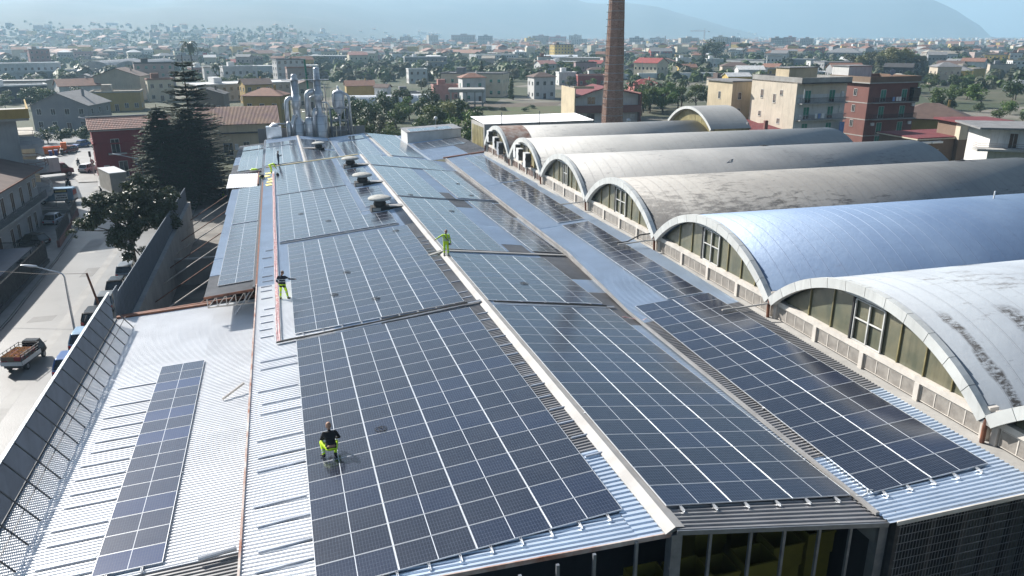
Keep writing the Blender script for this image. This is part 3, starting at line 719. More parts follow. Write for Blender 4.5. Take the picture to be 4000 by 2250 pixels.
tray('tray across the right slope below the widest far array', [FB.p(.1, 73.2, -.02), FB.p(9.6, 73.3, -.02)], .24, .07, 'grey_steel')
o = MB().tube([FB.p(6.95, -.1, .02), FB.p(7.1, -.2, .05), FB.p(7.35, -.15, .12), FC.p(-.15, .05, .1), FC.p(.1, .1, .0)], .025, 8).build('cable', 'white_plastic')
tag(o, 'white cable bridging the valley between two arrays at the shed front', 'cable')
o = MB().tube([FB.p(7.0, 18.3, -.02), FB.p(7.4, 18.0, .0), FB.p(7.9, 17.6, .03), FC.p(-.2, 17.6, .02)], .022, 6).build('cable', 'red_cable'); tag(o, 'red and black cable lying over the valley by the broken gutter', 'cable')
# loose cable loops on the panels
for i, (fr, a, b) in enumerate(((FA, 3.4, 30.2), (FA, 2.3, 26.0), (FA, 7.9, 39.0), (FA, 4.5, 23.9), (FB, 3.6, 46.5), (FB, 1.2, 53.6), (FB, 7.7, 55.9), (FB, 8.0, 63.3), (FC, 2.6, 38.6), (FB, 3.1, 24.1), (FA, 1.2, 50.8), (FA, 3.3, 46.2), (FC, 2.7, 58.2), (FA, 2.75, 8.35))):
    q = [fr.p(a + .17 * math.cos(t * .55) * (1 + .15 * math.sin(t * 1.7)) + .012 * t, b + .2 * math.sin(t * .55), .03 + .012 * abs(math.sin(t))) for t in range(22)]
    o = MB().tube(q, .013, 5).build('cable_loop', 'black_rubber')
    tag(o, 'loose black cable loop lying on the panels' if i < 13 else 'thin wire loop beside the crouching man', 'cable', 'loose cable loops on the panels' if i < 13 else None)

# mushroom ventilators
def vent(label, base, ridge_pt, s=1.):
    t = thing('roof_ventilator', label, 'ventilator', base, group='mushroom ventilators beside the ridge')
    MB().box(-.78, .78, -.62, .62, -.2, .34).build('curb', 'vent_dark', t)
    MB().box(-.70, -.02, -.66, -.625, .04, .27).build('curb_plate', 'concrete_pale', t)
    MB().box(-.86, .86, -.70, .70, -.25, .02).build('base_flashing', 'dark_steel', t)
    MB().lathe([(.5, .34), (.5, .46), (.56, .5), (.56, .62), (.5, .66), (.5, .92)], n=24).build('drum', 'vent_dark', t, True)
    MB().lathe([(.3, .88), (.96, .93), (1.02, .98), (1.0, 1.05), (.85, 1.15), (.55, 1.23), (.2, 1.27), (.02, 1.275)], n=32).build('cap', 'vent_cap', t, True)
    r = Vector(ridge_pt) - Vector(base); mb = MB()
    mb.add([(.8, -.45, .30), (.8, .55, .30), (r.x, .45 + r.y, r.z + .04), (r.x, -.55 + r.y, r.z + .04), (.8, -.45, -.1), (.8, .55, -.1), (r.x, .45 + r.y, r.z - .2), (r.x, -.55 + r.y, r.z - .2)],
           [(0, 3, 2, 1), (4, 5, 6, 7), (0, 4, 7, 3), (1, 2, 6, 5)], 0)
    mb.m = [0, 1, 1, 1]; mb.build('cricket', ['flashing', 'vent_dark'], t)
    return t
vent('nearest mushroom ventilator beside the ridge', FA.p(7.95, 47.9, -.1), FA.p(9.95, 48.1, -.03))
vent('second mushroom ventilator from the near end of the roof', FA.p(7.85, 61.0, -.1), FA.p(9.95, 61.2, -.03))
vent('third mushroom ventilator standing before the widest far array', FA.p(7.8, 73.6, -.1), FA.p(9.95, 73.8, -.03))
o = vent('farthest mushroom ventilator among the brownish arrays', F2.p(2.5, 14.0, -.1), F2.p(.1, 14.2, -.03)); o.scale = (.95,) * 3

# foam boards, bags and vests near the bending worker
for i, (a, b, w) in enumerate(((-1.5, 69.3, .1), (-1.42, 71.3, -.05), (-1.3, 73.2, .08), (-1.75, 75.6, .3), (-1.6, 77.6, .1))):
    o = MB().box(-.32, .32, -.55, .55, 0, .05).build('foam_board', 'foam_board'); o.matrix_world = FA.mtx(a, b, -.09) @ Matrix.Rotation(w, 4, 'Z')
    tag(o, ('nearest of the yellow boards lying by the cable channel', 'second yellow board lying by the cable channel', 'third yellow board lying by the cable channel', 'tilted yellow board behind the three others', 'yellow board at the feet of the bending worker')[i], 'board', 'yellow boards on the roof')
def crumple(name, mats, loc, s, seed):
    rr = random.Random(seed); bm = bmesh.new(); bmesh.ops.create_icosphere(bm, subdivisions=3, radius=1)
    for v in bm.verts:
        n_ = mnoise.noise(v.co * 1.7 + Vector((seed, 0, 0))); v.co = Vector((v.co.x * s[0], v.co.y * s[1], max(v.co.z, -.4) * s[2])) * (1 + .45 * n_)
    me = bpy.data.meshes.new(name); bm.to_mesh(me); bm.free()
    for q in mats: me.materials.append(MT[q])
    for p in me.polygons: p.use_smooth = True; p.material_index = rr.choice(range(len(mats))) if mnoise.noise(p.center * 3) > .1 else 0
    o = bpy.data.objects.new(name, me); COL.objects.link(o); o.location = loc; return o
o = crumple('tool_bag', ['cloth_black', 'hivis', 'red_cable'], FA.p(-2.25, 74.2, .12), (.32, .42, .26), 3); tag(o, 'dark tool bag with a yellow vest stuffed on top at the roof edge', 'bag')
o = crumple('safety_vest', ['hivis', 'reflective'], FL2.p(1.35, 50.3, .1), (.45, .25, .14), 8); tag(o, 'crumpled yellow safety vest at the edge of the far lean-to array', 'vest')
o = crumple('tool_pouch', ['cloth_black'], FA.p(-.5, 74.6, .1), (.16, .16, .18), 5); tag(o, 'small black pouch on the panels near the yellow boards', 'bag')

# small metal cabin at the roof end
cab = thing('metal_cabin', 'small corrugated metal cabin with panels on its roof at the shed end', 'cabin', (19.4, 103.2, -1.75), rz=0)
mb = MB(); n = 46
for i in range(n):
    x0 = i * 8.6 / n; mb.box(x0, x0 + 8.6 / n * .62, -.03, 0, 0, 1.72 + .045 * x0); mb.box(x0 + 8.6 / n * .62, x0 + 8.6 / n, .0, .02, 0, 1.72 + .045 * x0)
mb.build('front_wall', 'truck_box', cab)
mb = MB(); mb.prism([(0, 0, 0), (0, 6.4, 0), (0, 6.4, 1.72), (0, 0, 1.72)], (.05, 0, 0)); mb.prism([(8.55, 0, 0), (8.55, 6.4, 0), (8.55, 6.4, 2.1), (8.55, 0, 2.1)], (.05, 0, 0)); mb.build('side_wall', 'truck_box', cab)
MB().prism([(-.1, -.15, 1.73), (8.75, -.15, 2.13), (8.75, 6.5, 2.13), (-.1, 6.5, 1.73)], (0, 0, .09)).build('roof', 'sheet_weathered', cab)
ca = thing('solar_array', 'three panels lying on the roof of the small metal cabin', 'solar panels', (19.6, 103.3, .12), group='solar arrays on the shed roof'); ca.rotation_euler = (0, -.045, 0)
for i in range(3):
    for j in range(3): put('solar_panel', P_FULL, ca, loc=(.3 + (i + .5) * PXL, .2 + (j + .5) * PYW, .0))
o = thing('globe_lamp', 'white globe lamp on a thin pole behind the metal cabin', 'lamp', (25.9, 113, -1.8)); MB().tube([(0, 0, -7), (0, 0, 2.6)], .05, 8).build('pole', 'grey_steel', o); MB().lathe([(.05, 0), (.26, .1), (.34, .3), (.26, .52), (.02, .62)], (0, 0, 2.6), 14).build('globe', 'white_plastic', o, True)

# ------------------------------------------------------------------ the row of barrel vaulted halls
WO = Vector((25.0, 15.0, 0)); WY = -.02
ex = Vector((math.cos(WY), math.sin(WY), 0)); ey = Vector((-math.sin(WY), math.cos(WY), 0))
VZ, CZ = 1.0, 3.8
PANEL_BAND = {}
def vault(y0, y1, Lx, fm, label, bright=False, brown=False, flen=1.2):
    S = y1 - y0; r = CZ - VZ; Rr = (S * S / 4 + r * r) / (2 * r); cz = CZ - Rr; yc = S / 2
    am = math.asin(S / 2 / Rr)
    arc = lambda t, d=0.: (yc + (Rr - d) * math.sin(am * t), cz + (Rr - d) * math.cos(am * t))
    t = thing('vaulted_hall', label, 'hall', WO + ey * (y0 - 15) , WY, group='row of vaulted halls')
    N = 36
    mb = MB()
    for i in range(N + 1):
        u = -1 + 2 * i / N; y, z = arc(u); y2, z2 = arc(u, .2)
        for x in (-.1, Lx): mb.v += [(x, y, z), (x, y2, z2)]
    for i in range(N):
        a = i * 4; b = a + 4
        mb.f += [(a, a + 2, b + 2, b), (a + 1, b + 1, b + 3, a + 3), (a, b, b + 1, a + 1), (a + 2, a + 3, b + 3, b + 2)]; mb.m += [0] * 4
    o = mb.build('vault_roof', fm, t)
    me = o.data; me.polygons.foreach_set('use_smooth', [i % 4 < 2 for i in range(len(me.polygons))])
    if brown:
        mb = MB()
        for i in range(N + 1):
            u = -1 + 2 * i / N; y, z = arc(u, -.03)
            for x in (-.05, 3.0): mb.v.append((x, y, z))
        for i in range(N): mb.f.append((2 * i, 2 * i + 1, 2 * i + 3, 2 * i + 2)); mb.m.append(0)
        mb.build('rust_sheet', 'sheet_rust', t, True)
    # arched fascia in separate pieces
    NF = 12
    for k in range(NF):
        mb = MB(); M_ = 3
        for i in range(M_ + 1):
            u = -1 + 2 * (k + .012 + (i / M_) * .976) / NF
            y, z = arc(u, -.06); y2, z2 = arc(u, .42)
            for x in (-.42, -.1): mb.v += [(x, y, z), (x, y2, z2)]
        for i in range(M_):
            a = i * 4; b = a + 4; mb.f += [(a, b, b + 1, a + 1), (a, a + 2, b + 2, b), (a + 1, b + 1, b + 3, a + 3), (a + 2, a + 3, b + 3, b + 2)]; mb.m += [0] * 4
        e = M_ * 4; mb.f += [(0, 1, 3, 2), (e, e + 2, e + 3, e + 1)]; mb.m += [0, 0]
        mb.build('arch_fascia', 'fascia_white', t)
    # glazed gable: panes between mullions
    zin = lambda y: cz + math.sqrt(max(0, (Rr - .42) ** 2 - (y - yc) ** 2))
    cuts = [.75, 2.15, 3.65, 5.15, 6.2, 7.1, 8.1, 9.6, 11.3, S - .75] if S > 13 else [.75, 2.1, 3.6, 5.0, 6.0, 7.0, 8.6, 10.2, S - .75]
    gm = 'glass_amber' if bright else 'glass_dirty'
    for a, b in zip(cuts, cuts[1:]):
        n = 6; top = [(.16, a + .03 + (b - a - .06) * i / n, max(zin(a + .03 + (b - a - .06) * i / n), 1.02)) for i in range(n + 1)]
        MB().prism([(.16, a + .03, .99), (.16, b - .03, .99)] + top[::-1], (.03, 0, 0)).build('glass_pane', gm, t)
    for a in cuts[1:-1]:
        if zin(a) > 1.1: bx(.08, .2, a - .03, a + .03, .99, zin(a)).build('mullion', 'glass_amber', t)
    # sash window with white bars
    w0, w1 = cuts[4] - .05, cuts[6] - .1 if S > 13 else cuts[5]
    mb = MB(); zt = min(zin(w0), zin(w1)) - .35
    for y in (w0, (w0 + w1) / 2, w1): mb.box(.02, .1, y - .035, y + .035, 1.02, zt)
    for z in (1.04, (1.0 + zt) / 2 + .1, zt): mb.box(.03, .09, w0, w1, z - .025, z + .025)
    mb.build('sash_window', 'frame_white', t)
    bx(-.02, .12, w1 + .06, w1 + .16, .88, zt + .2).build('open_gap', 'black_rubber', t)
    bx(-.12, .1, w0 - 1.4, w1 + 1.5, 3.12 if S > 13 else 3.05, 3.24 if S > 13 else 3.17).build('awning_rail', 'frame_white', t)
    # sill beam, posts and the band of small panels
    bx(-.10, .3, .25, S - .25, .73, .99).build('sill_beam', 'cream_paint', t)
    bx(-max(.42, 1.5 - .02 * max(y0, 0)), .3, 0, S, -.55, -.07).build('base_ledge', 'concrete_pale', t)
    bx(-.04, .3, 0, S, -9.4, -.5).build('wall', 'wall_beige', t)
    ng = 4; gw = (S - .5) / ng
    for g_ in range(ng + 1): bx(-.12, .3, .25 + g_ * gw - .13, .25 + g_ * gw + .13, -.07, .73 if 0 < g_ < ng else 1.3).build('post', 'cream_paint', t)
    pw = (gw - .36) / 4; key = (round(pw, 2), brown)
    if key not in PANEL_BAND:
        m = MB(); m.box(-.02, .03, .02, pw - .02, .02, .64); PANEL_BAND[key] = m.mesh('band_panel', ['band_brown' if bright else 'band_panel'])
        m = MB()
        for q in ((0, .025, 0, .68), (pw - .025, pw, 0, .68)): m.box(-.035, .02, q[0], q[1], q[2], q[3])
        m.box(-.035, .02, .025, pw - .025, .65, .68); m.box(-.035, .02, .025, pw - .025, 0, .03); PANEL_BAND[key + (1,)] = m.mesh('panel_frame', ['cream_paint'])
    for g_ in range(ng):
        for k in range(4):
            o = put('band_panel', PANEL_BAND[key], t, loc=(0, .25 + g_ * gw + .18 + k * pw, 0)); put('panel_frame', PANEL_BAND[key + (1,)], o)
    # far end wall and valley gutter
    n = 12; MB().prism([(Lx - .3, .3, -9.4), (Lx - .3, S - .3, -9.4)] + [(Lx - .3, *arc(1 - 2 * i / n, .15)) for i in range(n + 1)], (.25, 0, 0)).build('end_wall', 'wall_grey', t)
    bx(-.38, Lx, S - .34, S + .34, .72, .92).build('valley_gutter', 'felt_grey', t)
    MB().tube([(-.30, S, .95), (-.34, S, .6), (-.30, S + .02, -.2)], .09, 8).build('down_pipe', 'rust', t)
    return t
VY = [-26.8, -12.7, 1.3, 15.37, 29.5, 43.2, 56.2, 68.5, 80.5]
vault(VY[0], VY[1], 40, 'felt_grey', 'vaulted hall mostly outside the lower right corner')
vault(VY[1], VY[2], 40, 'felt_streaked', 'vaulted hall cut by the lower right corner, only its last panes in view')
vault(VY[2], VY[3], 40, 'felt_streaked', 'nearest full vaulted hall with black peeling streaks on its pale roof')
vault(VY[3], VY[4], 40, 'felt_blue', 'vaulted hall with smooth blue painted roof')
vault(VY[4], VY[5], 40, 'felt_black_patch', 'vaulted hall with blackened patchy roof next to the blue one')
vault(VY[5], VY[6], 39.6, 'felt_grey', 'grey vaulted hall between the blackened one and the ones with air conditioners')
vault(VY[6], VY[7], 38.6, 'felt_pale', 'vaulted hall with two big air conditioners on its gable', bright=True)
vault(VY[7], VY[8], 27.4, 'felt_pale', 'last vaulted hall with a brown rusty strip at its front edge', bright=True, brown=True)
# raised vault at the far end
rv = thing('raised_vault', 'short raised barrel vault with amber glazing standing at the end of the last vaulted hall', 'hall', Vector((52.7, 68.5, GZ)), WY)
S = 12.; r = 2.35; Rr = (S * S / 4 + r * r) / (2 * r); cz = 15.1 - Rr; am = math.asin(S / 2 / Rr); N = 28
mb = MB()
for i in range(N + 1):
    u = -1 + 2 * i / N
    for d in (0, .35): mb.v += [(x, S / 2 + (Rr - d) * math.sin(am * u), cz + (Rr - d) * math.cos(am * u)) for x in (-.5, 5.2)]
for i in range(N):
    a = i * 4; b = a + 4; mb.f += [(a, a + 1, b + 1, b), (a + 2, b + 2, b + 3, a + 3), (a, b, b + 2, a + 2), (a + 1, a + 3, b + 3, b + 1)]; mb.m += [0, 0, 1, 1]
mb.build('vault_roof', ['felt_pale', 'fascia_white'], rv)
for k in range(7):
    a, b = .4 + k * 1.6, .4 + k * 1.6 + 1.55; f_ = lambda y: max(cz + math.sqrt((Rr - .35) ** 2 - (y - S / 2) ** 2), 12.6)
    MB().prism([(.1, a, 10.2), (.1, b, 10.2), (.1, b, f_(b)), (.1, (a + b) / 2, f_((a + b) / 2)), (.1, a, f_(a))], (.04, 0, 0)).build('glass_pane', 'glass_amber', rv)
bx(.15, 5.1, .2, .4, 0, 12.7).build('side_wall', 'glass_amber', rv); bx(.15, 5.1, S - .4, S - .2, 0, 12.7).build('side_wall', 'wall_grey', rv); bx(4.9, 5.1, .4, S - .4, 0, 13.4).build('end_wall', 'wall_grey', rv)
# air conditioners on the far gables
def ac(label, y, z, w=.55, h=1.3, d=.95, red=False):
    p = WO + ey * (y - 15) + ex * -.62
    t = thing('air_conditioner', label, 'air conditioner', (p.x, p.y, z), WY, group='air conditioners on the vault gables')
    bx(-.28, .28, -d / 2, d / 2, 0, h).build('case', 'white_plastic' if not red else 'galvanised', t)
    bx(-.29, .29, -d / 2 - .02, -d / 2, .08, h - .08).build('grille', 'dark_steel', t)
    MB().lathe([(.02, 0), (.34, .01), (.36, .05)], n=16).build('fan', 'black_plastic', t).matrix_local = Matrix.Translation((0, -d / 2 - .03, h * .6)) @ Matrix.Rotation(PI / 2, 4, 'X')
    bx(.28, .62, -d / 2 + .1, d / 2 - .1, .05, .12).build('bracket', 'rust', t)
ac('tall white air conditioner at the left of the second last vault gable', 64.2, 1.5, h=1.55); ac('white air conditioner behind the tall one on the second last vault gable', 63.0, 1.4, h=1.3); ac('lower white air conditioner right of the window on the second last vault gable', 60.3, 1.05, h=1.55)
ac('white air conditioner at the left of the last vault gable', 76.6, 1.7, h=1.4); ac('white air conditioner in the middle of the last vault gable', 73.6, 1.35, h=1.3); ac('rust topped air conditioner lowest on the last vault gable', 71.6, .8, h=1.5, red=True)
# lightning rods, roof wires and bolts on the vaults
for i, (x, y, lab) in enumerate(((58.6, 29.9, 'black lead patch with stub on the crest of the blackened vault'), (47.5, 43.6, 'black lead patch with stub on the crest of the grey vault'))):
    o = crumple('lead_patch', ['black_rubber'], (x, y + 6.6, 3.72), (.5, .35, .12), i); tag(o, lab, 'patch')
for x, y, lab in ((47.0, 22.4, 'short white stub on the crest of the blue vault'), (33.9, 7.4, 'short white stub near the streaks of the nearest vault'), (41.5, 8.0, 'short white stub farther along the nearest vault')):
    o = MB().tube([(0, 0, -.15), (0, 0, .55)], .05, 8).build('stub_rod', 'white_plastic', loc=(x, y, 3.75)); tag(o, lab, 'rod')
for pts, lab in (([(34, 7.4, 4.2), (38, 7.7, 4.1), (41.5, 8.0, 4.2)], 'thin wire strung between two stubs on the nearest vault'), ([(47.5, 50, 3.8), (41, 46, 3.2), (36.5, 43.6, 1.4)], 'thin dark wire slanting over the grey vault'), ([(58.6, 36.5, 3.9), (63, 33, 3.4), (66, 30, 2)], 'thin pale wire slanting over the blackened vault')):
    o = MB().tube(pts, .025, 5).build('wire', 'grey_steel'); tag(o, lab, 'wire')
# drain arms from the vault valleys to the roof
for y in (15.37, 29.5, 43.2):
    p = WO + ey * (y - 15)
    o = MB().tube([(p.x - .2, p.y, .75), (p.x - 1.6, p.y + .15, .62), (p.x - 3.0, p.y + .3, .52)], .055, 8).build('drain_arm', 'cream_paint'); tag(o, {15.37: 'slanting drain pipe between the streaked vault and the blue vault', 29.5: 'slanting drain pipe between the blue vault and the blackened vault', 43.2: 'slanting drain pipe between the blackened vault and the grey vault'}[y], 'pipe')
o = MB().tube([(24.7, 29.7, 1.15), (24.0, 29.9, 1.05), (23.2, 30.2, .55), (22.5, 30.5, .42)], .05, 8).build('hose', 'black_rubber'); tag(o, 'black hose arching from the blue vault down to the roof', 'hose')
# slab roofed hall behind the last vault
sl = thing('flat_hall', 'plain hall with dazzling white corrugated roof behind the last vault', 'hall', (29.3, 93.4, GZ), rz=R(2))
for x0, x1, y0, y1 in ((0, .3, .3, 6.7), (17.2, 17.5, .3, 6.7), (0, 17.5, 6.7, 7.0), (0, 17.5, 0, .3)): bx(x0, x1, y0, y1, 0, 11.5).build('wall', 'concrete_pale', sl)
mb = MB(); x = -.1; pr = []
while x < 17.55:
    for q, h in PROF: mb.v += [(x + q, -.25, 11.55 + h), (x + q, 7.25, 11.95 + h)]
    x += PITCH
mb.f = [(2 * i, 2 * i + 2, 2 * i + 3, 2 * i + 1) for i in range(len(mb.v) // 2 - 1)]; mb.m = [0] * len(mb.f); mb.build('roof_sheet', 'sheet_white', sl)
for k in range(4): bx(-.04, 0, .5 + k * 1.55, 1.95 + k * 1.55, 7.6, 11.0).build('glass_pane', 'glass_amber', sl)
for x in (2.6, 8.6): MB().tube([(x, -.3, 9), (x, -.3, 13.2)], .06, 6).build('mast', 'dark_steel', sl)

# ------------------------------------------------------------------ brick chimney
ch = thing('brick_chimney', 'tall octagonal brick factory chimney with iron bands', 'chimney', (54.9, 105.0, GZ), R(8))
H = 37.5; w0, w1 = 2.12, 1.08
rad = lambda z: w0 + (w1 - w0) * z / H
def octa(mb, z0, z1, d, m=0):
    vs = [(math.cos(PI / 8 + k * PI / 4) * (rad(z) + d), math.sin(PI / 8 + k * PI / 4) * (rad(z) + d), z) for z in (z0, z1) for k in range(8)]
    mb.add(vs, [tuple(range(7, -1, -1)), tuple(range(8, 16))] + [(k, (k + 1) % 8, (k + 1) % 8 + 8, k + 8) for k in range(8)], m)
nseg = 27
for k in range(nseg):
    z0, z1 = H * k / nseg, H * (k + 1) / nseg; mb = MB(); octa(mb, z0, z1 - .012, 0); mb.build('shaft_course', 'brick', ch)
    mb = MB(); octa(mb, z1 - .09, z1 + .005, .025); mb.build('iron_band', 'concrete_pale', ch)
mb = MB(); octa(mb, H, H + .6, .16); octa(mb, H + .6, H + 1.0, .3); mb.build('crown', 'brick', ch)
# single bricks as small relief, in courses proud of each face
bm_ = MB(); rr = random.Random(4)
for k in range(8):
    a = k * PI / 4; c, s = math.cos(a), math.sin(a)
    if math.sin(a + R(8)) > .5 or (math.cos(a + R(8)) > .8): continue
    z = 9.0; row = 0
    while z < 31:
        ap = rad(z) * math.cos(PI / 8); hw = rad(z) * math.sin(PI / 8) - .03; u = -hw + (row % 2) * .13
        while u < hw - .1:
            p = rr.uniform(.004, .022); w = min(.235, hw - u)
            if rr.random() < .72:
                q = lambda n_, uu, zz: ((ap + n_) * c - uu * s, (ap + n_) * s + uu * c, zz)
                bm_.add([q(p, u, z), q(p, u + w, z), q(p, u + w, z + .062), q(p, u, z + .062), q(-.01, u, z), q(-.01, u + w, z), q(-.01, u + w, z + .062), q(-.01, u, z + .062)], [(0, 1, 2, 3), (3, 2, 6, 7), (4, 5, 1, 0)], rr.choice((0, 0, 1, 2)))
            u += .25
        z += .08; row += 1
mat('brick_pale', (.50, .345, .275), .9, 0, .15, 2); mat('brick_dark', (.29, .165, .125), .9, 0, .15, 2)
bm_.build('brick_relief', ['brick', 'brick_pale', 'brick_dark'], ch, kind='stuff')
for k in range(22):
    z = 13 + k * 1.12; q = []
    for j in range(9):
        t = PI * j / 8; q.append((-(rad(z) * .93 + .62 * math.sin(t)), .36 * math.cos(t) - .1, z))
    MB().tube(q, .035, 5).build('ladder_hoop', 'dark_steel', ch)
mb = MB()
for y in (-.32, .12): mb.bar((-rad(9) - .12, y, 9), (-rad(37) - .1, y, 37), .05)
for k in range(90): z = 9.2 + k * .3; mb.bar((-rad(z) - .1, -.32, z), (-rad(z) - .1, .12, z), .03)
mb.build('ladder', 'dark_steel', ch)
o = thing('globe_lamp', 'white globe lamp at the foot of the brick chimney', 'lamp', (56.3, 101.5, -1.6)); MB().tube([(0, 0, -8), (0, 0, 2.2)], .05, 8).build('pole', 'grey_steel', o); MB().lathe([(.05, 0), (.3, .12), (.38, .36), (.3, .6), (.02, .72)], (0, 0, 2.2), 14).build('globe', 'white_plastic', o, True)

# ------------------------------------------------------------------ evaporator plant behind the shed
pl = thing('evaporator_plant', 'steel evaporator plant of three towers with bent pipes behind the shed roof', 'industrial plant', (0, 118, GZ))
def tower(x, y, prof, bands=True):
    o = MB().lathe(prof, (x, y, 0), 24).build('tower', 'silver_clad', pl, True)
    for p in o.data.polygons: p.use_smooth = len(p.vertices) == 4 and abs(p.normal.z) < .95
    mb = MB(); z = 8.5
    while z < prof[-1][1] - .8:
        rz = next((r for (r, zz) in reversed(prof) if zz <= z), prof[0][0]); mb.lathe([(rz + .012, 0), (rz + .012, .05)], (x, y, z), 24); z += 1.25
    mb.build('clad_seam', 'grey_steel', o, kind='stuff')
    return o
tower(3.35, 0, [(1.12, 0), (1.12, 10.2), (.62, 10.8), (.62, 12.5), (.72, 12.55), (.72, 14.4), (.60, 14.45), (.60, 17.2), (.50, 17.25), (.50, 17.5), (.48, 17.72), (.3, 17.9), (.02, 17.95)])
tower(7.0, 0, [(1.2, 0), (1.2, 11.0), (.58, 11.6), (.58, 13.6), (.70, 13.65), (.70, 15.2), (.58, 15.25), (.58, 16.8), (.50, 16.85), (.50, 18.6), (.46, 18.8), (.25, 18.95), (.02, 19.0)])
tower(10.35, .2, [(.15, 9.6), (.35, 11.2), (1.0, 12.2), (1.0, 14.6), (.88, 15.0), (.5, 15.2), (.16, 15.28), (.16, 15.7), (.1, 15.85), (.02, 15.9)])
tower(5.2, -.8, [(.75, 0), (.75, 10.2), (.62, 10.75), (.3, 11.0), (.02, 11.05)]); tower(1.9, -.7, [(.45, 0), (.45, 9.9), (.35, 10.25), (.02, 10.4)])
def pipe(pts, r, m='silver_clad'): return MB().tube(pts, r, 14).build('pipe', m, pl, True)
def bend(a, b, c, n=6):
    a, b, c = Vector(a), Vector(b), Vector(c); return [a.lerp(b, t / n).lerp(b.lerp(c, t / n), t / n) for t in range(n + 1)]
pipe([(1.75, -.2, 8)] + bend((1.75, -.2, 13.0), (1.75, -.2, 14.1), (2.7, -.1, 14.1)), .36)
pipe([(5.15, -.1, 10.8)] + bend((5.15, -.1, 14.2), (5.15, -.1, 15.1), (6.35, 0, 15.1)), .44)
pipe([(5.6, .1, 8)] + bend((5.6, .1, 13.8), (5.7, .1, 14.3), (6.4, .1, 14.3)), .16)
pipe([(2.5, -1.2, 7.8), (2.5, -1.2, 10.2), (2.85, -1.1, 11.2), (3.2, -.5, 11.1)], .3)
pipe([(6.0, -1.3, 7.6), (6.0, -1.3, 11.5)] + bend((6.0, -1.3, 11.5), (6.0, -1.3, 12.2), (6.4, -.8, 12.2)), .3)
pipe([(-.9, -.6, 10.0), (1.6, -.6, 10.0)], .14); pipe([(4.3, -.2, 10.0), (5.0, -.6, 10.1)], .22); pipe([(4.2, .1, 11.8), (6.4, .1, 11.8)], .05)
pipe([(7.75, 0, 13.5), (7.75, 0, 15.0)], .09); pipe([(4.12, 0, 12.7), (4.12, 0, 14.3), (3.9, 0, 14.4)], .07); pipe([(7.8, -.2, 11), (7.8, -.2, 13.4)], .08)
pipe([(7.4, -.4, 13.3)] + bend((8.0, -.5, 13.3), (8.6, -.6, 13.3), (8.65, -.6, 12.6)) + [(8.9, -.7, 7.6)], .12)
pipe(bend((10.9, 0, 14.7), (12.0, 0, 14.7), (12.05, -.1, 13.6)) + [(12.25, -.2, 7.6)], .22); pipe(bend((9.9, -.4, 14.9), (9.3, -.6, 14.9), (9.3, -.6, 14.2)) + [(9.35, -.6, 12.6)], .12)
pipe([(9.35, -.5, 10.4), (10.1, -.5, 10.5), (10.3, -.3, 11.2)], .26, 'grey_steel'); pipe([(10.25, -.6, 7.5), (10.25, -.6, 11)], .1); pipe([(11.3, -.6, 7.4), (10.95, -.6, 14.9)], .06); pipe([(11.8, 0, 8), (11.7, 0, 13)], .06)
for (x, y) in ((8.85, -.9), (8.85, 1), (11.6, -.9), (11.6, 1)): MB().bar((x, y, 0), (x, y, 12.4 if y > 0 else 12.2), .16).build('steel_column', 'fence_blue', pl)
for z in (8.6, 10.2, 12.3):
    for a, b in (((8.85, -.9), (11.6, -.9)), ((8.85, 1), (11.6, 1)), ((8.85, -.9), (8.85, 1)), ((11.6, -.9), (11.6, 1))): MB().bar((*a, z), (*b, z), .12).build('steel_beam', 'grey_steel', pl)
mb = MB(); mb.box(1.3, 8.9, -.75, .75, 16.92, 17.0); mb.build('catwalk', 'grey_steel', pl)
mb = MB()
for y in (-.75, .75):
    for z in (17.5, 17.95): mb.bar((1.3, y, z), (8.9, y, z), .035)
    for k in range(9): mb.bar((1.3 + k * .95, y, 17), (1.3 + k * .95, y, 17.95), .035)
mb.build('railing', 'grey_steel', pl); MB().bar((5.5, .9, 15.5), (5.3, .9, 20.2), .30).build('mast', 'shutter_green', pl)
MB().tube([(8.4, .9, 8), (8.2, .9, 15.9), (8.05, .9, 16.0)], .12, 8).build('vent_stack', 'cream_paint', pl)
for k in range(3): MB().tube([(8.5 + k * .22, .8, 8), (8.5 + k * .22, .8, 16.5)], .025, 5).build('whip_mast', 'dark_steel', pl)
mb = MB()
for k in range(24): mb.box(-1.6, -1.0, .6, .66, 0, 0)
tk = thing('roof_tank', 'square sheet metal tank with domed lid at the far left corner of the shed', 'tank', (-.55, 116.2, GZ))
bx(-1.25, 1.15, -1, 1, 0, 9.75).build('casing', 'galvanised', tk); MB().lathe([(.78, 0), (.75, .1), (.5, .28), (.2, .36), (.02, .38)], (.05, 0, 9.77), 20).build('lid', 'silver_clad', tk, True)
fb = thing('panel_fence', 'low grey panel fence behind the far end of the shed', 'fence', (-3.2, 119.3, GZ))
for k in range(11): bx(k * 1.62, k * 1.62 + 1.56, 0, .05, 0, 9.1).build('fence_panel', 'wall_grey', fb)

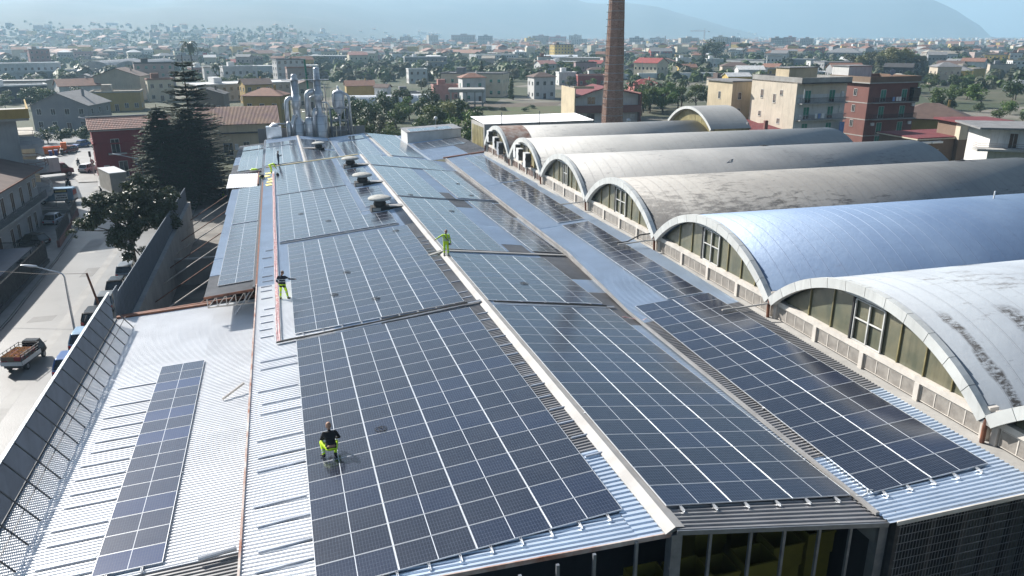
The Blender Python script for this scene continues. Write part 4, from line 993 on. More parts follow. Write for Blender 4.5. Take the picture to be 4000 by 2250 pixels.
# ------------------------------------------------------------------ windows, doors, houses
def win_mesh(w, h, frame='frame_white', shutter=None, glass='window_dark'):
    mb = MB(); t = .07
    mb.box(-w / 2, w / 2, -.02, .0, 0, h, 1)
    mb.box(-w / 2 - t, -w / 2, -.06, 0, -t, h + t, 0); mb.box(w / 2, w / 2 + t, -.06, 0, -t, h + t, 0)
    mb.box(-w / 2, w / 2, -.06, 0, h, h + t, 0); mb.box(-w / 2 - t, w / 2 + t, -.12, 0, -t - .05, -t, 0); mb.box(-.025, .025, -.045, -.02, 0, h, 0)
    if shutter: mb.box(-w / 2, w / 2, -.04, -.021, h * .25, h, 2)
    return mb.mesh('window', [frame, glass] + ([shutter] if shutter else []))
WM = {}
def window(parent, x, y, z, rz=0., w=1.1, h=1.4, sh=None, name='window', frame='frame_white'):
    k = (w, h, sh, frame)
    if k not in WM: WM[k] = win_mesh(w, h, frame, sh)
    o = put(name, WM[k], parent, loc=(x, y, z), rz=rz); return o
def roof_gable(mb, w, d, h, rise, ov=.45, th=.16, along='x'):
    if along == 'x':
        for s in (-1, 1):
            ye, yr = s * (d / 2 + ov), 0.; ze = h - rise * ov / (d / 2)
            mb.prism([(-w / 2 - ov, ye, ze), (-w / 2 - ov, yr, h + rise), (-w / 2 - ov, yr, h + rise + th), (-w / 2 - ov, ye, ze + th)], (w + 2 * ov, 0, 0))
    else:
        for s in (-1, 1):
            xe = s * (w / 2 + ov); ze = h - rise * ov / (w / 2)
            mb.prism([(xe, -d / 2 - ov, ze), (0, -d / 2 - ov, h + rise), (0, -d / 2 - ov, h + rise + th), (xe, -d / 2 - ov, ze + th)], (0, d + 2 * ov, 0))
def house(x, y, rz, w, d, h, kind, wall, roof, label, far=False, group=None, along=None, seed=0, gz=GZ):
    rr = random.Random(seed + int(x * 7 + y * 3)); rise = min(w, d) * .22
    t = thing('house', label, 'house', (x, y, gz), R(rz), group)
    mb = MB(); mb.box(-w / 2, w / 2, -d / 2, d / 2, -1, h)
    al = along or ('y' if wall in ('grey', 'beige', 'brown') and kind == 'gable' and not far and w <= d * 1.45 else 'x')
    if kind == 'gable':
        if al == 'x': mb.prism([(-w / 2, -d / 2, h), (-w / 2, d / 2, h), (-w / 2, 0, h + rise)], (w, 0, 0))
        else: mb.prism([(-w / 2, -d / 2, h), (w / 2, -d / 2, h), (0, -d / 2, h + rise)], (0, d, 0))
    mb.build('wall', 'wall_' + wall, t)
    rb = MB()
    if kind == 'gable': roof_gable(rb, w, d, h, rise, along=al)
    elif kind == 'hip':
        o = .5; k = max(.05, (w - d) / 2) if w > d else .05; z0 = h - .05
        rb.add([(-w / 2 - o, -d / 2 - o, z0), (w / 2 + o, -d / 2 - o, z0), (w / 2 + o, d / 2 + o, z0), (-w / 2 - o, d / 2 + o, z0), (-k, 0, h + rise), (k, 0, h + rise), (-w / 2 - o, -d / 2 - o, z0 - .15), (w / 2 + o, -d / 2 - o, z0 - .15), (w / 2 + o, d / 2 + o, z0 - .15), (-w / 2 - o, d / 2 + o, z0 - .15)],
               [(0, 1, 5, 4), (1, 2, 5), (2, 3, 4, 5), (3, 0, 4), (0, 6, 7, 1), (1, 7, 8, 2), (2, 8, 9, 3), (3, 9, 6, 0), (9, 8, 7, 6)])
    else:
        o = .18; p = .45 if not far else .3
        rb.box(-w / 2 + .2, w / 2 - .2, -d / 2 + .2, d / 2 - .2, h, h + .08)
        for q in ((-w / 2 - o, w / 2 + o, -d / 2 - o, -d / 2 + .2), (-w / 2 - o, w / 2 + o, d / 2 - .2, d / 2 + o), (-w / 2 - o, -w / 2 + .2, -d / 2 + .2, d / 2 - .2), (w / 2 - .2, w / 2 + o, -d / 2 + .2, d / 2 - .2)): rb.box(*q, h - .12, h + p)
        if rr.random() < .6 and w > 6: rb.box(-w * .3, -w * .3 + min(3, w * .3), -d * .1, d * .3, h + .08, h + 2.3)
    rb.build('roof', 'roof_' + roof, t)
    if not far:
        if kind != 'flat': bx(w * .2, w * .2 + .5, .3, .9, h, h + rise + .7).build('chimney_stack', 'wall_' + wall, t)
        else: MB().tube([(w * .3, d * .2, h), (w * .3, d * .2, h + 1.9)], .03, 5).build('aerial', 'dark_steel', t)
    fl = max(1, int((h - .4) / 2.9)); fz = h / fl
    if far:
        mb = MB()
        for f in range(fl):
            n = max(2, int(w / 2.6))
            for i in range(n):
                xx = -w / 2 + (i + .5) * w / n; mb.box(xx - .5, xx + .5, -d / 2 - .04, -d / 2, f * fz + .8, f * fz + 2.1)
            for s in (-1, 1):
                n2 = max(1, int(d / 3.2))
                for i in range(n2):
                    yy = -d / 2 + (i + .5) * d / n2; xs = s * w / 2; mb.box(min(xs, xs + s * .04), max(xs, xs + s * .04), yy - .5, yy + .5, f * fz + .8, f * fz + 2.1)
        mb.build('window_row', 'window_dark', t, kind='stuff')
        return t
    blank = 'blank' in label or 'greenhouse' in label
    sh = rr.choice((None, 'shutter_brown', None, 'shutter_green'))
    for f in range(fl):
        n = max(1, int(w / 3.0)) if not blank else 0
        for i in range(n):
            xx = -w / 2 + (i + .5) * w / n
            if f == 0 and i == n // 2:
                window(t, xx, -d / 2, 0, 0, 1.1, 2.1, 'shutter_brown', 'door')
            else: window(t, xx, -d / 2, f * fz + 1.0, 0, 1.1, min(1.4, fz - 1.3), sh)
        n = max(1, int(d / 3.6)) if not blank else 1
        for s in (-1, 1):
            for i in range(n): window(t, s * w / 2, -d / 2 + (i + .5) * d / n, f * fz + 1.0, s * PI / 2, 1.0, min(1.3, fz - 1.3), sh)
    if fl >= 2 and not blank and rr.random() < .6:
        for f in range(1, fl):
            bw = w * .6; mb = MB(); mb.box(-bw / 2, bw / 2, -d / 2 - 1.1, -d / 2 - .0, f * fz - .16, f * fz)
            mb.box(-bw / 2, bw / 2, -d / 2 - 1.12, -d / 2 - 1.06, f * fz, f * fz + .9)
            mb.build('balcony', 'wall_' + wall, t)
    return t
HOUSES = [
    (-52.7, 219.7, -12, 14.2, 14.2, 6.5, 'gable', 'grey', 'grey', 'grey gabled workshop with plain end wall and one air conditioner facing the street'),
    (-56.6, 323.3, -6, 16.6, 13.3, 9, 'gable', 'beige', 'brown', 'tall beige gabled house with blank end wall behind the yellow block'),
    (-71.5, 318.7, 22, 14.5, 10.2, 6, 'gable', 'white', 'tile', 'low white house with long tiled roof left of the tall beige house'),
    (-75.2, 352.0, 2, 8.8, 7.0, 7, 'gable', 'grey', 'grey', 'small grey gable behind the low tiled house'),
    (-50.8, 275.2, 2, 15.0, 9.0, 6, 'flat', 'ochre', 'beige', 'plain yellowish block with flat roof below the tall beige house'),
    (-41.8, 311.4, 15, 9.2, 5.5, 8, 'flat', 'cream', 'tile', 'cream house with brown shutters left of the tall conifer top'),
    (-55.8, 408.6, 12, 17.8, 7.1, 11, 'flat', 'pinkgrey', 'dark', 'long pinkish apartment block with dark flat roof in the hazy left'),
    (-134.2, 492.0, 21, 34.7, 17.3, 9, 'flat', 'white', 'white', 'long white factory shed at the left edge with bright roof'),
    (-116.4, 487.7, 17, 22.2, 11.1, 5, 'flat', 'grey', 'white', 'low pale shed in front of the twin vaulted factory'),
    (-93.9, 322.0, 20, 20.7, 10.3, 6, 'flat', 'dark', 'white', 'dark open shed with white roof edge at the far left'),
    (-20.8, 256.2, -8, 11.4, 8.0, 6, 'gable', 'brown', 'dark', 'brown brick gabled barn right of the tall conifer'),
    (-162.4, 642.4, 24, 13.1, 7.9, 14, 'flat', 'pink', 'pinkgrey', 'hazy pink apartment block alone on the left plain'),
    (-16.4, 406.9, 14, 16.5, 8.2, 9, 'flat', 'white', 'white', 'white apartment house with stepped terraces above the brown barn'),
    (-31.1, 425.9, 14, 7.2, 5.0, 8, 'flat', 'white', 'beige', 'small white house between palm and terraced white house'),
    (-6.5, 290.3, 16, 9.9, 7.9, 7, 'gable', 'ochre', 'brown', 'ochre gabled house behind the rusty roofed building'),
    (-2.1, 202.4, -19, 9.9, 7.9, 9, 'hip', 'ochre', 'tile', 'ochre house with dark red hipped roof beside the steel towers'),
    (10.2, 265.4, 10, 6.0, 4.8, 8, 'gable', 'beige', 'brown', 'beige gabled house seen between the two steel towers'),
    (8.4, 414.3, 17, 15.1, 7.5, 12, 'flat', 'white', 'grey', 'white four storey block with open stair behind the steel towers'),
    (12.2, 383.1, 6, 11.8, 5.9, 9, 'flat', 'pinkgrey', 'tile', 'brown terraced house in front of the white four storey block'),
    (31.2, 287.5, 0, 10.5, 7.4, 6, 'gable', 'ochre', 'tile', 'beige farmhouse with striped tiled roof right of the steel towers'),
    (38.1, 273.2, -27, 4.9, 4.4, 6, 'gable', 'white', 'brown', 'small white villa with pointed dormer beside the beige farmhouse'),
    (63.8, 284.3, -2, 10.2, 6.1, 5.5, 'flat', 'pink', 'pink', 'pink flat roofed house left of the white villa'),
    (72.0, 274.7, 0, 8.9, 7.1, 9, 'hip', 'white', 'tile', 'white villa with hipped roof beside the pink house'),
    (80.8, 304.0, -28, 26.0, 13.0, 9, 'flat', 'cream', 'grey', 'long pale school building with flat roof behind the white villa'),
    (72.6, 398.5, 0, 9.7, 7.8, 7, 'flat', 'white', 'white', 'white house with roof tower among the dark orchard'),
    (104.6, 509.3, -3, 10.5, 7.3, 7, 'flat', 'grey', 'beige', 'grey house above the white house with roof tower'),
    (66.4, 636.8, 6, 14.8, 8.9, 9, 'gable', 'cream', 'pink', 'cream house with pink roof above the orchard'),
    (113.4, 592.9, -5, 32.3, 11.3, 8, 'flat', 'grey', 'white', 'long warehouse with gleaming white roof above the orchard'),
    (47.5, 277.8, 1, 9.0, 6.3, 3.5, 'flat', 'dark', 'grey', 'low dark farm shed above the plastic tunnels'),
    (102.4, 282.2, 3, 9.0, 7.2, 8.5, 'hip', 'white', 'brown', 'three storey white villa left of the brick chimney'),
    (142.4, 361.3, -6, 8.8, 7.0, 6, 'flat', 'white', 'white', 'white flat roofed annex beside the three storey white villa'),
    (164.5, 458.0, 9, 11.0, 8.8, 7, 'gable', 'white', 'pink', 'white gabled house with pink roof above the three storey villa'),
    (173.7, 413.6, -12, 12.1, 7.3, 9, 'flat', 'mauve', 'brown', 'mauve block with balconies left of the chimney'),
    (172.1, 392.4, -11, 9.7, 5.8, 6, 'hip', 'white', 'brown', 'white house with brown hipped roof against the chimney'),
    (151.8, 351.1, -14, 13.9, 8.3, 5, 'flat', 'red', 'pink', 'dark red house with pale pink flat roof left of the chimney'),
    (278.1, 737.4, 4, 20.5, 12.3, 15, 'flat', 'yellow', 'brown', 'yellow apartment block standing alone near the city edge'),
    (138.7, 264.5, -6, 10.5, 8.4, 6, 'hip', 'redpink', 'red', 'pink house with red hipped roof right of the chimney'),
    (395.4, 753.1, -15, 22.4, 13.4, 8, 'gable', 'red', 'grey', 'brick red twin gabled works right of the chimney'),
    (249.0, 431.3, -11, 11.7, 8.2, 5, 'gable', 'yellow', 'tile', 'yellow cottage with pale tiled roof'),
    (275.1, 417.2, -22, 17.0, 10.2, 6, 'hip', 'beige', 'brown', 'pair of beige cottages with brown hipped roofs'),
    (268.2, 390.7, -18, 15.2, 9.1, 5, 'gable', 'white', 'white', 'row of small white roofed cottages left of the beige apartments'),
    (287.4, 396.1, -59, 10.4, 8.3, 6, 'gable', 'white', 'tile', 'white gabled house with dark red roof above the beige apartments'),
    (426.0, 401.2, -55, 15.4, 9.2, 6, 'gable', 'cream', 'brown', 'cream two storey house right of the yellow green poplars'),
    (388.0, 394.2, -57, 12.2, 8.6, 8, 'flat', 'white', 'dark', 'white villa with dark roof terrace right of the poplars'),
    (319.4, 329.7, -51, 13.7, 8.2, 8, 'gable', 'dark', 'dark', 'dark grey gabled house in front of the poplars'),
    (604.9, 530.3, -60, 16.0, 9.6, 8, 'flat', 'yellow', 'grey', 'yellow and grey block near the right edge'),
    (888.1, 837.4, -51, 92.2, 27.7, 7, 'flat', 'grey', 'grey', 'very long grey factory shed near the right edge'),
    (1057.6, 1091.3, -49, 41.8, 16.7, 8, 'flat', 'beige', 'beige', 'long beige warehouse on the far right plain'),
    (572.2, 684.7, -45, 33.6, 20.2, 7, 'hip', 'grey', 'grey', 'wide grey hipped barn left of the poplars'),
    (653.2, 839.8, -49, 23.7, 14.2, 8, 'flat', 'red', 'brown', 'brick red house left of the wide grey barn'),
    (389.2, 477.5, -43, 9.6, 7.7, 4, 'flat', 'white', 'white', 'tiny white house above the red roof of the apartments'),
    (422.6, 550.4, -45, 17.7, 10.6, 5, 'flat', 'grey', 'white', 'grey house with white roof slab behind the beige apartments'),
    (276.7, 325.2, -49, 9.8, 6.9, 7, 'gable', 'grey', 'red', 'house with bright red roof between the two apartment blocks'),
    (259.1, 347.6, -40, 12.7, 8.9, 7, 'flat', 'ochre', 'beige', 'ochre roof lodge behind the beige apartments'),
    (265.6, 523.1, -14, 13.4, 9.4, 6, 'flat', 'white', 'beige', 'white farmhouse right behind the chimney'),
    (274.5, 507.8, -36, 13.6, 9.5, 6, 'gable', 'beige', 'tile', 'beige house under the dark trees right of the chimney'),
    (324.3, 572.4, -19, 11.3, 7.9, 6, 'flat', 'white', 'white', 'white house under the umbrella pines'),
    (579.7, 865.9, -28, 33.4, 20.1, 8, 'flat', 'white', 'grey', 'white low factory right of the tall white apartments'),
    (392.6, 667.4, -25, 13.8, 9.7, 6, 'hip', 'cream', 'tile', 'cream villa beside the round pine'),
    (487.4, 441.5, -57, 14.9, 10.5, 6, 'gable', 'white', 'tile', 'white farmhouse right of the cream two storey house'),
    (920.7, 1085.7, -45, 35.7, 21.4, 7, 'gable', 'white', 'tile', 'white farm with long red roof on the far right plain'),
    (1325.4, 1273.2, -51, 49.0, 24.5, 7, 'gable', 'yellow', 'tile', 'yellow barn with tiled roof on the far right plain'),
]
for i, hdat in enumerate(HOUSES): house(*hdat, seed=i)

def fac_box(t, w, d, h, m, name='wall'):
    return bx(-w / 2, w / 2, -d / 2, d / 2, -.5, h).build(name, m, t)
def balcony(t, x0, x1, y, z, dep=1.1, rail='dark_steel', slab='concrete_pale', solid=None, base=True):
    o = bx(x0, x1, y - dep, y, z - .18, z).build('balcony', slab, t); mb = MB()
    if solid: mb.box(x0, x1, y - dep, y - dep + .08, z, z + .95)
    else:
        mb.bar((x0, y - dep + .05, z + 1), (x1, y - dep + .05, z + 1), .06)
        n = int((x1 - x0) / .22)
        for i in range(n + 1): mb.bar((x0 + (x1 - x0) * i / n, y - dep + .05, z), (x0 + (x1 - x0) * i / n, y - dep + .05, z + 1), .035)
        for x in (x0, x1): mb.bar((x, y - dep, z + 1), (x, y, z + 1), .05); mb.bar((x, y - dep * .5, z), (x, y - dep * .5, z + 1), .035)
    mb.build('railing', solid or rail, o); return o
def loc_corner(x, y, rz, w, d):      # front left corner -> centre
    c, s = math.cos(rz), math.sin(rz); return (x + c * w / 2 - s * d / 2, y + s * w / 2 + c * d / 2, GZ)
# beige stained apartment house
rz = R(4); w, d, h = 12.4, 14.0, 15.2
ap = thing('apartment_house', 'stained beige apartment house with blank side wall and balconies hung with washing', 'apartment house', loc_corner(98.1, 114.4, rz, w, d), rz)
fac_box(ap, w, d, h - .02, 'wall_stained')
bx(-w / 2 + .05, w / 2 - .05, -d / 2 - .03, -d / 2, 3.2, 12.9).build('front_render', 'wall_white', ap); bx(-w / 2 + .05, w / 2 - .05, -d / 2 - .03, -d / 2, 0, 3.2).build('front_render', 'wall_redpink', ap)
mb = MB()
for q in ((-w / 2, w / 2, -d / 2 - 1.2, -d / 2 - 1.0), (-w / 2, w / 2, d / 2 - .2, d / 2), (-w / 2 + .0, -w / 2 + .2, -d / 2 - 1.0, d / 2 - .2), (w / 2 - .2, w / 2, -d / 2 - 1.0, d / 2 - .2)): mb.box(*q, h, h + .95)
mb.build('parapet', 'concrete', ap); bx(-w / 2, w / 2, -d / 2 - 1.25, d / 2, h - .25, h).build('roof_slab', 'roof_dark', ap)
bx(-w / 2 + .2, -w / 2 + 7.2, -d / 2 + 3, -d / 2 + 7, h, h + 2.6).build('stair_head', 'wall_sand', ap); bx(-w / 2 + 0, -w / 2 + 7.4, -d / 2 + 2.8, -d / 2 + 7.2, h + 2.6, h + 2.75).build('stair_roof', 'roof_grey', ap)
for z in (8.1, 11.3): pass
for z, gm in ((11.3, 'shutter_green'), (8.1, 'shutter_green'), (4.9, 'shutter_green')):
    for x in (-3.4, 2.6): window(ap, x, -d / 2 - .03, z, 0, 1.35, 2.3, gm, 'balcony_door')
balcony(ap, -w / 2 + .5, w / 2 - .5, -d / 2 - .03, 11.25, 1.3, 'black_plastic'); balcony(ap, -w / 2 + .5, w / 2 - .5, -d / 2 - .03, 8.05, 1.3, 'grey_steel')
for y, z, hh in ((3.4, 11.7, 1.6), (-.6, 11.0, 1.6), (3.6, 8.0, .9), (-2.6, 12.6, .9), (-2.4, 7.0, .9), (3.9, 3.6, 1.0)): window(ap, -w / 2, y, z, -PI / 2, .7, hh, 'shutter_brown')
MB().box(-.62, .62, -.03, .02, 0, 2.6).build('awning_cloth', 'laundry_blue', ap, loc=(w / 2 - 1.3, -d / 2 - 1.3, 4.8))
for x, ww, m in ((-2.0, .5, 'laundry_white'), (-1.2, .6, 'laundry_blue'), (-.3, .7, 'laundry_white')):
    o = MB().box(-ww / 2, ww / 2, -.02, .02, 0, .95).build('laundry_sheet', m); o.matrix_world = Matrix.Translation(Vector(loc_corner(98.1, 114.4, rz, w, d))) @ Matrix.Rotation(rz, 4, 'Z') @ Matrix.Translation((x, -d / 2 - 1.42, 8.3))
    tag(o, 'pale washing hung on the lower balcony of the stained beige apartments', 'laundry', 'washing on the beige apartment balcony')
MB().tube([(w / 2 - 11.6, -d / 2 - 1.25, 11.2), (w / 2 - 11.6, -d / 2 - 1.25, 14.0)], .05, 6).build('white_pole', 'white_plastic', ap)
bx(w / 2 - 1.4, w / 2 - .8, -d / 2 - .3, -d / 2 - .03, 12.3, 13.3).build('boiler', 'white_plastic', ap); bx(w / 2 - 1.5, w / 2 - .6, -d / 2 - .25, -d / 2 - .03, 9.2, 10.6).build('shrine', 'frame_white', ap)
lb = thing('apartment_house', 'narrow yellowish tenement behind the stained beige apartments', 'apartment house', loc_corner(94.5, 131.5, R(4), 7, 9), R(4)); fac_box(lb, 7, 9, 14.4, 'wall_sand')
bx(-3.8, 3.8, -4.8, 4.8, 14.4, 14.7).build('roof', 'roof_grey', lb)
for z in (4, 7.4, 10.8): window(lb, -1.5, -4.5, z, 0, .7, 1.4, 'shutter_brown'); window(lb, -3.5, 0, z, -PI / 2, .7, 1.4)
# red brown apartment house
w, d, h = 13.6, 11.5, 14.6
ar = thing('apartment_house', 'red brown apartment house with white string courses and green shutters', 'apartment house', loc_corner(121.6, 121.8, rz, w, d), rz)
fac_box(ar, w, d, h, 'wall_brickred')
for z in (3.3, 6.75, 10.25): 
    mb = MB(); mb.box(-w / 2 - .04, w / 2 + .04, -d / 2 - .05, d / 2 + .05, z - .22, z - .02); mb.build('string_course', 'concrete_pale', ar)
bx(-w / 2 - .6, w / 2 + .9, -d / 2 - .6, d / 2 + .5, h - .4, h - .18).build('cornice', 'concrete_pale', ar)
mb = MB()
for q in ((-w / 2 - .3, w / 2 + .3, -d / 2 - .3, -d / 2 - .1), (-w / 2 - .3, w / 2 + .3, d / 2 - .1, d / 2 + .1), (-w / 2 - .3, -w / 2 - .1, -d / 2 - .1, d / 2 - .1), (w / 2 + .1, w / 2 + .3, -d / 2 - .1, d / 2 - .1)): mb.box(*q, h - .18, h + 1.0)
mb.build('parapet', 'wall_brown', ar); bx(-w / 2, w / 2, -d / 2, d / 2, h, h + .3).build('roof_slab', 'roof_red', ar)
bx(-w / 2 - .2, -w / 2 + 6.3, d / 2 - 5.2, d / 2 - .2, h + .3, h + 2.9).build('stair_head', 'wall_white', ar); bx(-w / 2 - .4, -w / 2 + 6.5, d / 2 - 5.4, d / 2, h + 2.9, h + 3.05).build('stair_roof', 'roof_grey', ar)
for z in (.6, 3.45, 6.9, 10.4):
    for x in (-2.7, 3.2): window(ar, x, -d / 2, z, 0, 1.4, 2.4, 'shutter_green', 'balcony_door')
for z in (6.75, 10.25): balcony(ar, -w / 2 + 1.0, w / 2 - .4, -d / 2, z, 1.2, 'black_plastic')
for z in (5.0, 8.2, 11.6): window(ar, -w / 2, -2.0, z, -PI / 2, .8, 1.3); window(ar, -w / 2, 2.6, z, -PI / 2, 1.0, 1.5, 'frame_white')
bx(w / 2 - 2.1, w / 2 - .3, -d / 2 - 1.15, -d / 2, 10.3, 13.2).build('glazed_veranda', 'window_dark', ar)
for x, z in ((-5.2, 5.3), (5.3, 5.3), (5.6, 9.2)): bx(x, x + .85, -d / 2 - .35, -d / 2, z, z + .65).build('air_unit', 'white_plastic', ar)
for i, x in enumerate((-.9, .1, .9)):
    o = MB().box(-.33, .33, -.02, .02, 0, .9).build('laundry_sheet', 'laundry_white' if i else 'laundry_blue'); o.matrix_world = ar.matrix_basis @ Matrix.Translation((x, -d / 2 - 1.3, 10.5))
    tag(o, 'washing over the top balcony rail of the red brown apartments', 'laundry', 'washing on the red brown apartment balcony')
for x, y in ((1.5, -3), (5, 0)):
    o = thing('satellite_dish', 'satellite dish on the red roof of the red brown apartments', 'dish', ar.matrix_basis @ Vector((x, y, h + .3)), group='dishes on the red roof'); MB().tube([(0, 0, 0), (0, 0, 1.3)], .04, 6).build('pole', 'grey_steel', o)
    q = MB().lathe([(.05, 0), (.4, .05), (.6, .16), (.58, .17), (.38, .07), (.02, .02)], n=16).build('dish', 'grey_steel', o, True); q.matrix_local = Matrix.Translation((0, 0, 1.3)) @ Matrix.Rotation(R(70), 4, 'X')
# yellow house with dark hipped roof, maroon flat roofs, white corner house on the right
house(150, 133, -42, 17, 14, 5.6, 'hip', 'ochre', 'brown', 'ochre house with big dark hipped roof right of the red brown apartments')
mr = thing('house', 'long maroon flat roofed house with cream edge and brick side wall near the right edge', 'house', (122.5, 102.3, GZ), R(0))
pts = [(-9.3, 5.9), (-9.9, -5.1), (4.5, -4.8), (13.8, 6.1)]
MB().prism([(x * .97, y * .95, 0) for x, y in pts], (0, 0, 5.7)).build('wall', 'wall_brown', mr); MB().prism([(x, y, 5.7) for x, y in pts], (0, 0, .3)).build('roof', 'roof_maroon', mr)
MB().prism([(x * 1.015, y * 1.02, 5.62) for x, y in pts], (0, 0, .2)).build('roof_edge', 'wall_cream', mr)
for x in (-8.5, -5.8): bx(x - 1.2, x + 1.2, -5.75, -5.0, 5.0, 5.35).build('awning', 'laundry_white', mr)
window(mr, -5.5, -4.95, 1.5, 0, 1.6, 2.2, 'shutter_brown', 'door')
ms = thing('stair_tower', 'brick stair tower with maroon roof and cream corner at the right edge', 'house', (126.6, 99.0, GZ), R(-12))
bx(-4.6, 4.6, -3.5, 3.5, 0, 8.6).build('wall', 'wall_brown', ms); bx(-5.4, 5.4, -4.0, 4.0, 8.6, 8.95).build('roof', 'roof_maroon', ms); bx(-4.66, -3.2, -3.56, -2.2, 5.5, 8.6).build('corner_render', 'wall_cream', ms); window(ms, -2.6, -3.5, 5.8, 0, .9, 2.2, 'shutter_brown', 'door')
wh = thing('house', 'white house with grey roof slab and long balcony cut by the right edge', 'house', (117.5, 84.5, GZ), R(-28))
bx(-3.0, 8, -4, 6, 0, 9.3).build('wall', 'wall_white', wh); bx(-5.2, 9, -5.2, 7, 9.3, 9.6).build('roof', 'roof_grey', wh); bx(-5.5, 8, -6.4, -4, 5.9, 6.25).build('balcony', 'concrete_pale', wh)
mb = MB()
for z in (6.55, 6.85, 7.15): mb.bar((-5.4, -6.3, z), (8, -6.3, z), .04); mb.bar((-5.4, -6.3, z), (-5.4, -4, z), .04)
mb.build('railing', 'rust', wh); window(wh, .5, -4, 6.3, 0, 1.2, 2.3, 'shutter_brown', 'balcony_door')
lr = thing('house', 'group of low rust red roofs with chimneys under the stained beige apartments', 'house', (94.8, 122.5, GZ), R(-4))
bx(-5.5, 5.2, -6.6, 6, 0, 5.6).build('wall', 'wall_brickred', lr)
for x0, x1, y0, y1, z in ((-5.8, -.4, -6.9, 0, 6.0), (-.2, 5.4, -5.5, 1, 6.1), (-5.8, 5.4, 1.2, 6.4, 6.4)):
    MB().prism([(x0, y0, z - .4), (x1, y0, z - .4), (x1, y1, z + .3), (x0, y1, z + .3)], (0, 0, .16)).build('roof', 'roof_maroon', lr)
for x, y in ((-4.6, -2), (-.2, -4.6), (3.2, 2)): bx(x - .35, x + .35, y - .3, y + .3, 5.5, 7.7).build('chimney_stack', 'wall_brickred', lr)
# house right behind the brick chimney
cz_ = thing('house', 'two storey house with long brown balcony and dark gabled roof right behind the brick chimney', 'house', (91.5, 196.5, GZ), R(-6))
bx(-9.8, 9.4, -6.5, 6.5, -.5, 7.2).build('wall', 'wall_white', cz_); bx(-10.1, -9.8, -8.6, 6.5, -.5, 9.8).build('side_wall', 'wall_sand', cz_); bx(9.4, 9.8, -8.4, 6.5, -.5, 8.4).build('side_wall', 'wall_brickred', cz_)
mb = MB(); mb.prism([(-9.8, -8.4, 7.4), (-.5, -8.4, 10.2), (9.9, -8.4, 8.0), (9.9, -8.4, 7.8), (-.5, -8.4, 9.95), (-9.8, -8.4, 7.2)][::-1], (0, 15, 0)); mb.build('roof', 'roof_maroon', cz_)
MB().prism([(-9.8, -6.5, 7.0), (9.4, -6.5, 7.0), (9.4, -6.5, 7.7), (-.5, -6.5, 9.8), (-9.8, -6.5, 7.3)], (0, .3, 0)).build('gable_wall', 'wall_white', cz_)
bx(-9.8, 9.4, -8.4, -6.5, 3.4, 3.65).build('balcony', 'concrete_pale', cz_); bx(-9.8, 9.4, -8.5, -8.35, 3.0, 5.1).build('balcony_front', 'wall_brickred', cz_)
for x in (-4.6, 3.5): window(cz_, x, -6.5, 5.3, 0, 2.2, 2.0, None); window(cz_, x, -6.5, .3, 0, 2.2, 2.3, 'shutter_brown', 'door')
bx(7.2, 8.4, -6.9, -6.5, 1.2, 2.6).build('air_unit', 'white_plastic', cz_)
MB().prism([(-10, -7, 9.6), (-4, -7, 9.6), (-4, -7, 10.3), (-10, -7, 10.3)], (0, .3, 0)).build('parapet', 'wall_sand', cz_)
# pale concrete frame on stilts
pf = thing('concrete_frame', 'unfinished concrete frame on stilts beside the white villa', 'building', (63.9, 249.5, GZ), R(-14))
for z in (1.4, 5.4): bx(-6, 6, -4.5, 4.5, z, z + .3).build('slab', 'concrete', pf)
bx(-6.2, 6.2, -4.7, 4.7, 5.7, 6.5).build('parapet', 'concrete', pf)
for x in (-5.5, -2.8, 0, 2.8, 5.5):
    for y in (-4, 0, 4): bx(x - .25, x + .25, y - .25, y + .25, 0, 5.4).build('column', 'concrete', pf)
# plastic tunnels
def tunnel(x, y, rz, n, L, wdt, hgt, label, m='tunnel_plastic', group='plastic growing tunnels'):
    for k in range(n):
        mb = MB(); N = 10
        for i in range(N + 1):
            a = PI * i / N
            for q in (0, L): mb.v.append((wdt / 2 - math.cos(a) * wdt / 2, q, max(0, math.sin(a)) ** .8 * hgt))
        for i in range(N): mb.f.append((2 * i, 2 * i + 1, 2 * i + 3, 2 * i + 2)); mb.m.append(0)
        mb.f.append(tuple(2 * i for i in range(N + 1))); mb.m.append(0); mb.f.append(tuple(2 * i + 1 for i in range(N, -1, -1))); mb.m.append(0)
        c, s = math.cos(rz), math.sin(rz)
        t = thing('plastic_tunnel', label, 'greenhouse', (x + c * k * wdt * 1.03, y + s * k * wdt * 1.03, GZ), rz, group)
        mb.build('cover', m, t)
        mb = MB()
        for j in range(int(L / 3) + 1): mb.tube([(wdt / 2 - math.cos(PI * i / N) * wdt / 2 * 1.005, min(L, j * 3), max(0, math.sin(PI * i / N)) ** .8 * hgt + .02) for i in range(N + 1)], .04, 4)
        mb.build('hoop', 'grey_steel', t)
tunnel(34.5, 263.5, R(80), 1, 11, 7, 3.6, 'left white plastic tunnel behind the dark grove', group=None); tunnel(43.6, 263, R(80), 1, 10, 7, 3.6, 'middle white plastic tunnel behind the dark grove', group=None); tunnel(56.0, 268, R(80), 1, 9, 6.5, 3.4, 'right white plastic tunnel beside the concrete frame', group=None)
tunnel(316, 262, R(-52), 9, 62, 8.2, 3.9, 'white plastic tunnel in the long row at the right edge')
tunnel(-118, 545, R(-14), 2, 60, 21, 8.5, 'grey vaulted factory in the twin vaults far left', 'sheet_weathered', 'twin vaulted factory far left')
tunnel(281, 700, R(70), 1, 34, 16, 6, 'single white arched hall just right of the brick chimney', group=None)

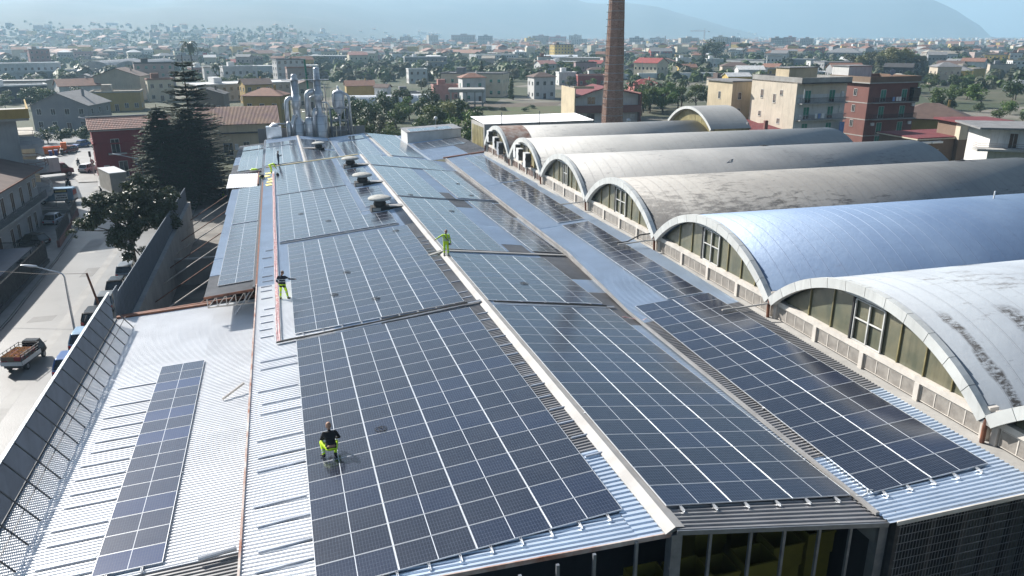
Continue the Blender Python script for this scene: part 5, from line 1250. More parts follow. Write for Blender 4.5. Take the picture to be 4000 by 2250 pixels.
# ------------------------------------------------------------------ street side houses on the left
lh = thing('house', 'long two storey white house with dark doors and balcony beside the street yard', 'house', (-31.0, 68, GZ))
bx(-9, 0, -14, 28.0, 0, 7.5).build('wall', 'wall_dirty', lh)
MB().prism([(.9, -14.5, 7.3), (.9, -14.5, 7.5), (-5, -14.5, 9.2), (-9.4, -14.5, 7.6), (-9.4, -14.5, 7.4), (-5, -14.5, 9.0)], (0, 43.0, 0)).build('roof', 'roof_brown', lh)
MB().bar((.95, -14.5, 7.4), (.95, 28.5, 7.4), .16).build('gutter', 'rust', lh)
bx(0, 1.15, -14, 27.5, 3.6, 3.8).build('balcony', 'concrete', lh); mb = MB()
for i in range(170): mb.bar((1.1, -14 + i * .245, 3.8), (1.1, -14 + i * .245, 4.7), .03)
mb.bar((1.1, -14, 4.7), (1.1, 27.5, 4.7), .05); mb.build('railing', 'dark_steel', lh)
for k in range(11):
    y = -11.5 + k * 3.6; window(lh, 0, y, 3.9, PI / 2, 1.2, 2.3, 'shutter_brown', 'balcony_door'); window(lh, 0, y + (1.2 if k % 2 else .2), .1, PI / 2, 1.5 if k % 3 == 0 else 1.1, 2.2, 'shutter_brown', 'door')
window(lh, 0, 26.8, 5.2, PI / 2, 1.4, 1.1)
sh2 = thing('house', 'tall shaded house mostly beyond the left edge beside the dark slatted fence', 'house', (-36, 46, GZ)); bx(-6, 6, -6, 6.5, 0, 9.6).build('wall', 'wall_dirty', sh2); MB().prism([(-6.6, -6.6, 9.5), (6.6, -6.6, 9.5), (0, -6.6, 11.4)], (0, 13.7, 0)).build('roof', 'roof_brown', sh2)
for z in (1.2, 5.2):
    for y in (-3, 3): window(sh2, 6, y, z, PI / 2, 1.2, 1.8, 'shutter_brown')
wb = thing('apartment_house', 'white apartment block with rounded balconies and ochre parapet behind the long white house', 'apartment house', (-32.9, 99.0, GZ), R(15.5))
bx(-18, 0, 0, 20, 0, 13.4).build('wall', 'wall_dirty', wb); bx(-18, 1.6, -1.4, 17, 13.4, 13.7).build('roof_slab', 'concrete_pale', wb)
mb = MB()
for q in ((-18, 1.7, -1.5, -1.35), (1.55, 1.7, -1.35, 17)): mb.box(*q, 13.7, 14.9)
mb.build('parapet', 'wall_ochre', wb)
for i, z in enumerate((3.6, 6.9, 10.2)):
    pts = [(0, -1.2), (1.4, -1.2), (2.5, 0), (2.9, 2.5), (2.6, 6), (1.8, 9), (0, 10)]
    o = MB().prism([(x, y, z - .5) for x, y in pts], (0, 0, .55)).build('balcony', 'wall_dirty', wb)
    mb = MB()
    for (x0, y0), (x1, y1) in zip(pts, pts[1:]): mb.bar((x0, y0, z + .9), (x1, y1, z + .9), .05); mb.bar((x0, y0, z + .5), (x1, y1, z + .5), .03); mb.bar((x1, y1, z), (x1, y1, z + .9), .05)
    mb.build('railing', 'rust' if i == 1 else 'grey_steel', o)
    window(wb, 0, 2.4, z + .1, PI / 2, 1.8, 2.4, None, 'balcony_door'); window(wb, 0, 7.2, z + .1, PI / 2, 1.4, 2.4, 'shutter_brown', 'balcony_door')
    window(wb, -3, 0, z + .8, 0, 1.0, 1.6); window(wb, -7, 0, z + .8, 0, 1.0, 1.6)
bg = thing('house', 'beige corner house with flat terrace between the white block and the junction', 'house', (-45.0, 126.5, GZ), R(15))
bx(-7, 6.2, -4.2, 7, 0, 8.6).build('wall', 'wall_sand', bg); bx(-7.2, 6.5, -4.5, 7.2, 8.6, 8.9).build('roof', 'roof_beige', bg); bx(-7.1, 7.4, -4.9, 7.1, 5.4, 5.75).build('eave', 'concrete_pale', bg); window(bg, 3, -4.2, 1, 0, 1.2, 2.2, 'shutter_brown', 'door')
# garden walls, gates and fences along the left pavement
def rail_fence(name, label, pts, zb, h, m, base=None, step=.16, cat='fence'):
    t = thing(name, label, cat, (0, 0, GZ)); mb = MB(); bb = MB()
    for (x0, y0), (x1, y1) in zip(pts, pts[1:]):
        L = math.hypot(x1 - x0, y1 - y0); n = int(L / step)
        for i in range(n + 1): f = i / n; mb.bar((x0 + (x1 - x0) * f, y0 + (y1 - y0) * f, zb), (x0 + (x1 - x0) * f, y0 + (y1 - y0) * f, zb + h), .03)
        for z in (zb + .15, zb + h - .1): mb.bar((x0, y0, z), (x1, y1, z), .05)
        if base: bb.bar((x0, y0, zb / 2), (x1, y1, zb / 2), .3, zb)
    mb.build('railing', m, t)
    if base: bb.build('base_wall', base, t)
    return t
rail_fence('garden_fence', 'black iron railing on a brick base beside the gate of the white house', [(-26.0, 81.5), (-26.9, 91.5)], .9, 1.5, 'dark_steel', 'wall_brickred')
rail_fence('garden_fence', 'second iron railing on brick base near the van', [(-27.1, 93.5), (-28.0, 101)], .9, 1.4, 'dark_steel', 'wall_brickred')
rail_fence('garden_fence', 'tall dark slatted fence around the shaded yard at the left edge', [(-25.5, 30), (-25.5, 63), (-25.6, 75), (-31, 76)], .5, 2.0, 'dark_steel', 'wall_dark', .12)
rail_fence('garden_fence', 'railing closing the yard behind the parked silver car', [(-28.2, 102.2), (-33, 102.8)], .6, 1.3, 'dark_steel', 'concrete')
cp = thing('carport', 'dark green carport roof in the shaded yard at the left edge', 'carport', (-29, 66, GZ))
bx(-2.6, 3.0, -6, 6, 2.5, 2.62).build('roof', 'fence_blue', cp)
for x in (-2.4, 2.8):
    for y in (-5.8, 5.8): bx(x - .06, x + .06, y - .06, y + .06, 0, 2.5).build('post', 'dark_steel', cp)
# red corner house and the rusty roofed house behind the trees
rh = thing('house', 'dark red corner house with tiled roof and white window surrounds', 'house', (-30.8, 131.2, GZ), R(13))
bx(0, 13, 0, 9, 0, 8.2).build('wall', 'wall_crimson', rh); bx(-.35, 13.3, -.35, 9.3, 8.2, 8.45).build('cornice', 'concrete_pale', rh); bx(-.2, 13.2, -.2, 9.2, 5.9, 6.1).build('string_course', 'wall_crimson', rh)
mb = MB(); n = 58
for i in range(n):
    x0 = -.45 + i * 13.9 / n
    for s in range(7):
        y0 = -.5 + s * .72; z0 = 8.46 + s * .24; mb.add([(x0, y0, z0 + .05), (x0 + .12, y0, z0 + .12), (x0 + .235, y0, z0 + .05), (x0, y0 + .76, z0 + .24), (x0 + .12, y0 + .76, z0 + .29), (x0 + .235, y0 + .76, z0 + .24)], [(0, 1, 4, 3), (1, 2, 5, 4)])
mb.build('roof_tile', 'tile_terracotta', rh, kind='stuff'); MB().prism([(-.4, -.5, 8.44), (-.4, 4.6, 10.15), (-.4, 9.6, 8.44)], (13.9, 0, 0)).build('roof', 'roof_tile', rh); MB().bar((-.5, 4.55, 10.25), (13.6, 4.55, 10.25), .3, .2).build('ridge_tile', 'concrete_pale', rh)
for x, z, hh in ((3.4, 4.4, 2.3), (9.2, 4.6, 1.7), (4.2, .2, 2.6), (8.4, .9, 1.6), (11.2, 4.6, 1.7)): window(rh, x, -.0, z, 0, 1.25, hh, None)
for y, z in ((3, 4.6), (6.2, 4.6), (3, .9)): window(rh, 0, y, z, -PI / 2, 1.1, 1.7)
bx(2.1, 5.0, -1.1, 0, 4.15, 4.35).build('balcony', 'concrete_pale', rh)
nm = MB(); nm.lathe([(.02, 0), (.02, .1)], n=6); bx(1.1, 2.0, -.06, 0, .9, 2.3).build('niche', 'frame_white', rh); bx(1.3, 1.8, -.08, -.06, 1.0, 2.1).build('niche_recess', 'window_dark', rh)
rb_ = thing('house', 'long beige house with rusty tiled roof behind the conifers', 'house', (-7.4, 150.5, GZ), R(2))
bx(-8.2, 7.6, 0, 9, -.5, 6.9).build('wall', 'wall_sand', rb_); bx(-8.3, 7.7, -.5, 0, 4.9, 5.15).build('canopy', 'roof_dark', rb_)
mb = MB(); n = 62
for i in range(n):
    x0 = -8.6 + i * 16.6 / n; mb.add([(x0, -.5, 6.72), (x0 + .13, -.5, 6.82), (x0 + .26, -.5, 6.72), (x0, 5.2, 9.82), (x0 + .13, 5.2, 9.92), (x0 + .26, 5.2, 9.82)], [(0, 1, 4, 3), (1, 2, 5, 4)])
mb.build('roof_tile', 'tile_rusty', rb_, kind='stuff'); MB().prism([(-8.6, -.5, 6.7), (-8.6, 5.2, 9.8), (-8.6, 9.5, 6.7)], (16.6, 0, 0)).build('roof', 'tile_rusty', rb_)
for x, z, ww, hh in ((-2.6, .2, 1.7, 2.4), (1.0, .4, 1.1, 2.3), (-6.3, .3, 1.2, 2.3), (4.6, 1, 1.2, 1.4)): window(rb_, x, 0, z + .4, 0, ww, hh, None)
bx(-1.3, -.6, -.3, 0, 1.6, 2.8).build('wall_box', 'white_plastic', rb_)
yw = thing('yard_wall', 'grey metal yard fence on a concrete wall between the street and the yard', 'fence', (0, 0, GZ))
for k in range(34):
    y = 36.0 + k * 1.35; top = 7.35 - .022 * (y - 36) if y > 37 else 7.8
    mb = MB()
    for j in range(6): mb.box(-11.45 + (.02 if j % 2 else 0), -11.40 + (.02 if j % 2 else 0), y + j * .222, y + (j + 1) * .222, 4.6, top)
    mb.build('fence_sheet', 'fence_pale', yw)
bx(-11.6, -11.0, 35.6, 82, 0, 4.6).build('base_wall', 'concrete_pale', yw)
for k in range(9): MB().bar((-11.2, 38 + k * 5.2, 2.7), (-4.2, 38 + k * 5.2 + .8, 6.9), .08).build('tie_beam', 'cream_paint' if k % 2 else 'rust', yw)
lw = thing('yard_wall', 'low concrete cross wall in the yard under the lean-to roof', 'wall', (0, 0, GZ)); bx(-11.2, -4.3, 62, 62.3, 0, 2.6).build('wall', 'concrete', lw); bx(-11.25, -4.25, 61.95, 62.35, 2.6, 2.75).build('coping', 'concrete_pale', lw)

# ------------------------------------------------------------------ trees
def leaf_mesh(name, clumps, n, sz, m, seed, asp=.55, droop=0., shell=.55):
    rr = random.Random(seed); v = []; f = []
    vol = [c[3] * c[4] * c[5] for c in clumps]; tot = sum(vol); acc = []; s = 0
    for q in vol: s += q / tot; acc.append(s)
    for i in range(n):
        u = rr.random(); k = next((j for j, a in enumerate(acc) if u <= a), len(acc) - 1); cx, cy, cz, ax, ay, az = clumps[k]
        while True:
            d = Vector((rr.gauss(0, 1), rr.gauss(0, 1), rr.gauss(0, 1)))
            if d.length > .1: break
        d.normalize(); rad = (shell + (1 - shell) * rr.random()) * (1 + .18 * mnoise.noise(d * 2.3 + Vector((k * 3.1, 0, 0)))); p = Vector((cx + d.x * ax * rad, cy + d.y * ay * rad, cz + d.z * az * rad))
        nrm = (d + Vector((rr.gauss(0, .6), rr.gauss(0, .6), rr.gauss(.3, .5)))).normalized()
        t = nrm.cross(Vector((rr.gauss(0, 1), rr.gauss(0, 1), rr.gauss(0, 1) - droop))).normalized(); b = nrm.cross(t); L = sz * rr.uniform(.6, 1.35); w = L * asp
        o = len(v); v += [p - t * L / 2, p + b * w / 2, p + t * L / 2, p - b * w / 2]; f.append((o, o + 1, o + 2, o + 3))
    me = bpy.data.meshes.new(name); me.from_pydata([tuple(q) for q in v], [], f); me.materials.append(MT[m]); return me
def trunk_mesh(h, r, limbs, seed, m='bark'):
    rr = random.Random(seed); mb = MB(); mb.tube([(0, 0, -.3), (rr.uniform(-.1, .1), rr.uniform(-.1, .1), h * .5), (rr.uniform(-.2, .2), rr.uniform(-.2, .2), h)], [r, r * .75, r * .4], 8)
    for (x, y, z) in limbs: z0 = h * rr.uniform(.5, .95); mb.tube([(0, 0, z0), (x * .5, y * .5, z0 + (z - z0) * .62), (x * .9, y * .9, z)], [r * .42, r * .26, r * .08], 6)
    return mb.mesh('trunk', [m])
PROTO = {}
def proto(kind, var):
    k = (kind, var)
    if k in PROTO: return PROTO[k]
    rr = random.Random(hash(kind) % 1000 + var * 17 if False else sum(map(ord, kind)) + var * 17); cl = []
    if kind in ('dark', 'mid', 'olive', 'yellow'):      # unit tree: height 1
        tall = kind == 'yellow'
        for i in range(14):
            a = rr.uniform(0, 2 * PI); z = rr.uniform(.34, .86); q = (1 - abs(z - .55) * 1.3) * (.30 if not tall else .2) * rr.uniform(.55, 1.1); s = rr.uniform(.11, .19)
            cl.append((math.cos(a) * q, math.sin(a) * q, z, s, s, s * (.8 if not tall else 1.3)))
        crown = leaf_mesh('crown', cl, 1500, .062, 'leaf_' + kind, var + 5); tr = trunk_mesh(.45, .028, [(c[0], c[1], c[2]) for c in cl[:7]], var)
    elif kind == 'pine':
        for i in range(16):
            a = rr.uniform(0, 2 * PI); q = rr.uniform(.1, .46); cl.append((math.cos(a) * q, math.sin(a) * q, .80 + rr.uniform(-.05, .07) - q * .12, .16, .16, .085))
        crown = leaf_mesh('crown', cl, 1500, .055, 'leaf_dark', var); tr = trunk_mesh(.74, .026, [(c[0], c[1], c[2]) for c in cl[:9]], var)
    elif kind == 'cypress':
        for i in range(9): z = .12 + i * .1; w = .085 * (1 - (z - .35) ** 2 * 1.6); cl.append((rr.uniform(-.01, .01), 0, z, w, w, .1))
        crown = leaf_mesh('crown', cl, 900, .05, 'leaf_dark', var); tr = trunk_mesh(.3, .02, [], var)
    elif kind == 'palm':
        v = []; f = []
        for i in range(34):
            a = rr.uniform(0, 2 * PI); up = rr.uniform(-.2, 1.0); px, pz = 0, .8
            for s in range(5):
                ang = up - s * .42; dx, dz = math.cos(ang) * .062, math.sin(ang) * .062; w = .035 * (1 - s * .15)
                c, sn = math.cos(a), math.sin(a); o = len(v)
                for (rx, rz_) in ((px, pz), (px + dx, pz + dz)):
                    v += [(rx * c - w * sn, rx * sn + w * c, rz_ - .012), (rx * c, rx * sn, rz_), (rx * c + w * sn, rx * sn - w * c, rz_ - .012)]
                f += [(o, o + 1, o + 4, o + 3), (o + 1, o + 2, o + 5, o + 4)]; px += dx; pz += dz
        crown = bpy.data.meshes.new('crown'); crown.from_pydata(v, [], f); crown.materials.append(MT['leaf_palm']); tr = trunk_mesh(.8, .03, [], var)
    elif kind == 'conifer':
        v = []; f = []
        for i in range(17):
            z = .1 + .88 * i / 17; R_ = .24 * (1 - z) ** .8 + .015
            for b in range(9):
                a = rr.uniform(0, 2 * PI); L = R_ * rr.uniform(.7, 1.15)
                for s in range(5):
                    q = L * (s + 1) / 5; w = .035 * (1 - s * .12); zz = z - .22 * q + rr.uniform(-.01, .01); c, sn = math.cos(a), math.sin(a); o = len(v)
                    v += [(q * c - w * sn, q * sn + w * c, zz - .02), (q * .62 * c, q * .62 * sn, zz + .018), (q * c + w * sn, q * sn - w * c, zz - .02), (q * 1.22 * c, q * 1.22 * sn, zz - .012)]; f.append((o, o + 1, o + 2, o + 3))
        crown = bpy.data.meshes.new('crown'); crown.from_pydata(v, [], f); crown.materials.append(MT['leaf_conifer']); tr = trunk_mesh(.95, .016, [], var)
    else:                                               # bush
        for i in range(9):
            a = rr.uniform(0, 2 * PI); q = rr.uniform(0, .38); s = rr.uniform(.2, .3); cl.append((math.cos(a) * q, math.sin(a) * q, rr.uniform(.3, .72), s, s, s * .85))
        crown = leaf_mesh('crown', cl, 1100, .085, 'leaf_' + ('mid' if var % 2 else 'dark'), var); tr = trunk_mesh(.35, .03, [(c[0], c[1], c[2]) for c in cl[:5]], var)
    PROTO[k] = (tr, crown); return PROTO[k]
NT = [0]
def plant(kind, x, y, h, label, group=None, var=None, wide=1., cat='tree', z=GZ, name=None):
    NT[0] += 1; rr = random.Random(NT[0] * 3 + 1); var = rr.randrange(4) if var is None else var
    tr, cr = proto(kind, var)
    t = thing(name or {'palm': 'palm_tree', 'conifer': 'conifer', 'pine': 'umbrella_pine', 'cypress': 'cypress', 'bush': 'shrub'}.get(kind, 'tree'), label, cat, (x, y, z), rr.uniform(0, 6.28), group)
    t.scale = (h * wide, h * wide, h); put('trunk', tr, t); put('crown', cr, t); return t
def grove(kind, pts, label, group, h0, h1, wide=1., cat='tree'):
    rr = random.Random(len(label))
    for x, y in pts:
        k = rr.choice(kind); h = rr.uniform(h0, h1); ad = {'dark': 'dark', 'mid': 'bright green', 'olive': 'grey green'}.get(k, ''); sz = 'small' if h < h0 + (h1 - h0) * .33 else ('tall' if h > h0 + (h1 - h0) * .67 else '')
        plant(k, x, y, h, ' '.join((sz + ' ' + ad + ' ' + label).split()), group, None, wide, cat)
def scatter(n, x0, x1, y0, y1, seed, avoid=()):
    rr = random.Random(seed); out = []
    while len(out) < n:
        p = (rr.uniform(x0, x1), rr.uniform(y0, y1))
        if all((p[0] - a) ** 2 + (p[1] - b) ** 2 > r * r for a, b, r in avoid): out.append(p)
    return out
# magnolia in the street row: leaves large enough to show singly
rr = random.Random(11); cl = []
for (x, y, z, s) in ((0, 0, 6.2, 2.0), (1.1, .6, 7.5, 1.5), (-1.2, .2, 7.0, 1.4), (.6, .5, 8.5, 1.0), (-2.6, -.3, 5.3, 1.3), (-3.6, -.5, 4.7, .8), (2.3, .5, 6.0, 1.5), (3.0, 1.1, 7.0, 1.0), (1.6, -.8, 4.6, 1.6), (-.8, -1.2, 4.2, 1.3), (2.8, -.6, 4.9, 1.2), (-2.2, .8, 6.4, .9), (.2, -1.5, 2.6, 1.0), (1.2, -1.8, 1.8, .8), (-4.4, -.6, 4.4, .45), (-3.0, .3, 7.0, .5), (1.8, 1.0, 8.3, .7)):
    for j in range(5): cl.append((x + rr.gauss(0, s * .45), y + rr.gauss(0, s * .45), z + rr.gauss(0, s * .35), s * .62, s * .62, s * .46))
mg = thing('magnolia_tree', 'broad glossy leaved evergreen tree between the street and the yard fence', 'tree', (-15.6, 68.0, GZ)); mg.scale = (1.2, 1.2, 1.12)
trunk_mesh(4.8, .22, [(c[0], c[1], c[2]) for c in cl[::5]], 3); put('trunk', trunk_mesh(4.8, .22, [(c[0], c[1], c[2]) for c in cl[::4]], 3), mg)
put('crown', leaf_mesh('crown', cl, 30000, .30, 'leaf_magnolia', 9, .5, .3, .25), mg)
# dark cedar and the taller tiered pine behind it
def conifer_near(name, label, x, y, h, r0, tiers, per, seed, tier=False):
    rr = random.Random(seed); t = thing(name, label, 'tree', (x, y, GZ)); v = []; f = []; mb = MB()
    mb.tube([(0, 0, -.3), (0, 0, h * .5), (0, 0, h)], [.30, .2, .04], 8)
    for i in range(tiers):
        z = h * (.08 + .9 * i / tiers) + rr.uniform(-.2, .2); R_ = r0 * (1 - z / h) ** (.75 if not tier else .62) + .25
        for b in range(per):
            a = (b / per) * 2 * PI + rr.uniform(-.25, .25) + i * .4; L = R_ * rr.uniform(.6, 1.22); rise = rr.uniform(-.02, .22) if tier else rr.uniform(-.25, .15)
            c, s = math.cos(a), math.sin(a); mb.tube([(0, 0, z), (c * L * .5, s * L * .5, z + rise * L * .5 - .05), (c * L, s * L, z + rise * L)], [.06, .04, .015], 4)
            ns = int(10 + L * (9 if not tier else 14))
            for q in range(ns):
                u = .18 + .82 * (q + rr.random()) / ns; zz = z + rise * L * u - (.04 * L if .3 < u < .8 else 0); sp = (.62 if not tier else .62) * (1.05 - .5 * u) * rr.uniform(.6, 1.2)
                for side in (-1, 1):
                    ta = a + side * rr.uniform(.45, 1.0); p = Vector((c * L * u, s * L * u, zz)); d = Vector((math.cos(ta), math.sin(ta), rr.uniform(-.45, .1) if not tier else rr.uniform(-.15, .2))); e = p + d * sp; w = Vector((-d.y, d.x, rr.uniform(-.5, .5))) * .10
                    o = len(v); v += [p, (p + e) / 2 + w, e, (p + e) / 2 - w]; f.append((o, o + 1, o + 2, o + 3))
    me = bpy.data.meshes.new('crown'); me.from_pydata([tuple(q) for q in v], [], f); me.materials.append(MT['leaf_conifer']); put('crown', me, t); mb.build('trunk', 'bark', t); return t
conifer_near('cedar', 'dark bushy cedar at the street end of the yard', -16.4, 104.5, 14.6, 6.4, 46, 13, 2)
conifer_near('cedar', 'second dark conifer close behind the cedar on the yard side', -12.9, 106.0, 14.2, 6.3, 46, 13, 5)
conifer_near('tiered_pine', 'tall tiered pine with layered branches behind the dark cedar', -12.9, 112.5, 21.2, 6.0, 27, 17, 3, True)
# groves
grove(['dark', 'mid'], scatter(26, 15, 47, 150, 238, 1, [(36, 250, 5)]), 'leafy tree in the dark grove behind the far end of the shed', 'grove behind the shed', 6, 9.5, 1.15)
for x, y, h, k in ((41, 176, 8.5, 'yellow'), (47, 190, 7, 'mid'), (38, 168, 7.5, 'mid'), (24, 160, 7.5, 'olive'), (30.5, 158, 7, 'mid'), (50, 200, 6.5, 'palm'), (53, 205, 6.2, 'palm'), (47, 165, 5.5, 'bush')): plant(k, x, y, h, {'yellow': 'yellow green tree standing out in front of the dark grove', 'olive': 'grey green tree at the left end of the grove', 'palm': 'low palm at the edge of the field by the grove', 'bush': 'round bush beside the globe lamp'}.get(k, 'bright green tree at the front of the grove'), 'front row of the grove')
grove(['dark', 'mid', 'dark'], scatter(15, 103, 131, 205, 232, 2), 'dense tree in the garden right of the brick chimney', 'garden trees right of the chimney', 7, 10.5, 1.1)
for x, y, h in ((122, 240, 10), (138, 232, 10.5), (147, 224, 10), (132, 246, 9.5), (154, 230, 10)): plant('palm', x, y, h, 'palm in the garden right of the brick chimney', 'palms right of the chimney', wide=1.0)
grove(['dark', 'mid'], scatter(10, 136, 152, 206, 222, 3), 'bright leafy tree left of the stained beige apartments', 'trees left of the beige apartments', 8, 11, 1.1)
grove(['yellow', 'yellow', 'olive'], scatter(15, 352, 392, 385, 420, 4), 'yellow green poplar in the clump on the right', 'poplar clump on the right', 13, 18, 1.15)
plant('pine', 600, 566, 16, 'broad umbrella pine near the right edge', wide=1.25); plant('pine', 451, 737, 19, 'umbrella pine left of the round dark tree in the middle distance', 'pair of umbrella pines', wide=1.1); plant('pine', 486, 738, 18, 'umbrella pine right of its twin in the middle distance', 'pair of umbrella pines', wide=1.0)
plant('dark', 392, 640, 22, 'big round dark tree in the middle distance right of the chimney', wide=1.5); plant('conifer', 306, 510, 17, 'dark pointed conifer before the big round tree', wide=1.3); plant('conifer', 90, 330, 14, 'dark pointed conifer left of the white villa', wide=1.3)
plant('cypress', 88.5, 278, 9, 'slim cypress right of the white villa', wide=1.6); plant('palm', 243, 690, 17, 'tall single palm in the middle distance left of the chimney'); plant('palm', -40, 420, 24, 'tall palm rising behind the tiered pine', wide=.75); plant('palm', -25.5, 380, 13, 'palm right of the tiered pine in the distance', wide=.9)
plant('pine', -60, 700, 16, 'umbrella pine behind the tall palm', wide=1.4)
grove(['dark', 'mid', 'mid'], scatter(34, 215, 345, 190, 310, 5, [(316, 270, 30)]), 'tree in the thick green on the right behind the maroon roofs', 'thick green on the right', 5.5, 9.5, 1.25)
grove(['bush'], scatter(14, 150, 230, 150, 200, 15), 'bush in the green behind the ochre house with dark roof', 'bushes on the right', 3, 5, 1.2, 'bush')
grove(['dark', 'olive', 'mid'], scatter(52, 40, 175, 330, 560, 6, [(72.6, 398, 14), (104, 509, 14), (113, 593, 22), (142, 361, 10), (151, 351, 12)]), 'tree in the dark orchard in the middle distance', 'orchard trees', 5, 8.5, 1.35)
grove(['dark', 'mid'], scatter(16, -100, -62, 280, 330, 7, [(-71, 318, 10), (-75, 352, 8), (-94, 322, 12)]), 'bushy tree around the dark open shed on the left', 'trees on the left', 5, 8, 1.2)
grove(['dark', 'mid'], scatter(16, -26, 12, 300, 380, 8, [(-16, 407, 14), (10, 383, 9)]), 'garden tree behind the brown barn', 'garden trees behind the barn', 5, 8, 1.2)
for x, y, h in ((-52, 187, 4.2), (-48, 186, 4.8), (-44, 186.5, 4.4), (-55, 184, 3.6)): plant('bush', x, y, h, 'leafy bush behind the orange skip and the bins', 'bushes behind the bins', wide=1.2, cat='bush')
grove(['bush'], [(8, 128), (14, 131), (17, 140), (20, 136), (13, 146), (6, 142)], 'bush growing behind the steel towers', 'bushes behind the towers', 4, 6.5, 1.0, 'bush')
# tractor mounds and hedges at the field
for i, (x, y) in enumerate(((66, 238), (69, 236.5), (73, 235), (79, 231), (85, 240))): plant('bush', x, y, 1.6, 'low scrub on the rubble line across the field', 'scrub in the field', wide=2.4, cat='bush')

# ------------------------------------------------------------------ houses farther out, the town and the hillside
def polar(azd, r): return az_pt(azd, r)
rr = random.Random(21); nH = 0; occupied = [(h[0], h[1], max(h[3], h[4])) for h in HOUSES] + [(451, 737, 14), (600, 566, 14), (392, 640, 20), (372, 402, 30)]
WC = ['white', 'white', 'cream', 'beige', 'pink', 'grey', 'yellow', 'pinkgrey', 'ochre']; RC = ['tile', 'brown', 'grey', 'white', 'beige', 'grey', 'white', 'red', 'beige']
while nH < 235:
    a = rr.uniform(-35, 34.5); r = 330 + 1150 * rr.random() ** 1.1
    if a < -12 and r > 1250: continue
    x, y = polar(a, r)
    if x > 25 and x < 190 and y < 560 and r < 620: continue
    if any((x - p) ** 2 + (y - q) ** 2 < (s + 9) ** 2 for p, q, s in occupied): continue
    occupied.append((x, y, 10)); wc = rr.choice(WC); rc = rr.choice(RC); kd = rr.choice(('gable', 'hip', 'flat', 'flat'))
    side = 'left' if a < -9 else ('middle' if a < 10 else 'right'); big = rr.random() < .16
    w = rr.uniform(9, 16) if not big else rr.uniform(22, 48); d = w * rr.uniform(.55, .9) if not big else rr.uniform(12, 18)
    hh = rr.choice((3.8, 6, 6.5, 9)); st = {3.8: 'low', 6: 'two storey', 6.5: 'two storey', 9: 'tall'}[hh]; fr_ = 'small' if w < 11 else ('wide' if w > 14 else '')
    lab = '%s %s %s %s house with %s roof, %s on the %s plain' % (fr_, st, wc if wc != 'pinkgrey' else 'pinkish', {'gable': 'gabled', 'hip': 'hipped', 'flat': 'flat roofed'}[kd], rc, 'near' if r < 620 else ('midway' if r < 980 else 'far out'), side)
    lab = ' '.join(lab.split())
    if big: kd = 'flat'; rc = rr.choice(('white', 'white', 'grey')); wc = rr.choice(('white', 'grey', 'beige')); lab = 'long %s %s shed with %s roof, %s on the %s plain' % ('huge' if w > 35 else 'mid sized', wc, rc, 'near' if r < 620 else ('midway' if r < 980 else 'far out'), side)
    house(x, y, math.degrees(-math.radians(a) - YAW) + rr.uniform(-35, 35), w, d, hh if not big else rr.uniform(5, 8), kd, wc, rc, lab, far=True, group='houses out on the plain, ' + side + ' part', seed=nH)
    nH += 1
def block(name, label, x, y, rz, w, d, h, wall, cat='apartment block', group=None):
    t = thing(name, label, cat, (x, y, GZ), R(rz), group); fac_box(t, w, d, h, 'wall_' + wall); bx(-w / 2 - .3, w / 2 + .3, -d / 2 - .3, d / 2 + .3, h, h + .7).build('roof', 'roof_grey', t); bx(-w * .12, w * .16, -2, 2.5, h + .7, h + 3.4).build('lift_house', 'wall_' + wall, t)
    mb = MB(); bb = MB(); fl = int(h / 3.1); n = max(3, int(w / 3.6))
    for f in range(fl):
        z = f * 3.1 + .9
        for i in range(n):
            xx = -w / 2 + (i + .5) * w / n; mb.box(xx - .7, xx + .7, -d / 2 - .05, -d / 2, z, z + 1.6)
        for i in range(max(2, int(d / 4))):
            yy = -d / 2 + (i + .5) * d / max(2, int(d / 4))
            for s in (-1, 1): mb.box(min(s * w / 2, s * w / 2 + s * .05), max(s * w / 2, s * w / 2 + s * .05), yy - .6, yy + .6, z, z + 1.5)
        bb.box(-w * .42, w * .42, -d / 2 - 1.3, -d / 2 - .05, z - 1.0, z + .05)
    mb.build('window_row', 'window_dark', t, kind='stuff'); bb.build('balcony_row', 'concrete_pale', t, kind='stuff'); return t
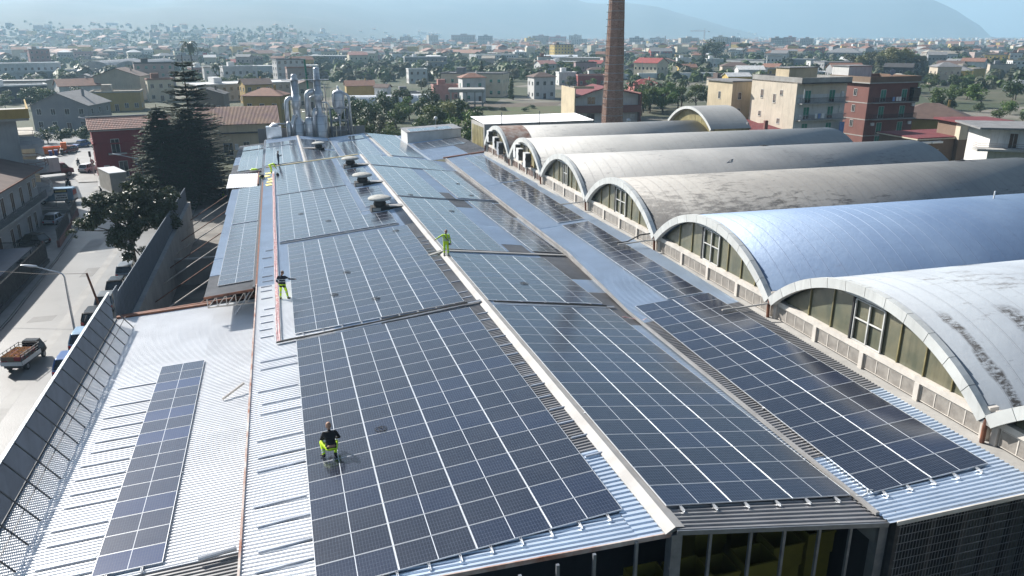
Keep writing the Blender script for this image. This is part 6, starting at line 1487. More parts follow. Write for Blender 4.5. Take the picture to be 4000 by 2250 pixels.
for (x, y, w, h, wc, lab) in ((304, 1851, 27, 19.7, 'pinkgrey', 'leftmost pinkish block of the hazy city skyline'), (380, 1924, 25, 24, 'beige', 'slim beige tower block second from the left of the city skyline'), (430, 1809, 54, 24, 'pinkgrey', 'wide pinkish block with stepped outline in the city skyline'), (470, 1760, 30, 22, 'grey', 'grey block left of the yellow skyline block'), (550, 1681, 20, 18, 'yellow', 'narrow yellow block in the city skyline'), (590, 1720, 34, 21, 'pinkgrey', 'brownish block right of the narrow yellow skyline block'), (650, 1900, 40, 22, 'pink', 'pink block of the skyline left of the white balconied one'), (723, 1976, 44, 20, 'redpink', 'reddish twin block of the city skyline left of the chimney'), (710, 1815, 30, 23, 'white', 'white balconied block of the city skyline left of the chimney'), (725, 1505, 26, 18.6, 'grey', 'grey block of the city skyline just right of the chimney'), (765, 1490, 26, 18, 'white', 'white block of the city skyline right of the chimney'), (882, 1572, 42, 18, 'beige', 'beige block of the city skyline left of the crane'), (819, 1338, 26, 20.5, 'cream', 'tall cream slab block right of the crane'), (842, 1330, 24, 19, 'white', 'white half of the tall slab block right of the crane'), (1035, 1470, 26, 18, 'brown', 'brown brick tower block right of the tall cream slab'), (1062, 1462, 22, 19.5, 'pink', 'pinkish brick tower block beside the brown one'), (1093, 1446, 26, 17, 'pinkgrey', 'greyish brick tower block on the right of the brown ones'), (930, 1480, 30, 15, 'grey', 'low grey block between the slab and the brick towers'), (250, 1750, 30, 17, 'pink', 'pinkish low block at the left end of the city skyline'), (620, 1560, 30, 16, 'white', 'white low block before the skyline left of the chimney')):
    az = math.atan2(x - CX, y - CY); block('apartment_block', lab, x, y, math.degrees(-az) + random.Random(int(x)).uniform(-25, 25), w, 15, h, wc)
cr_ = thing('tower_crane', 'red tower crane over the city right of the chimney', 'crane', (775, 1321, GZ), R(-32)); mb = MB()
for sx in (-.9, .9):
    for sy in (-.9, .9): mb.bar((sx, sy, 0), (sx, sy, 31), .22)
for k in range(15): mb.bar((-.9, -.9, k * 2), (.9, -.9, k * 2 + 2), .16); mb.bar((.9, .9, k * 2), (-.9, .9, k * 2 + 2), .16)
mb.build('mast', 'crane_red', cr_); mb = MB()
for y in (-.6, .6): mb.bar((-26, y, 31), (9, y, 31), .22)
mb.bar((-26, 0, 32.2), (2, 0, 32.2), .2); mb.bar((0, 0, 31), (0, 0, 36), .3); mb.bar((0, 0, 36), (-18, 0, 32), .12); mb.bar((0, 0, 36), (8, 0, 31), .12)
for k in range(16): mb.bar((-26 + k * 1.7, -.6, 31), (-25.2 + k * 1.7, 0, 32.2), .12); mb.bar((-25.2 + k * 1.7, 0, 32.2), (-24.3 + k * 1.7, .6, 31), .12)
mb.build('jib', 'crane_red', cr_); bx(6.5, 9, -.7, .7, 29.4, 31).build('counterweight', 'concrete', cr_)
o = MB().lathe([(1.1, 0), (.75, 23)], n=10).build('distant_chimney', 'wall_grey', loc=(645, 1225, GZ)); tag(o, 'thin grey chimney far away right of the brick one', 'chimney')
for i, (x, y, h) in enumerate(((118, 640, 20), (147, 388, 11), (93, 300, 10), (60, 300, 9.5), (190, 372, 11), (214, 340, 12), (262, 420, 11))):
    o = MB().tube([(0, 0, 0), (0, 0, h)], [.14, .08], 6).build('power_pole', 'grey_steel', loc=(x, y, GZ)); tag(o, 'thin wooden power pole among the houses in the middle distance', 'pole', 'power poles in the middle distance')
rr = random.Random(31); TB = MB(); pal = ['wall_white', 'wall_cream', 'wall_pinkgrey', 'wall_grey', 'roof_tile', 'roof_white', 'wall_yellow']
def hterr(a, r): return max(0, hill_h(a, min(r, 5500))) if r > 1200 else 0
for i in range(3000):
    a = rr.uniform(-36, 36); r = 900 + 2600 * rr.random() ** 1.0
    if a > 15: r = 1000 + 5000 * rr.random()
    x, y = polar(a, r); zz = GZ + hterr(a, r); t_ = hterr(a, r) / 170
    if rr.random() < t_ * 3.2: continue
    w, d, h = rr.uniform(7, 17), rr.uniform(7, 13), rr.choice((4, 6, 6.5, 9, 11)); q = rr.uniform(0, PI); c, s = math.cos(q), math.sin(q)
    if rr.random() < .12: w *= 3; d *= 1.6; h = 5
    m = rr.choice((0, 0, 1, 1, 2, 3, 6)); P = [(x + c * i_ * w / 2 - s * j_ * d / 2, y + s * i_ * w / 2 + c * j_ * d / 2) for i_, j_ in ((-1, -1), (1, -1), (1, 1), (-1, 1))]
    TB.add([(*p, zz - 2) for p in P] + [(*p, zz + h) for p in P], [(0, 1, 5, 4), (1, 2, 6, 5), (2, 3, 7, 6), (3, 0, 4, 7)], m); e = Vector(P[0]).lerp(Vector(P[3]), .5); e2 = Vector(P[1]).lerp(Vector(P[2]), .5)
    rm = rr.choice((4, 4, 5, 3)); rise = 0.05 if rm in (5, 3) else d * .2
    TB.add([(*p, zz + h) for p in P] + [(*e, zz + h + rise), (*e2, zz + h + rise)], [(0, 1, 5, 4), (2, 3, 4, 5), (3, 0, 4), (1, 2, 5)], rm)
TB.build('distant_town', pal, kind='stuff')
def far_trees(name, n, amin, amax, r0, r1, seed, mats, s0=4, s1=9):
    rr = random.Random(seed); mb = MB()
    for i in range(n):
        a = rr.uniform(amin, amax); r = r0 + (r1 - r0) * rr.random(); x, y = polar(a, r); zz = GZ + hterr(a, r); R_ = rr.uniform(s0, s1); H_ = R_ * rr.uniform(.8, 1.5); m = rr.randrange(len(mats))
        for k in range(13):
            d = Vector((rr.gauss(0, 1), rr.gauss(0, 1), abs(rr.gauss(0, 1)))).normalized(); p = Vector((x, y, zz + H_ * .25)) + Vector((d.x * R_ * .6, d.y * R_ * .6, d.z * H_ * .7)); u = d.cross(Vector((rr.gauss(0, 1), rr.gauss(0, 1), 1))).normalized(); w = d.cross(u); s = R_ * .45
            mb.quad(p - u * s - w * s * .6, p + u * s - w * s * .8, p + u * s * .7 + w * s, p - u * s * .9 + w * s * .7, m)
    mb.build(name, mats, kind='stuff')
far_trees('distant_trees', 5200, -36, 35, 430, 1900, 5, ['leaf_dark', 'leaf_mid', 'leaf_olive'], 2.4, 5.5)
far_trees('hillside_trees', 900, -36, 4, 1300, 2200, 6, ['leaf_dark', 'leaf_mid'], 3, 6)
# lorries parked in the yard behind the houses on the right
for i, (x, y, L, cab, lab) in enumerate(((166, 402, 12, 'paint_white', 'white trailer first in the lorry row'), (184, 396, 12, 'paint_white', 'white trailer second in the lorry row'), (203, 392, 11, 'paint_maroon', 'white trailer with maroon cab in the lorry row'), (222, 388, 12, 'paint_blue', 'white trailer with blue cab in the lorry row'), (237, 386, 11, 'paint_blue', 'trailer with dark blue cab right in the lorry row'), (252, 380, 12, 'paint_white', 'last white trailer in the lorry row'))):
    t = thing('parked_lorry', lab + ' behind the pink houses', 'lorry', (x, y, GZ), R(-12 + i * 2), 'lorries parked in a row'); bx(-L / 2, L / 2, -1.25, 1.25, 1.0, 3.7).build('box', 'truck_box', t); bx(L / 2 + .2, L / 2 + 2.3, -1.2, 1.2, .6, 3.2).build('cab', cab, t)
    mb = MB()
    for xx in (-L * .35, -L * .22, L * .3, L / 2 + 1.5): mb.lathe([(.5, -1.2), (.5, 1.2)], n=10); 
    mb.v = []; mb.f = []; mb.m = []
    for xx in (-L * .35, -L * .22, L / 2 + 1.3): mb.tube([(xx, -1.2, .5), (xx, 1.2, .5)], .5, 10)
    mb.build('wheel', 'black_rubber', t)

# ------------------------------------------------------------------ vehicles on the street
def wheel(t, x, y, r=.32, w=.2):
    s = 1 if x > 0 else -1
    o = MB().tube([(x - s * w / 2, y, r), (x + s * w / 2, y, r)], r, 16).build('wheel', 'black_rubber', t); MB().tube([(x + s * w / 2, y, r), (x + s * (w / 2 + .015), y, r)], r * .62, 12).build('rim', 'rim', o)
def loft(secs, m, name, t, smooth=False):
    mb = MB()
    for (y, zb, zt, hb, ht) in secs:
        c = .12 * (zt - zb)
        mb.v += [(-hb, y, zb + c), (-hb * .9, y, zb), (hb * .9, y, zb), (hb, y, zb + c), (ht, y, zt - c), (ht * .9, y, zt), (-ht * .9, y, zt), (-ht, y, zt - c)]
    n = len(secs)
    for i in range(n - 1):
        for j in range(8): mb.f.append((i * 8 + j, i * 8 + (j + 1) % 8, (i + 1) * 8 + (j + 1) % 8, (i + 1) * 8 + j)); mb.m.append(0)
    mb.f += [tuple(range(7, -1, -1)), tuple((n - 1) * 8 + j for j in range(8))]; mb.m += [0, 0]
    return mb.build(name, m, t)
def car(label, x, y, rz, paint, L=4.1, W=1.74, H=1.5, suv=False, group=None):
    t = thing('car', label, 'car', (x, y, GZ + .012), R(rz), group); h = W / 2; b = .95 if suv else .82; r = .33 if suv else .30
    loft([(-L / 2, .42, b - .12, h * .82, h * .80), (-L / 2 + .10, .30, b, h * .96, h * .93), (-L * .3, .22, b + .05, h, h * .97), (0, .22, b + .03, h, h * .98), (L * .22, .22, b, h, h * .96), (L * .38, .25, b - .10, h * .97, h * .9), (L / 2 - .06, .32, b - .22, h * .88, h * .8), (L / 2, .42, b - .34, h * .78, h * .72)], paint, 'body', t)
    y0, y1, y2, y3 = -L / 2 + .16, -L / 2 + (.55 if suv else .75), L * .06, L * .25
    loft([(y0, b - .08, b + .0, h * .86, h * .84), (y1, b, H - .05, h * .9, h * .72), (y2, b, H - .03, h * .9, h * .73), (y3, b - .06, b + .03, h * .88, h * .84)], 'car_glass', 'glasshouse', t)
    loft([(y1 - .12, H - .10, H - .04, h * .73, h * .70), (y1 + .12, H - .07, H + .0, h * .75, h * .71), (y2 - .1, H - .07, H + .01, h * .76, h * .72), (y2 + .12, H - .11, H - .04, h * .74, h * .7)], paint, 'roof', t)
    for yy, zz in ((y1 + (y2 - y1) * .45, 0),):
        for s in (-1, 1): MB().bar((s * h * .91, yy, b), (s * h * .735, yy, H - .04), .07).build('pillar', paint, t)
    for s in (-1, 1):
        MB().bar((s * h * .87, y0 + .05, b - .02), (s * h * .72, y1, H - .05), .10).build('pillar', paint, t)
        bx(min(s * h * .62, s * h * .86), max(s * h * .62, s * h * .86), -L / 2 - .012, -L / 2 + .06, b - .32, b - .08).build('tail_light', 'lamp_red', t); bx(min(s * h * .5, s * h * .78), max(s * h * .5, s * h * .78), L / 2 - .10, L / 2 + .005, b - .34, b - .22).build('headlight', 'lamp_clear', t)
        bx(min(s * h * 1.0, s * h * 1.16), max(s * h * 1.0, s * h * 1.16), y3 - .32, y3 - .2, b - .02, b + .14).build('mirror', paint, t)
        for yy in (-L * .31, L * .31): wheel(t, s * (h - .1), yy, r)
    bx(-.26, .26, -L / 2 - .02, -L / 2 + .02, .5, .62).build('number_plate', 'plate', t); bx(-h * .8, h * .8, -L / 2 - .05, -L / 2 + .1, .28, .44).build('bumper', 'black_plastic', t)
    return t
car('white compact suv driving away at the junction', -34.0, 140.0, -22, 'paint_white', 4.2, 1.78, 1.62, True)
car('silver hatchback parked in the yard of the white house', -29.7, 95.9, -8, 'paint_silver', 3.9, 1.7, 1.5)
car('dark car with open boot in the shaded yard', -29.4, 84.0, 65, 'paint_black', 3.9, 1.7, 1.48)
car('black suv parked behind the fence below the magnolia', -16.2, 66.9, -2, 'paint_grey', 4.2, 1.78, 1.62, True, 'cars parked along the yard fence'); car('dark car with pale roof parked second along the yard fence', -16.3, 61.9, -2, 'paint_black', 4.1, 1.74, 1.5, False, 'cars parked along the yard fence'); car('grey car parked beside the leaning pole', -16.4, 57.2, -2, 'paint_grey', 4.1, 1.74, 1.5, False, 'cars parked along the yard fence'); car('black tall car parked behind the grey one', -16.5, 52.6, -2, 'paint_black', 4.2, 1.76, 1.58, True, 'cars parked along the yard fence'); car('pale blue estate car parked beyond the blue car', -16.4, 47.6, -2, 'paint_lightblue', 4.3, 1.76, 1.5, False, 'cars parked along the yard fence'); car('blue car parked nearest along the street screen', -16.35, 42.3, -2, 'paint_blue', 4.1, 1.74, 1.5, False, 'cars parked along the yard fence')
car('maroon hatchback parked beside the bins', -43.3, 168.3, 155, 'paint_maroon', 4.0, 1.7, 1.48); car('dark blue car parked in the shade beyond the junction', -42.9, 177.5, 150, 'paint_blue', 4.2, 1.74, 1.5); car('pale blue car half hidden behind the box truck', -49.5, 161.5, -70, 'paint_lightblue', 4.0, 1.7, 1.5); car('blue car in the dark yard at the left edge', -28.8, 58.6, 10, 'paint_blue', 4.0, 1.7, 1.5)
# box truck with maroon cab, canvas truck, van
bt = thing('box_truck', 'white box truck with maroon cab crossing the junction', 'truck', (-39.6, 136.2, GZ + .012), R(-64)); bx(-1.1, 1.1, -3.4, 1.6, .95, 3.35).build('box', 'truck_box', bt); bx(-1.06, 1.06, -3.35, 1.6, 3.35, 3.42).build('box_roof', 'paint_white', bt); bx(-.9, .9, -3.3, 3.2, .55, .9).build('chassis', 'dark_steel', bt)
loft([(1.7, .5, 2.3, .98, .82), (2.5, .5, 2.3, .98, .82), (3.1, .5, 1.45, .98, .92), (3.75, .5, 1.2, .95, .85)], 'paint_maroon', 'cab', bt)
for s in (-1, 1): bx(min(s * .86, s * .93), max(s * .86, s * .93), 1.95, 2.75, 1.42, 2.0).build('cab_window', 'car_glass', bt); wheel(bt, s * .95, -2.2, .4, .28); wheel(bt, s * .95, 2.9, .4, .26); bx(min(s * 1.0, s * 1.2), max(s * 1.0, s * 1.2), 2.75, 2.85, 1.3, 1.6).build('mirror', 'black_plastic', bt)
ct = thing('box_truck', 'grey canvas sided truck standing under the dark cedar', 'truck', (-25.6, 115.2, GZ + .012), R(24)); bx(-1.2, 1.2, -3.8, 3.0, 1.0, 3.9).build('box', 'truck_canvas', ct); bx(-1.24, 1.24, -3.84, 3.04, 3.9, 4.0).build('box_roof', 'paint_white', ct); bx(-1.0, 1.0, -3.7, 4.8, .6, .95).build('chassis', 'dark_steel', ct); loft([(3.2, .5, 2.6, 1.1, 1.0), (4.4, .5, 2.6, 1.1, 1.0), (5.0, .5, 1.7, 1.1, 1.02), (5.2, .5, 1.2, 1.05, 1.0)], 'paint_white', 'cab', ct)
for s in (-1, 1):
    for yy in (-2.6, 4.2): wheel(ct, s * 1.05, yy, .45, .3)
    for k in range(3): bx(min(s * 1.2, s * 1.22), max(s * 1.2, s * 1.22), -3.6, 2.9, .72 + k * .1, .76 + k * .1).build('side_rail', 'galvanised', ct)
vn = thing('van', 'pale blue grey van with red rear window panel parked by the iron railing', 'van', (-32.6, 110.6, GZ + .012), R(86)); loft([(-2.5, .45, 2.2, .94, .84), (-2.35, .38, 2.28, .97, .86), (.8, .38, 2.25, .97, .86), (1.5, .38, 1.95, .97, .86), (2.1, .4, 1.2, .96, .9), (2.6, .42, .95, .9, .84)], 'paint_lightblue', 'body', vn)
bx(-.78, .78, -2.53, -2.49, 1.25, 1.95).build('rear_window', 'lamp_red', vn); bx(-.6, .6, -2.52, -2.49, .7, 1.1).build('rear_door_plate', 'paint_silver', vn); bx(-.9, .9, -2.6, -2.4, .38, .58).build('bumper', 'black_plastic', vn)
for s in (-1, 1):
    bx(min(s * .9, s * .95), max(s * .9, s * .95), .6, 1.7, 1.3, 1.85).build('side_window', 'car_glass', vn)
    for yy in (-1.6, 1.7): wheel(vn, s * .88, yy, .34, .22)
sg = thing('sign_board', 'black and white double sign board on posts in front of the van', 'sign', (-31.2, 107.2, GZ), R(6)); bx(-.9, .9, -.04, .04, 2.1, 2.6).build('dark_board', 'black_plastic', sg); bx(-.8, .8, -.05, .05, 1.1, 1.95).build('white_board', 'plate', sg)
mb = MB()
for k, (z, x0, x1) in enumerate(((1.72, -.55, .6), (1.38, -.7, .7))):
    x = x0
    while x < x1: w_ = .07 + .05 * ((k * 7 + int(x * 31)) % 3); mb.box(x, min(x + w_, x1), -.056, -.05, z - .09, z + .09); x += w_ + .045
mb.build('lettering', 'black_plastic', sg)
mb = MB(); x = -.65
while x < .65: mb.box(x, x + .10, -.046, -.04, 2.24, 2.46); x += .16
mb.build('lettering', 'foam_board', sg)
for x in (-.8, .8): MB().bar((x, .06, 0), (x, .06, 2.6), .07).build('post', 'grey_steel', sg)
# small lorry with fruit crates
lo = thing('small_lorry', 'small open lorry loaded with crates of orange fruit on the street', 'lorry', (-20.05, 44.3, GZ + .012), R(-14)); lo.scale = (.78, .66, .78); bpy.context.view_layer.update(); bx(-1.0, 1.0, -2.4, 1.5, .75, .87).build('bed', 'dark_steel', lo); bx(-.8, .8, -2.3, 3.0, .5, .74).build('chassis', 'dark_steel', lo)
for s in (-1, 1): bx(min(s * .98, s * 1.03), max(s * .98, s * 1.03), -2.4, 1.5, .8, 1.2).build('side_board', 'truck_box', lo)
bx(-1.0, 1.0, -2.46, -2.4, .8, 1.18).build('tail_board', 'truck_box', lo); mb = MB()
for s in (-1, 1):
    for z in (1.4, 1.65, 1.9): mb.bar((s * 1.0, -2.4, z), (s * 1.0, 1.5, z), .05)
    for k in range(6): mb.bar((s * 1.0, -2.4 + k * .78, .87), (s * 1.0, -2.4 + k * .78, 1.95), .05)
for z in (1.4, 1.65, 1.9): mb.bar((-1.0, 1.5, z), (1.0, 1.5, z), .05)
mb.build('rack', 'dark_steel', lo); loft([(1.65, .55, 2.0, .86, .74), (2.5, .55, 2.0, .86, .74), (2.95, .55, 1.35, .86, .8), (3.25, .6, 1.0, .8, .72)], 'paint_black', 'cab', lo)
for s in (-1, 1): wheel(lo, s * .8, -1.3, .38, .3); wheel(lo, s * .75, 2.4, .34, .22); MB().bar((s * .82, 2.7, 1.45), (s * 1.15, 2.75, 1.6), .04).build('mirror', 'black_plastic', lo)
rr = random.Random(5); ki = 0
for j in range(4):
    for i in range(3):
        for lv in range(2):
            ki += 1; c = thing('fruit_crate', ('red crate of fruit in the lower layer on the lorry bed', 'crate heaped with orange fruit on the lorry bed')[lv], 'crate', lo.matrix_basis @ Vector((-.62 + i * .62, -2.05 + j * .78, .88 + lv * .42)), R(-14), 'fruit crates on the small lorry'); c.scale = lo.scale
            mb = MB(); 
            for q in ((-.29, .29, -.37, -.35), (-.29, .29, .35, .37), (-.29, -.27, -.35, .35), (.27, .29, -.35, .35)): mb.box(*q, 0, .40)
            mb.box(-.27, .27, -.35, .35, .01, .04); mb.build('box', 'crate_red' if (i + j + lv) % 3 == 0 else 'wall_brown', c)
            if lv:
                mb = MB()
                for k in range(42): 
                    x, y = rr.uniform(-.24, .24), rr.uniform(-.32, .32); z = .36 + .07 * rr.random(); s = rr.uniform(.05, .065)
                    mb.add([(x + s, y, z), (x - s, y, z), (x, y + s, z), (x, y - s, z), (x, y, z + s), (x, y, z - s)], [(0, 2, 4), (2, 1, 4), (1, 3, 4), (3, 0, 4), (2, 0, 5), (1, 2, 5), (3, 1, 5), (0, 3, 5)])
                mb.build('fruit', 'fruit', c, kind='stuff')
# bins, skip, lamps, poles, signs
sk = thing('orange_skip', 'orange rubbish skip by the junction', 'skip', (-46.9, 167.2, GZ), R(12)); 
for q in ((-2.2, 2.2, -1, -.92), (-2.2, 2.2, .92, 1), (-2.2, -2.12, -.92, .92), (2.12, 2.2, -.92, .92), (-2.12, 2.12, -.92, .92)): pass
mb = MB(); mb.add([(-1.7, -.8, .1), (1.7, -.8, .1), (1.7, .8, .1), (-1.7, .8, .1), (-2.3, -1, 1.5), (2.3, -1, 1.5), (2.3, 1, 1.5), (-2.3, 1, 1.5), (-2.2, -.9, 1.5), (2.2, -.9, 1.5), (2.2, .9, 1.5), (-2.2, .9, 1.5), (-1.6, -.7, .25), (1.6, -.7, .25), (1.6, .7, .25), (-1.6, .7, .25)], [(3, 2, 1, 0), (0, 1, 5, 4), (1, 2, 6, 5), (2, 3, 7, 6), (3, 0, 4, 7), (4, 5, 9, 8), (5, 6, 10, 9), (6, 7, 11, 10), (7, 4, 8, 11), (8, 9, 13, 12), (9, 10, 14, 13), (10, 11, 15, 14), (11, 8, 12, 15), (12, 13, 14, 15)]); mb.build('tub', 'skip_orange', sk); bx(2.3, 3.4, -.5, .5, .1, 2.3).build('tail_plate', 'skip_orange', sk)
for i, (x, y) in enumerate(((-47.3, 163.4), (-45.6, 162.9), (-44.8, 163.9), (-43.9, 164.6))):
    b = thing('wheelie_bin', ('leftmost blue wheelie bin before the orange skip', 'front blue wheelie bin of the pair', 'rear blue wheelie bin of the pair', 'black wheelie bin right of the blue pair')[i], 'bin', (x, y, GZ), R(10), 'wheelie bins before the skip'); m = 'bin_blue' if i < 3 else 'black_plastic'
    MB().add([(-.24, -.28, .08), (.24, -.28, .08), (.24, .24, .08), (-.24, .24, .08), (-.32, -.36, 1.15), (.32, -.36, 1.15), (.32, .36, 1.15), (-.32, .36, 1.15)], [(3, 2, 1, 0), (4, 5, 6, 7), (0, 1, 5, 4), (1, 2, 6, 5), (2, 3, 7, 6), (3, 0, 4, 7)]).build('tub', m, b); MB().prism([(-.35, -.4, 1.16), (-.35, .42, 1.2), (-.35, .42, 1.3), (-.35, -.1, 1.3), (-.35, -.4, 1.22)], (.7, 0, 0)).build('lid', m, b)
def lamp(label, x, y, h, arm, rz):
    t = thing('street_lamp', label, 'street lamp', (x, y, GZ), R(rz)); MB().tube([(0, 0, 0), (0, 0, h * .6), (0, 0, h - .35), (-.12, 0, h - .1), (-.45, 0, h + .1), (-arm, 0, h + .75)], [.1, .085, .065, .06, .055, .04], 10).build('pole', 'galvanised', t); o = MB().lathe([(.02, -.62), (.13, -.55), (.17, -.2), (.15, .2), (.07, .5), (.02, .55)], n=12).build('lamp_head', 'galvanised', t, True); o.matrix_local = Matrix.Translation((-arm - .42, 0, h + .86)) @ Matrix.Rotation(R(-78), 4, 'Y') @ Matrix.Diagonal((.55, 1, 1, 1)); return t
lamp('tall street lamp with long arm beside the parked cars', -17.6, 49.4, 5.7, 1.9, 8); lamp('street lamp reaching over the canvas truck', -19.2, 103.5, 7.0, 2.6, 5); lamp('street lamp with bright head above the maroon car', -33.5, 156, 7.6, 3.2, 20)
o = thing('leaning_pole', 'short rusty pole with a cable leaning by the parked cars', 'pole', (-16.2, 53.6, GZ), 0); MB().tube([(0, 0, 0), (-.9, .6, 4.2)], [.11, .09], 8).build('pole', 'rust', o)
o = MB().tube([(-17.1, 54.2, -5.35), (-21, 56, -5.6), (-26, 58, -5.4), (-31.3, 60, -4.6)], .025, 5).build('overhead_cable', 'black_rubber'); tag(o, 'black cable crossing the street from the leaning pole', 'cable')
ps = thing('crossing_sign', 'blue pedestrian crossing sign in front of the red corner house', 'sign', (-22.5, 122, GZ), R(8)); MB().tube([(0, 0, 0), (0, 0, 4.9)], .05, 8).build('pole', 'grey_steel', ps); bx(-.62, .62, -.03, .0, 3.6, 4.84).build('plate', 'sign_blue', ps); MB().prism([(-.5, -.036, 3.74), (.5, -.036, 3.74), (0, -.036, 4.64)], (0, .004, 0)).build('white_triangle', 'plate', ps)
MB().prism([(-.2, -.042, 3.82), (-.08, -.042, 3.82), (.0, -.042, 4.0), (.1, -.042, 3.82), (.2, -.042, 3.82), (.06, -.042, 4.15), (.05, -.042, 4.3), (-.06, -.042, 4.3), (-.1, -.042, 4.08)], (0, .004, 0)).build('walking_figure', 'black_plastic', ps)
tl = thing('traffic_light', 'traffic light on the corner of the red house', 'traffic light', (-33.1, 138.2, GZ), R(10)); MB().tube([(0, 0, 0), (0, 0, 3.2)], .06, 8).build('pole', 'frame_white', tl); bx(-.2, .2, -.2, .1, 3.0, 4.0).build('signal_head', 'black_plastic', tl)
for i, (x, y) in enumerate(((-32.4, 135.6), (-32.0, 134.2))):
    t = thing('sign_post', ('red and white street sign nearer the red house corner', 'street sign pole just before the red house corner')[i], 'sign', (x, y, GZ)); MB().tube([(0, 0, 0), (0, 0, 2.9)], .04, 6).build('pole', 'frame_white', t); MB().tube([(0, -.03, 2.6), (0, .0, 2.6)], .3, 16).build('disc', 'lamp_red', t); MB().tube([(0, -.036, 2.6), (0, -.03, 2.6)], .2, 16).build('disc_centre', 'plate', t)

# ------------------------------------------------------------------ people
def capsule(bm, a, b, ra, rb):
    a, b = Vector(a), Vector(b); d = b - a; L = d.length
    for p, r in ((a, ra), (b, rb)):
        bmesh.ops.create_icosphere(bm, subdivisions=2, radius=r, matrix=Matrix.Translation(p))
    if L > 1e-4:
        q = d.to_track_quat('Z', 'Y').to_matrix().to_4x4(); q.translation = (a + b) / 2
        bmesh.ops.create_cone(bm, cap_ends=True, segments=14, radius1=ra, radius2=rb, depth=L, matrix=q)
def person(label, loc, rz, J, top, legs, hair=True, bands=(), cap=None, extra=(), scale=1., beard=False, sleeves=None, wrist_bands=True):
    t = thing('person', label, 'person', loc, rz); t.scale = (scale,) * 3
    V_ = {k: Vector(v) for k, v in J.items()}
    S = []                                              # (a, b, ra, rb, material)
    pe, ch, nk, hd = V_['pelvis'], V_['chest'], V_['neck'], V_['head']
    side = (V_['sR'] - V_['sL']).normalized(); mid = pe.lerp(ch, .5)
    S += [(pe - side * .075, pe + side * .075, .125, .125, legs), (mid - side * .07, mid + side * .07, .125, .125, top), (ch - side * .09, ch + side * .09, .135, .135, top), (pe.lerp(ch, .22) - side * .08, pe.lerp(ch, .22) + side * .08, .128, .128, top), (V_['sL'].lerp(ch, .25), V_['sR'].lerp(ch, .25), .085, .085, top), (ch.lerp(nk, .6), nk, .075, .058, top), (nk, nk.lerp(hd, .55), .056, .056, 'skin')]
    face = (V_.get('look', Vector((0, 1, 0)))).normalized(); up = (hd - nk).normalized()
    S += [(hd - up * .035 + face * .012, hd + up * .045, .082, .098, 'skin'), (hd - up * .085 + face * .045, hd - up * .06 + face * .05, .045, .05, 'skin'), (hd - up * .02 + face * .10, hd - up * .045 + face * .115, .012, .018, 'skin')]
    sd = face.cross(up).normalized()
    for s in (-1, 1): S.append((hd + sd * s * .088 - up * .02, hd + sd * s * .092 - up * .05, .02, .016, 'skin'))
    for s in 'LR':
        S += [(V_['s' + s], V_['e' + s], .068, .052, top), (V_['e' + s], V_['w' + s], .052, .040, sleeves or top), (V_['h' + s], V_['k' + s], .100, .072, legs), (V_['k' + s], V_['a' + s], .072, .056, legs), (V_['a' + s], V_['a' + s].lerp(V_['t' + s], .3) , .06, .055, 'boot'), (V_['a' + s] - Vector((0, 0, .045)) , V_['t' + s], .052, .042, 'boot')]
        w = V_['w' + s]; d = (w - V_['e' + s]).normalized(); S.append((w + d * .02, w + d * .075, .030, .034, 'skin'))
    for (a, b, ra, rb, m) in extra: S.append((Vector(a), Vector(b), ra, rb, m))
    bm = bmesh.new()
    for a, b, ra, rb, m in S: capsule(bm, a, b, ra, rb)
    me = bpy.data.meshes.new('body'); bm.to_mesh(me); bm.free()
    o = bpy.data.objects.new('body', me); COL.objects.link(o)
    md = o.modifiers.new('r', 'REMESH'); md.mode = 'VOXEL'; md.voxel_size = .017; md.use_smooth_shade = True
    sm = o.modifiers.new('s', 'SMOOTH'); sm.iterations = 2; sm.factor = .5
    dg = bpy.context.evaluated_depsgraph_get(); me2 = bpy.data.meshes.new_from_object(o.evaluated_get(dg)); o.modifiers.clear(); o.data = me2; bpy.data.meshes.remove(me)
    ms = []
    for q in S:
        if q[4] not in ms: ms.append(q[4])
    me2.materials.clear()
    for q in ms: me2.materials.append(MT[q])
    segs = [(a, b, b - a, max((b - a).length_squared, 1e-9), ra, rb, ms.index(m)) for a, b, ra, rb, m in S]
    for p in me2.polygons:
        c = p.center; best = 9; bi = 0
        for a, b, d, l2, ra, rb, mi in segs:
            u = max(0, min(1, (c - a).dot(d) / l2)); k = (c - (a + d * u)).length - (ra + (rb - ra) * u)
            if k < best: best, bi = k, mi
        p.material_index = bi; p.use_smooth = True
    # fingers and thumb, each its own bent chain, rooted in the palm
    bm = bmesh.new(); bm.from_mesh(me2); n0 = len(bm.faces)
    for s in 'LR':
        w = V_['w' + s]; d = (w - V_['e' + s]).normalized(); sw = d.cross(Vector((0, 0, 1)));
        if sw.length < .2: sw = d.cross(Vector((1, 0, 0)))
        sw.normalize(); nn = d.cross(sw)
        if nn.z > 0: nn = -nn
        for k, L in enumerate((.066, .078, .073, .056)):
            p0 = w + d * .085 + sw * (k - 1.5) * .019; p1 = p0 + d * L * .5 + nn * L * .12; p2 = p1 + d * L * .36 + nn * L * .36
            capsule(bm, p0, p1, .0095, .009); capsule(bm, p1, p2, .009, .0075)
        p0 = w + d * .03 - sw * .028; p1 = p0 + d * .03 - sw * .026 + nn * .006; capsule(bm, p0, p1, .012, .011); capsule(bm, p1, p1 + d * .028 - sw * .004 + nn * .01, .011, .009)
    bm.faces.ensure_lookup_table(); si = ms.index('skin')
    for f in bm.faces[n0:]: f.material_index = si; f.smooth = True
    bm.to_mesh(me2); bm.free(); o.parent = t
    for s in (-1, 1):
        MB().lathe([(.002, -.008), (.009, 0), (.002, .008)], n=8).build('eye', 'cloth_black', t).location = hd + face * .092 + sd * s * .034 + up * .012
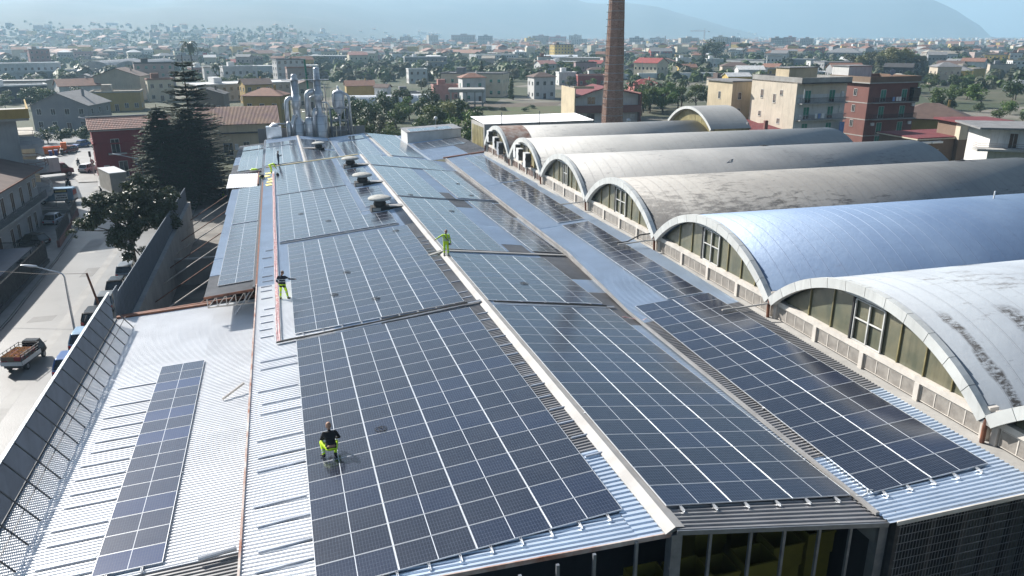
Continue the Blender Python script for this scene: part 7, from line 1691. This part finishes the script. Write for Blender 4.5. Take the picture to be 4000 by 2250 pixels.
    if hair:
        bm = bmesh.new(); bmesh.ops.create_icosphere(bm, subdivisions=3, radius=1); rot = Matrix((sd, face, up)).transposed().to_4x4()
        dele = [v for v in bm.verts if v.co.z < (-.15 if v.co.y < .1 else .38)]; bmesh.ops.delete(bm, geom=dele, context='VERTS')
        for v in bm.verts: v.co = Vector((v.co.x * .104, v.co.y * .112, v.co.z * .112)) * (1 + .04 * mnoise.noise(v.co * 4))
        bmesh.ops.transform(bm, matrix=rot, verts=bm.verts); m_ = bpy.data.meshes.new('hair'); bm.to_mesh(m_); bm.free(); m_.materials.append(MT[cap or 'hair'])
        for p in m_.polygons: p.use_smooth = True
        q = put('hair' if not cap else 'cap', m_, t); q.location = hd + up * .012 - face * .006
    if beard: MB().lathe([(.01, -.05), (.05, -.035), (.062, .0), (.05, .03), (.01, .035)], n=12).build('beard', 'hair', t, True).location = hd - up * .085 + face * .052
    for (a, b, u, r, m) in bands:
        a, b = V_[a] if isinstance(a, str) else Vector(a), V_[b] if isinstance(b, str) else Vector(b); c = a.lerp(b, u); d = (b - a).normalized()
        MB().tube([c - d * .026, c + d * .026], r, 16, cap=False).build('reflective_band', m, t, True)
    return t
def torso_band(t, J, u, rx, ry, m='reflective', hgt=.05):
    pe, ch = Vector(J['pelvis']), Vector(J['chest']); c = pe.lerp(ch, u); d = (ch - pe).normalized(); sd = (Vector(J['sR']) - Vector(J['sL'])).normalized(); sd = (sd - d * sd.dot(d)).normalized(); f = d.cross(sd); mb = MB(); n = 24
    for z in (-hgt / 2, hgt / 2): mb.v += [tuple(c + d * z + sd * rx * math.cos(2 * PI * k / n) + f * ry * math.sin(2 * PI * k / n)) for k in range(n)]
    mb.f = [(k, (k + 1) % n, (k + 1) % n + n, k + n) for k in range(n)]; mb.m = [0] * n; mb.build('reflective_band', m, t, True)
stand = dict(pelvis=(0, 0, .93), chest=(0, .01, 1.28), neck=(0, 0, 1.47), head=(0, .02, 1.63), sL=(-.19, 0, 1.40), sR=(.19, 0, 1.40), eL=(-.27, -.03, 1.12), eR=(.27, -.03, 1.12), wL=(-.27, .06, .88), wR=(.27, .06, .88), hL=(-.095, 0, .88), hR=(.095, 0, .88), kL=(-.12, .03, .49), kR=(.12, .03, .49), aL=(-.13, -.02, .10), aR=(.13, -.02, .10), tL=(-.15, .15, .04), tR=(.15, .15, .04))
def pose(**k): d = dict(stand); d.update(k); return d
# 1 crouching on the nearest array, seen from behind
J1 = dict(pelvis=(0, -.04, .36), chest=(.0, .16, .72), neck=(.0, .26, .91), head=(.0, .33, 1.05), sL=(-.20, .2, .84), sR=(.20, .2, .84), eL=(-.30, .30, .58), eR=(.34, .18, .60), wL=(-.10, .55, .42), wR=(.14, .48, .44), hL=(-.11, -.02, .33), hR=(.11, -.02, .33), kL=(-.30, .34, .42), kR=(.24, .36, .34), aL=(-.27, -.02, .09), aR=(.12, -.12, .12), tL=(-.36, .14, .035), tR=(.14, .10, .035), look=(.1, .85, -.45))
t = person('crouching bald man in black top and yellow work trousers on the nearest array', FA.p(.92, 7.25, .004), R(4), J1, 'cloth_black', 'hivis', False, (('kL', 'aL', .62, .068, 'reflective'), ('kL', 'aL', .8, .066, 'reflective')), extra=(((-.10, -.135, .45), (.10, -.135, .45), .045, .045, 'skin'), ((-.11, -.10, .40), (.11, -.10, .40), .078, .078, 'cloth_black')))
torso_band(t, J1, -.12, .2, .155, 'hivis', .03)
# 2 standing in the dark jacket, arm out to the panels
J2 = pose(head=(.05, .04, 1.63), look=(.75, .5, -.35), eR=(.44, .10, 1.22), wR=(.68, .20, 1.18), eL=(-.30, -.02, 1.14), wL=(-.26, .14, .98), kL=(-.15, .05, .5), aL=(-.17, -.02, .1), tL=(-.18, .15, .04), kR=(.19, .05, .5), aR=(.27, .0, .1), tR=(.40, .1, .04), chest=(.01, .03, 1.27))
t = person('man in dark striped jacket and yellow trousers reaching over to the second array', FA.p(-.52, 27.3, -.1), R(-14), J2, 'cloth_navy', 'hivis', True, (('kL', 'aL', .15, .078, 'reflective'), ('kR', 'aR', .15, .078, 'reflective'), ('kL', 'aL', .82, .064, 'reflective'), ('kR', 'aR', .82, .064, 'reflective'), ('sL', 'eL', .6, .066, 'reflective'), ('sR', 'eR', .6, .066, 'reflective')), cap='hair', sleeves='cloth_navy', extra=(((-.12, -.1, .86), (-.05, -.11, .82), .06, .06, 'cloth_black'), ((.08, -.11, .86), (.13, -.1, .80), .07, .06, 'cloth_black')))
torso_band(t, J2, .95, .245, .16, 'reflective', .035); torso_band(t, J2, .55, .215, .145, 'reflective', .035); torso_band(t, J2, -.02, .225, .15, 'hivis', .035)
# 3 worker in full yellow, pointing
J3 = pose(head=(-.02, .02, 1.63), look=(.25, .9, -.2), eR=(.42, .10, 1.30), wR=(.66, .20, 1.18), wL=(-.30, .04, .88))
t = person('bearded worker in full yellow suit with arm stretched out on the ridge', FA.p(10.08, 30.2, -.03), R(168), J3, 'hivis', 'hivis', True, (('kL', 'aL', .3, .078, 'reflective'), ('kR', 'aR', .3, .078, 'reflective'), ('kL', 'aL', .82, .066, 'reflective'), ('kR', 'aR', .82, .066, 'reflective'), ('sL', 'eL', .7, .066, 'reflective'), ('sR', 'eR', .7, .066, 'reflective'), ('eL', 'wL', .5, .054, 'reflective'), ('eR', 'wR', .5, .054, 'reflective')), beard=True)
torso_band(t, J3, .35, .215, .145, 'reflective', .05); torso_band(t, J3, .62, .225, .15, 'reflective', .05)
MB().tube([(.16, .10, 1.45), (.05, .16, 1.32), (-.08, .165, 1.15), (-.2, .1, 1.02)], .014, 6).build('strap', 'cloth_black', t)
for x in (-.12, .12): MB().tube([(x, .10, 1.46), (x, .15, 1.34), (x, .14, 1.18)], .02, 6).build('reflective_band', 'reflective', t)
bx(-.26, -.18, .02, .09, .74, .86).build('belt_pouch', 'cloth_black', t)
# 4 man in dark clothes with phone
J4 = pose(head=(0, .03, 1.63), look=(.05, .95, -.3), eR=(.24, .08, 1.14), wR=(.14, .36, 1.22), eL=(-.24, .06, 1.13), wL=(-.1, .30, 1.10), aL=(-.10, -.02, .1), aR=(.10, -.02, .1), kL=(-.1, .02, .49), kR=(.1, .02, .49), tL=(-.11, .15, .04), tR=(.11, .15, .04))
t = person('man in dark jacket and jeans standing with a phone on the far roof', FA.p(-.32, 83.0, -.05), R(-72), J4, 'cloth_navy', 'jeans', scale=1.03)
o = bx(-.035, .035, -.005, .005, -.07, .07).build('phone', 'black_plastic'); o.location = FA.p(-.32, 83.0, -.05) + Vector((.48, .02, 1.27)); tag(o, 'dark phone held by the standing man on the far roof', 'phone')
# 5 bending worker
J5 = pose(pelvis=(0, -.12, .90), chest=(0, .28, 1.0), neck=(0, .47, 1.0), head=(0, .60, .93), sL=(-.19, .40, 1.0), sR=(.19, .40, 1.0), eL=(-.22, .48, .72), eR=(.22, .48, .72), wL=(-.12, .60, .50), wR=(.12, .60, .50), hL=(-.1, -.1, .86), hR=(.1, -.1, .86), kL=(-.13, .0, .48), kR=(.13, .06, .48), look=(0, .4, -.9))
t = person('worker in yellow bending over beside the yellow boards', FA.p(-1.25, 78.1, -.1), R(-78), J5, 'hivis', 'hivis', True, (('kL', 'aL', .3, .078, 'reflective'), ('kR', 'aR', .3, .078, 'reflective')))
torso_band(t, J5, .3, .21, .15, 'reflective', .05); torso_band(t, J5, .65, .22, .15, 'reflective', .05)
# 6 worker down in the yard carrying a board
J6 = pose(eL=(-.26, .12, 1.16), eR=(.26, .12, 1.16), wL=(-.2, .34, 1.2), wR=(.2, .34, 1.2), look=(0, .9, -.2))
t = person('worker in yellow jacket down in the yard beside the white canopy', (-8.9, 106.6, GZ + .02), R(-10), J6, 'hivis', 'hivis', True, (('sL', 'eL', .6, .066, 'reflective'), ('sR', 'eR', .6, .066, 'reflective')))
torso_band(t, J6, .5, .215, .145, 'cloth_black', .12)
o = thing('solar_panel_stack', 'single dark panel leaning beside the worker in the yard', 'solar panel', (-8.6, 107.2, GZ + .6), R(-10)); put('solar_panel', P_FULL, o).rotation_euler = (R(80), 0, 0); o.location.z = GZ + .62
# riders on the street
def rider(label, x, y, rz, top):
    m = thing('motor_scooter', 'dark scooter under the ' + label, 'scooter', (x, y, GZ + .012), R(rz))
    for yy in (-.6, .6): MB().tube([(-.05, yy, .26), (.05, yy, .26)], .26, 14).build('wheel', 'black_rubber', m)
    loft([(-.85, .55, .72, .1, .08), (-.5, .42, .80, .17, .14), (.0, .36, .78, .16, .14), (.1, .30, .42, .15, .14), (.45, .30, .5, .14, .12), (.55, .4, 1.0, .16, .1), (.68, .6, .95, .08, .06)], 'paint_black', 'body', m); MB().bar((-.32, .5, 1.05), (.32, .5, 1.05), .035).build('handlebar', 'black_plastic', m); bx(-.04, .04, -.92, -.86, .55, .62).build('tail_light', 'lamp_red', m)
    J = pose(pelvis=(0, -.22, .84), chest=(0, -.12, 1.2), neck=(0, -.08, 1.38), head=(0, -.04, 1.53), sL=(-.19, -.1, 1.31), sR=(.19, -.1, 1.31), eL=(-.3, .12, 1.12), eR=(.3, .12, 1.12), wL=(-.28, .42, 1.08), wR=(.28, .42, 1.08), hL=(-.12, -.18, .82), hR=(.12, -.18, .82), kL=(-.2, .22, .72), kR=(.2, .22, .72), aL=(-.16, .2, .36), aR=(.16, .2, .36), tL=(-.16, .38, .32), tR=(.16, .38, .32))
    p = person(label, (x, y, GZ + .012), R(rz), J, top, 'jeans', True, cap='paint_black')
rider('rider with dark helmet on the scooter beyond the white suv', -37.2, 147.0, 30, 'cloth_navy'); rider('rider coming down the street between the van and the trucks', -34.3, 125.0, 168, 'cloth_black')
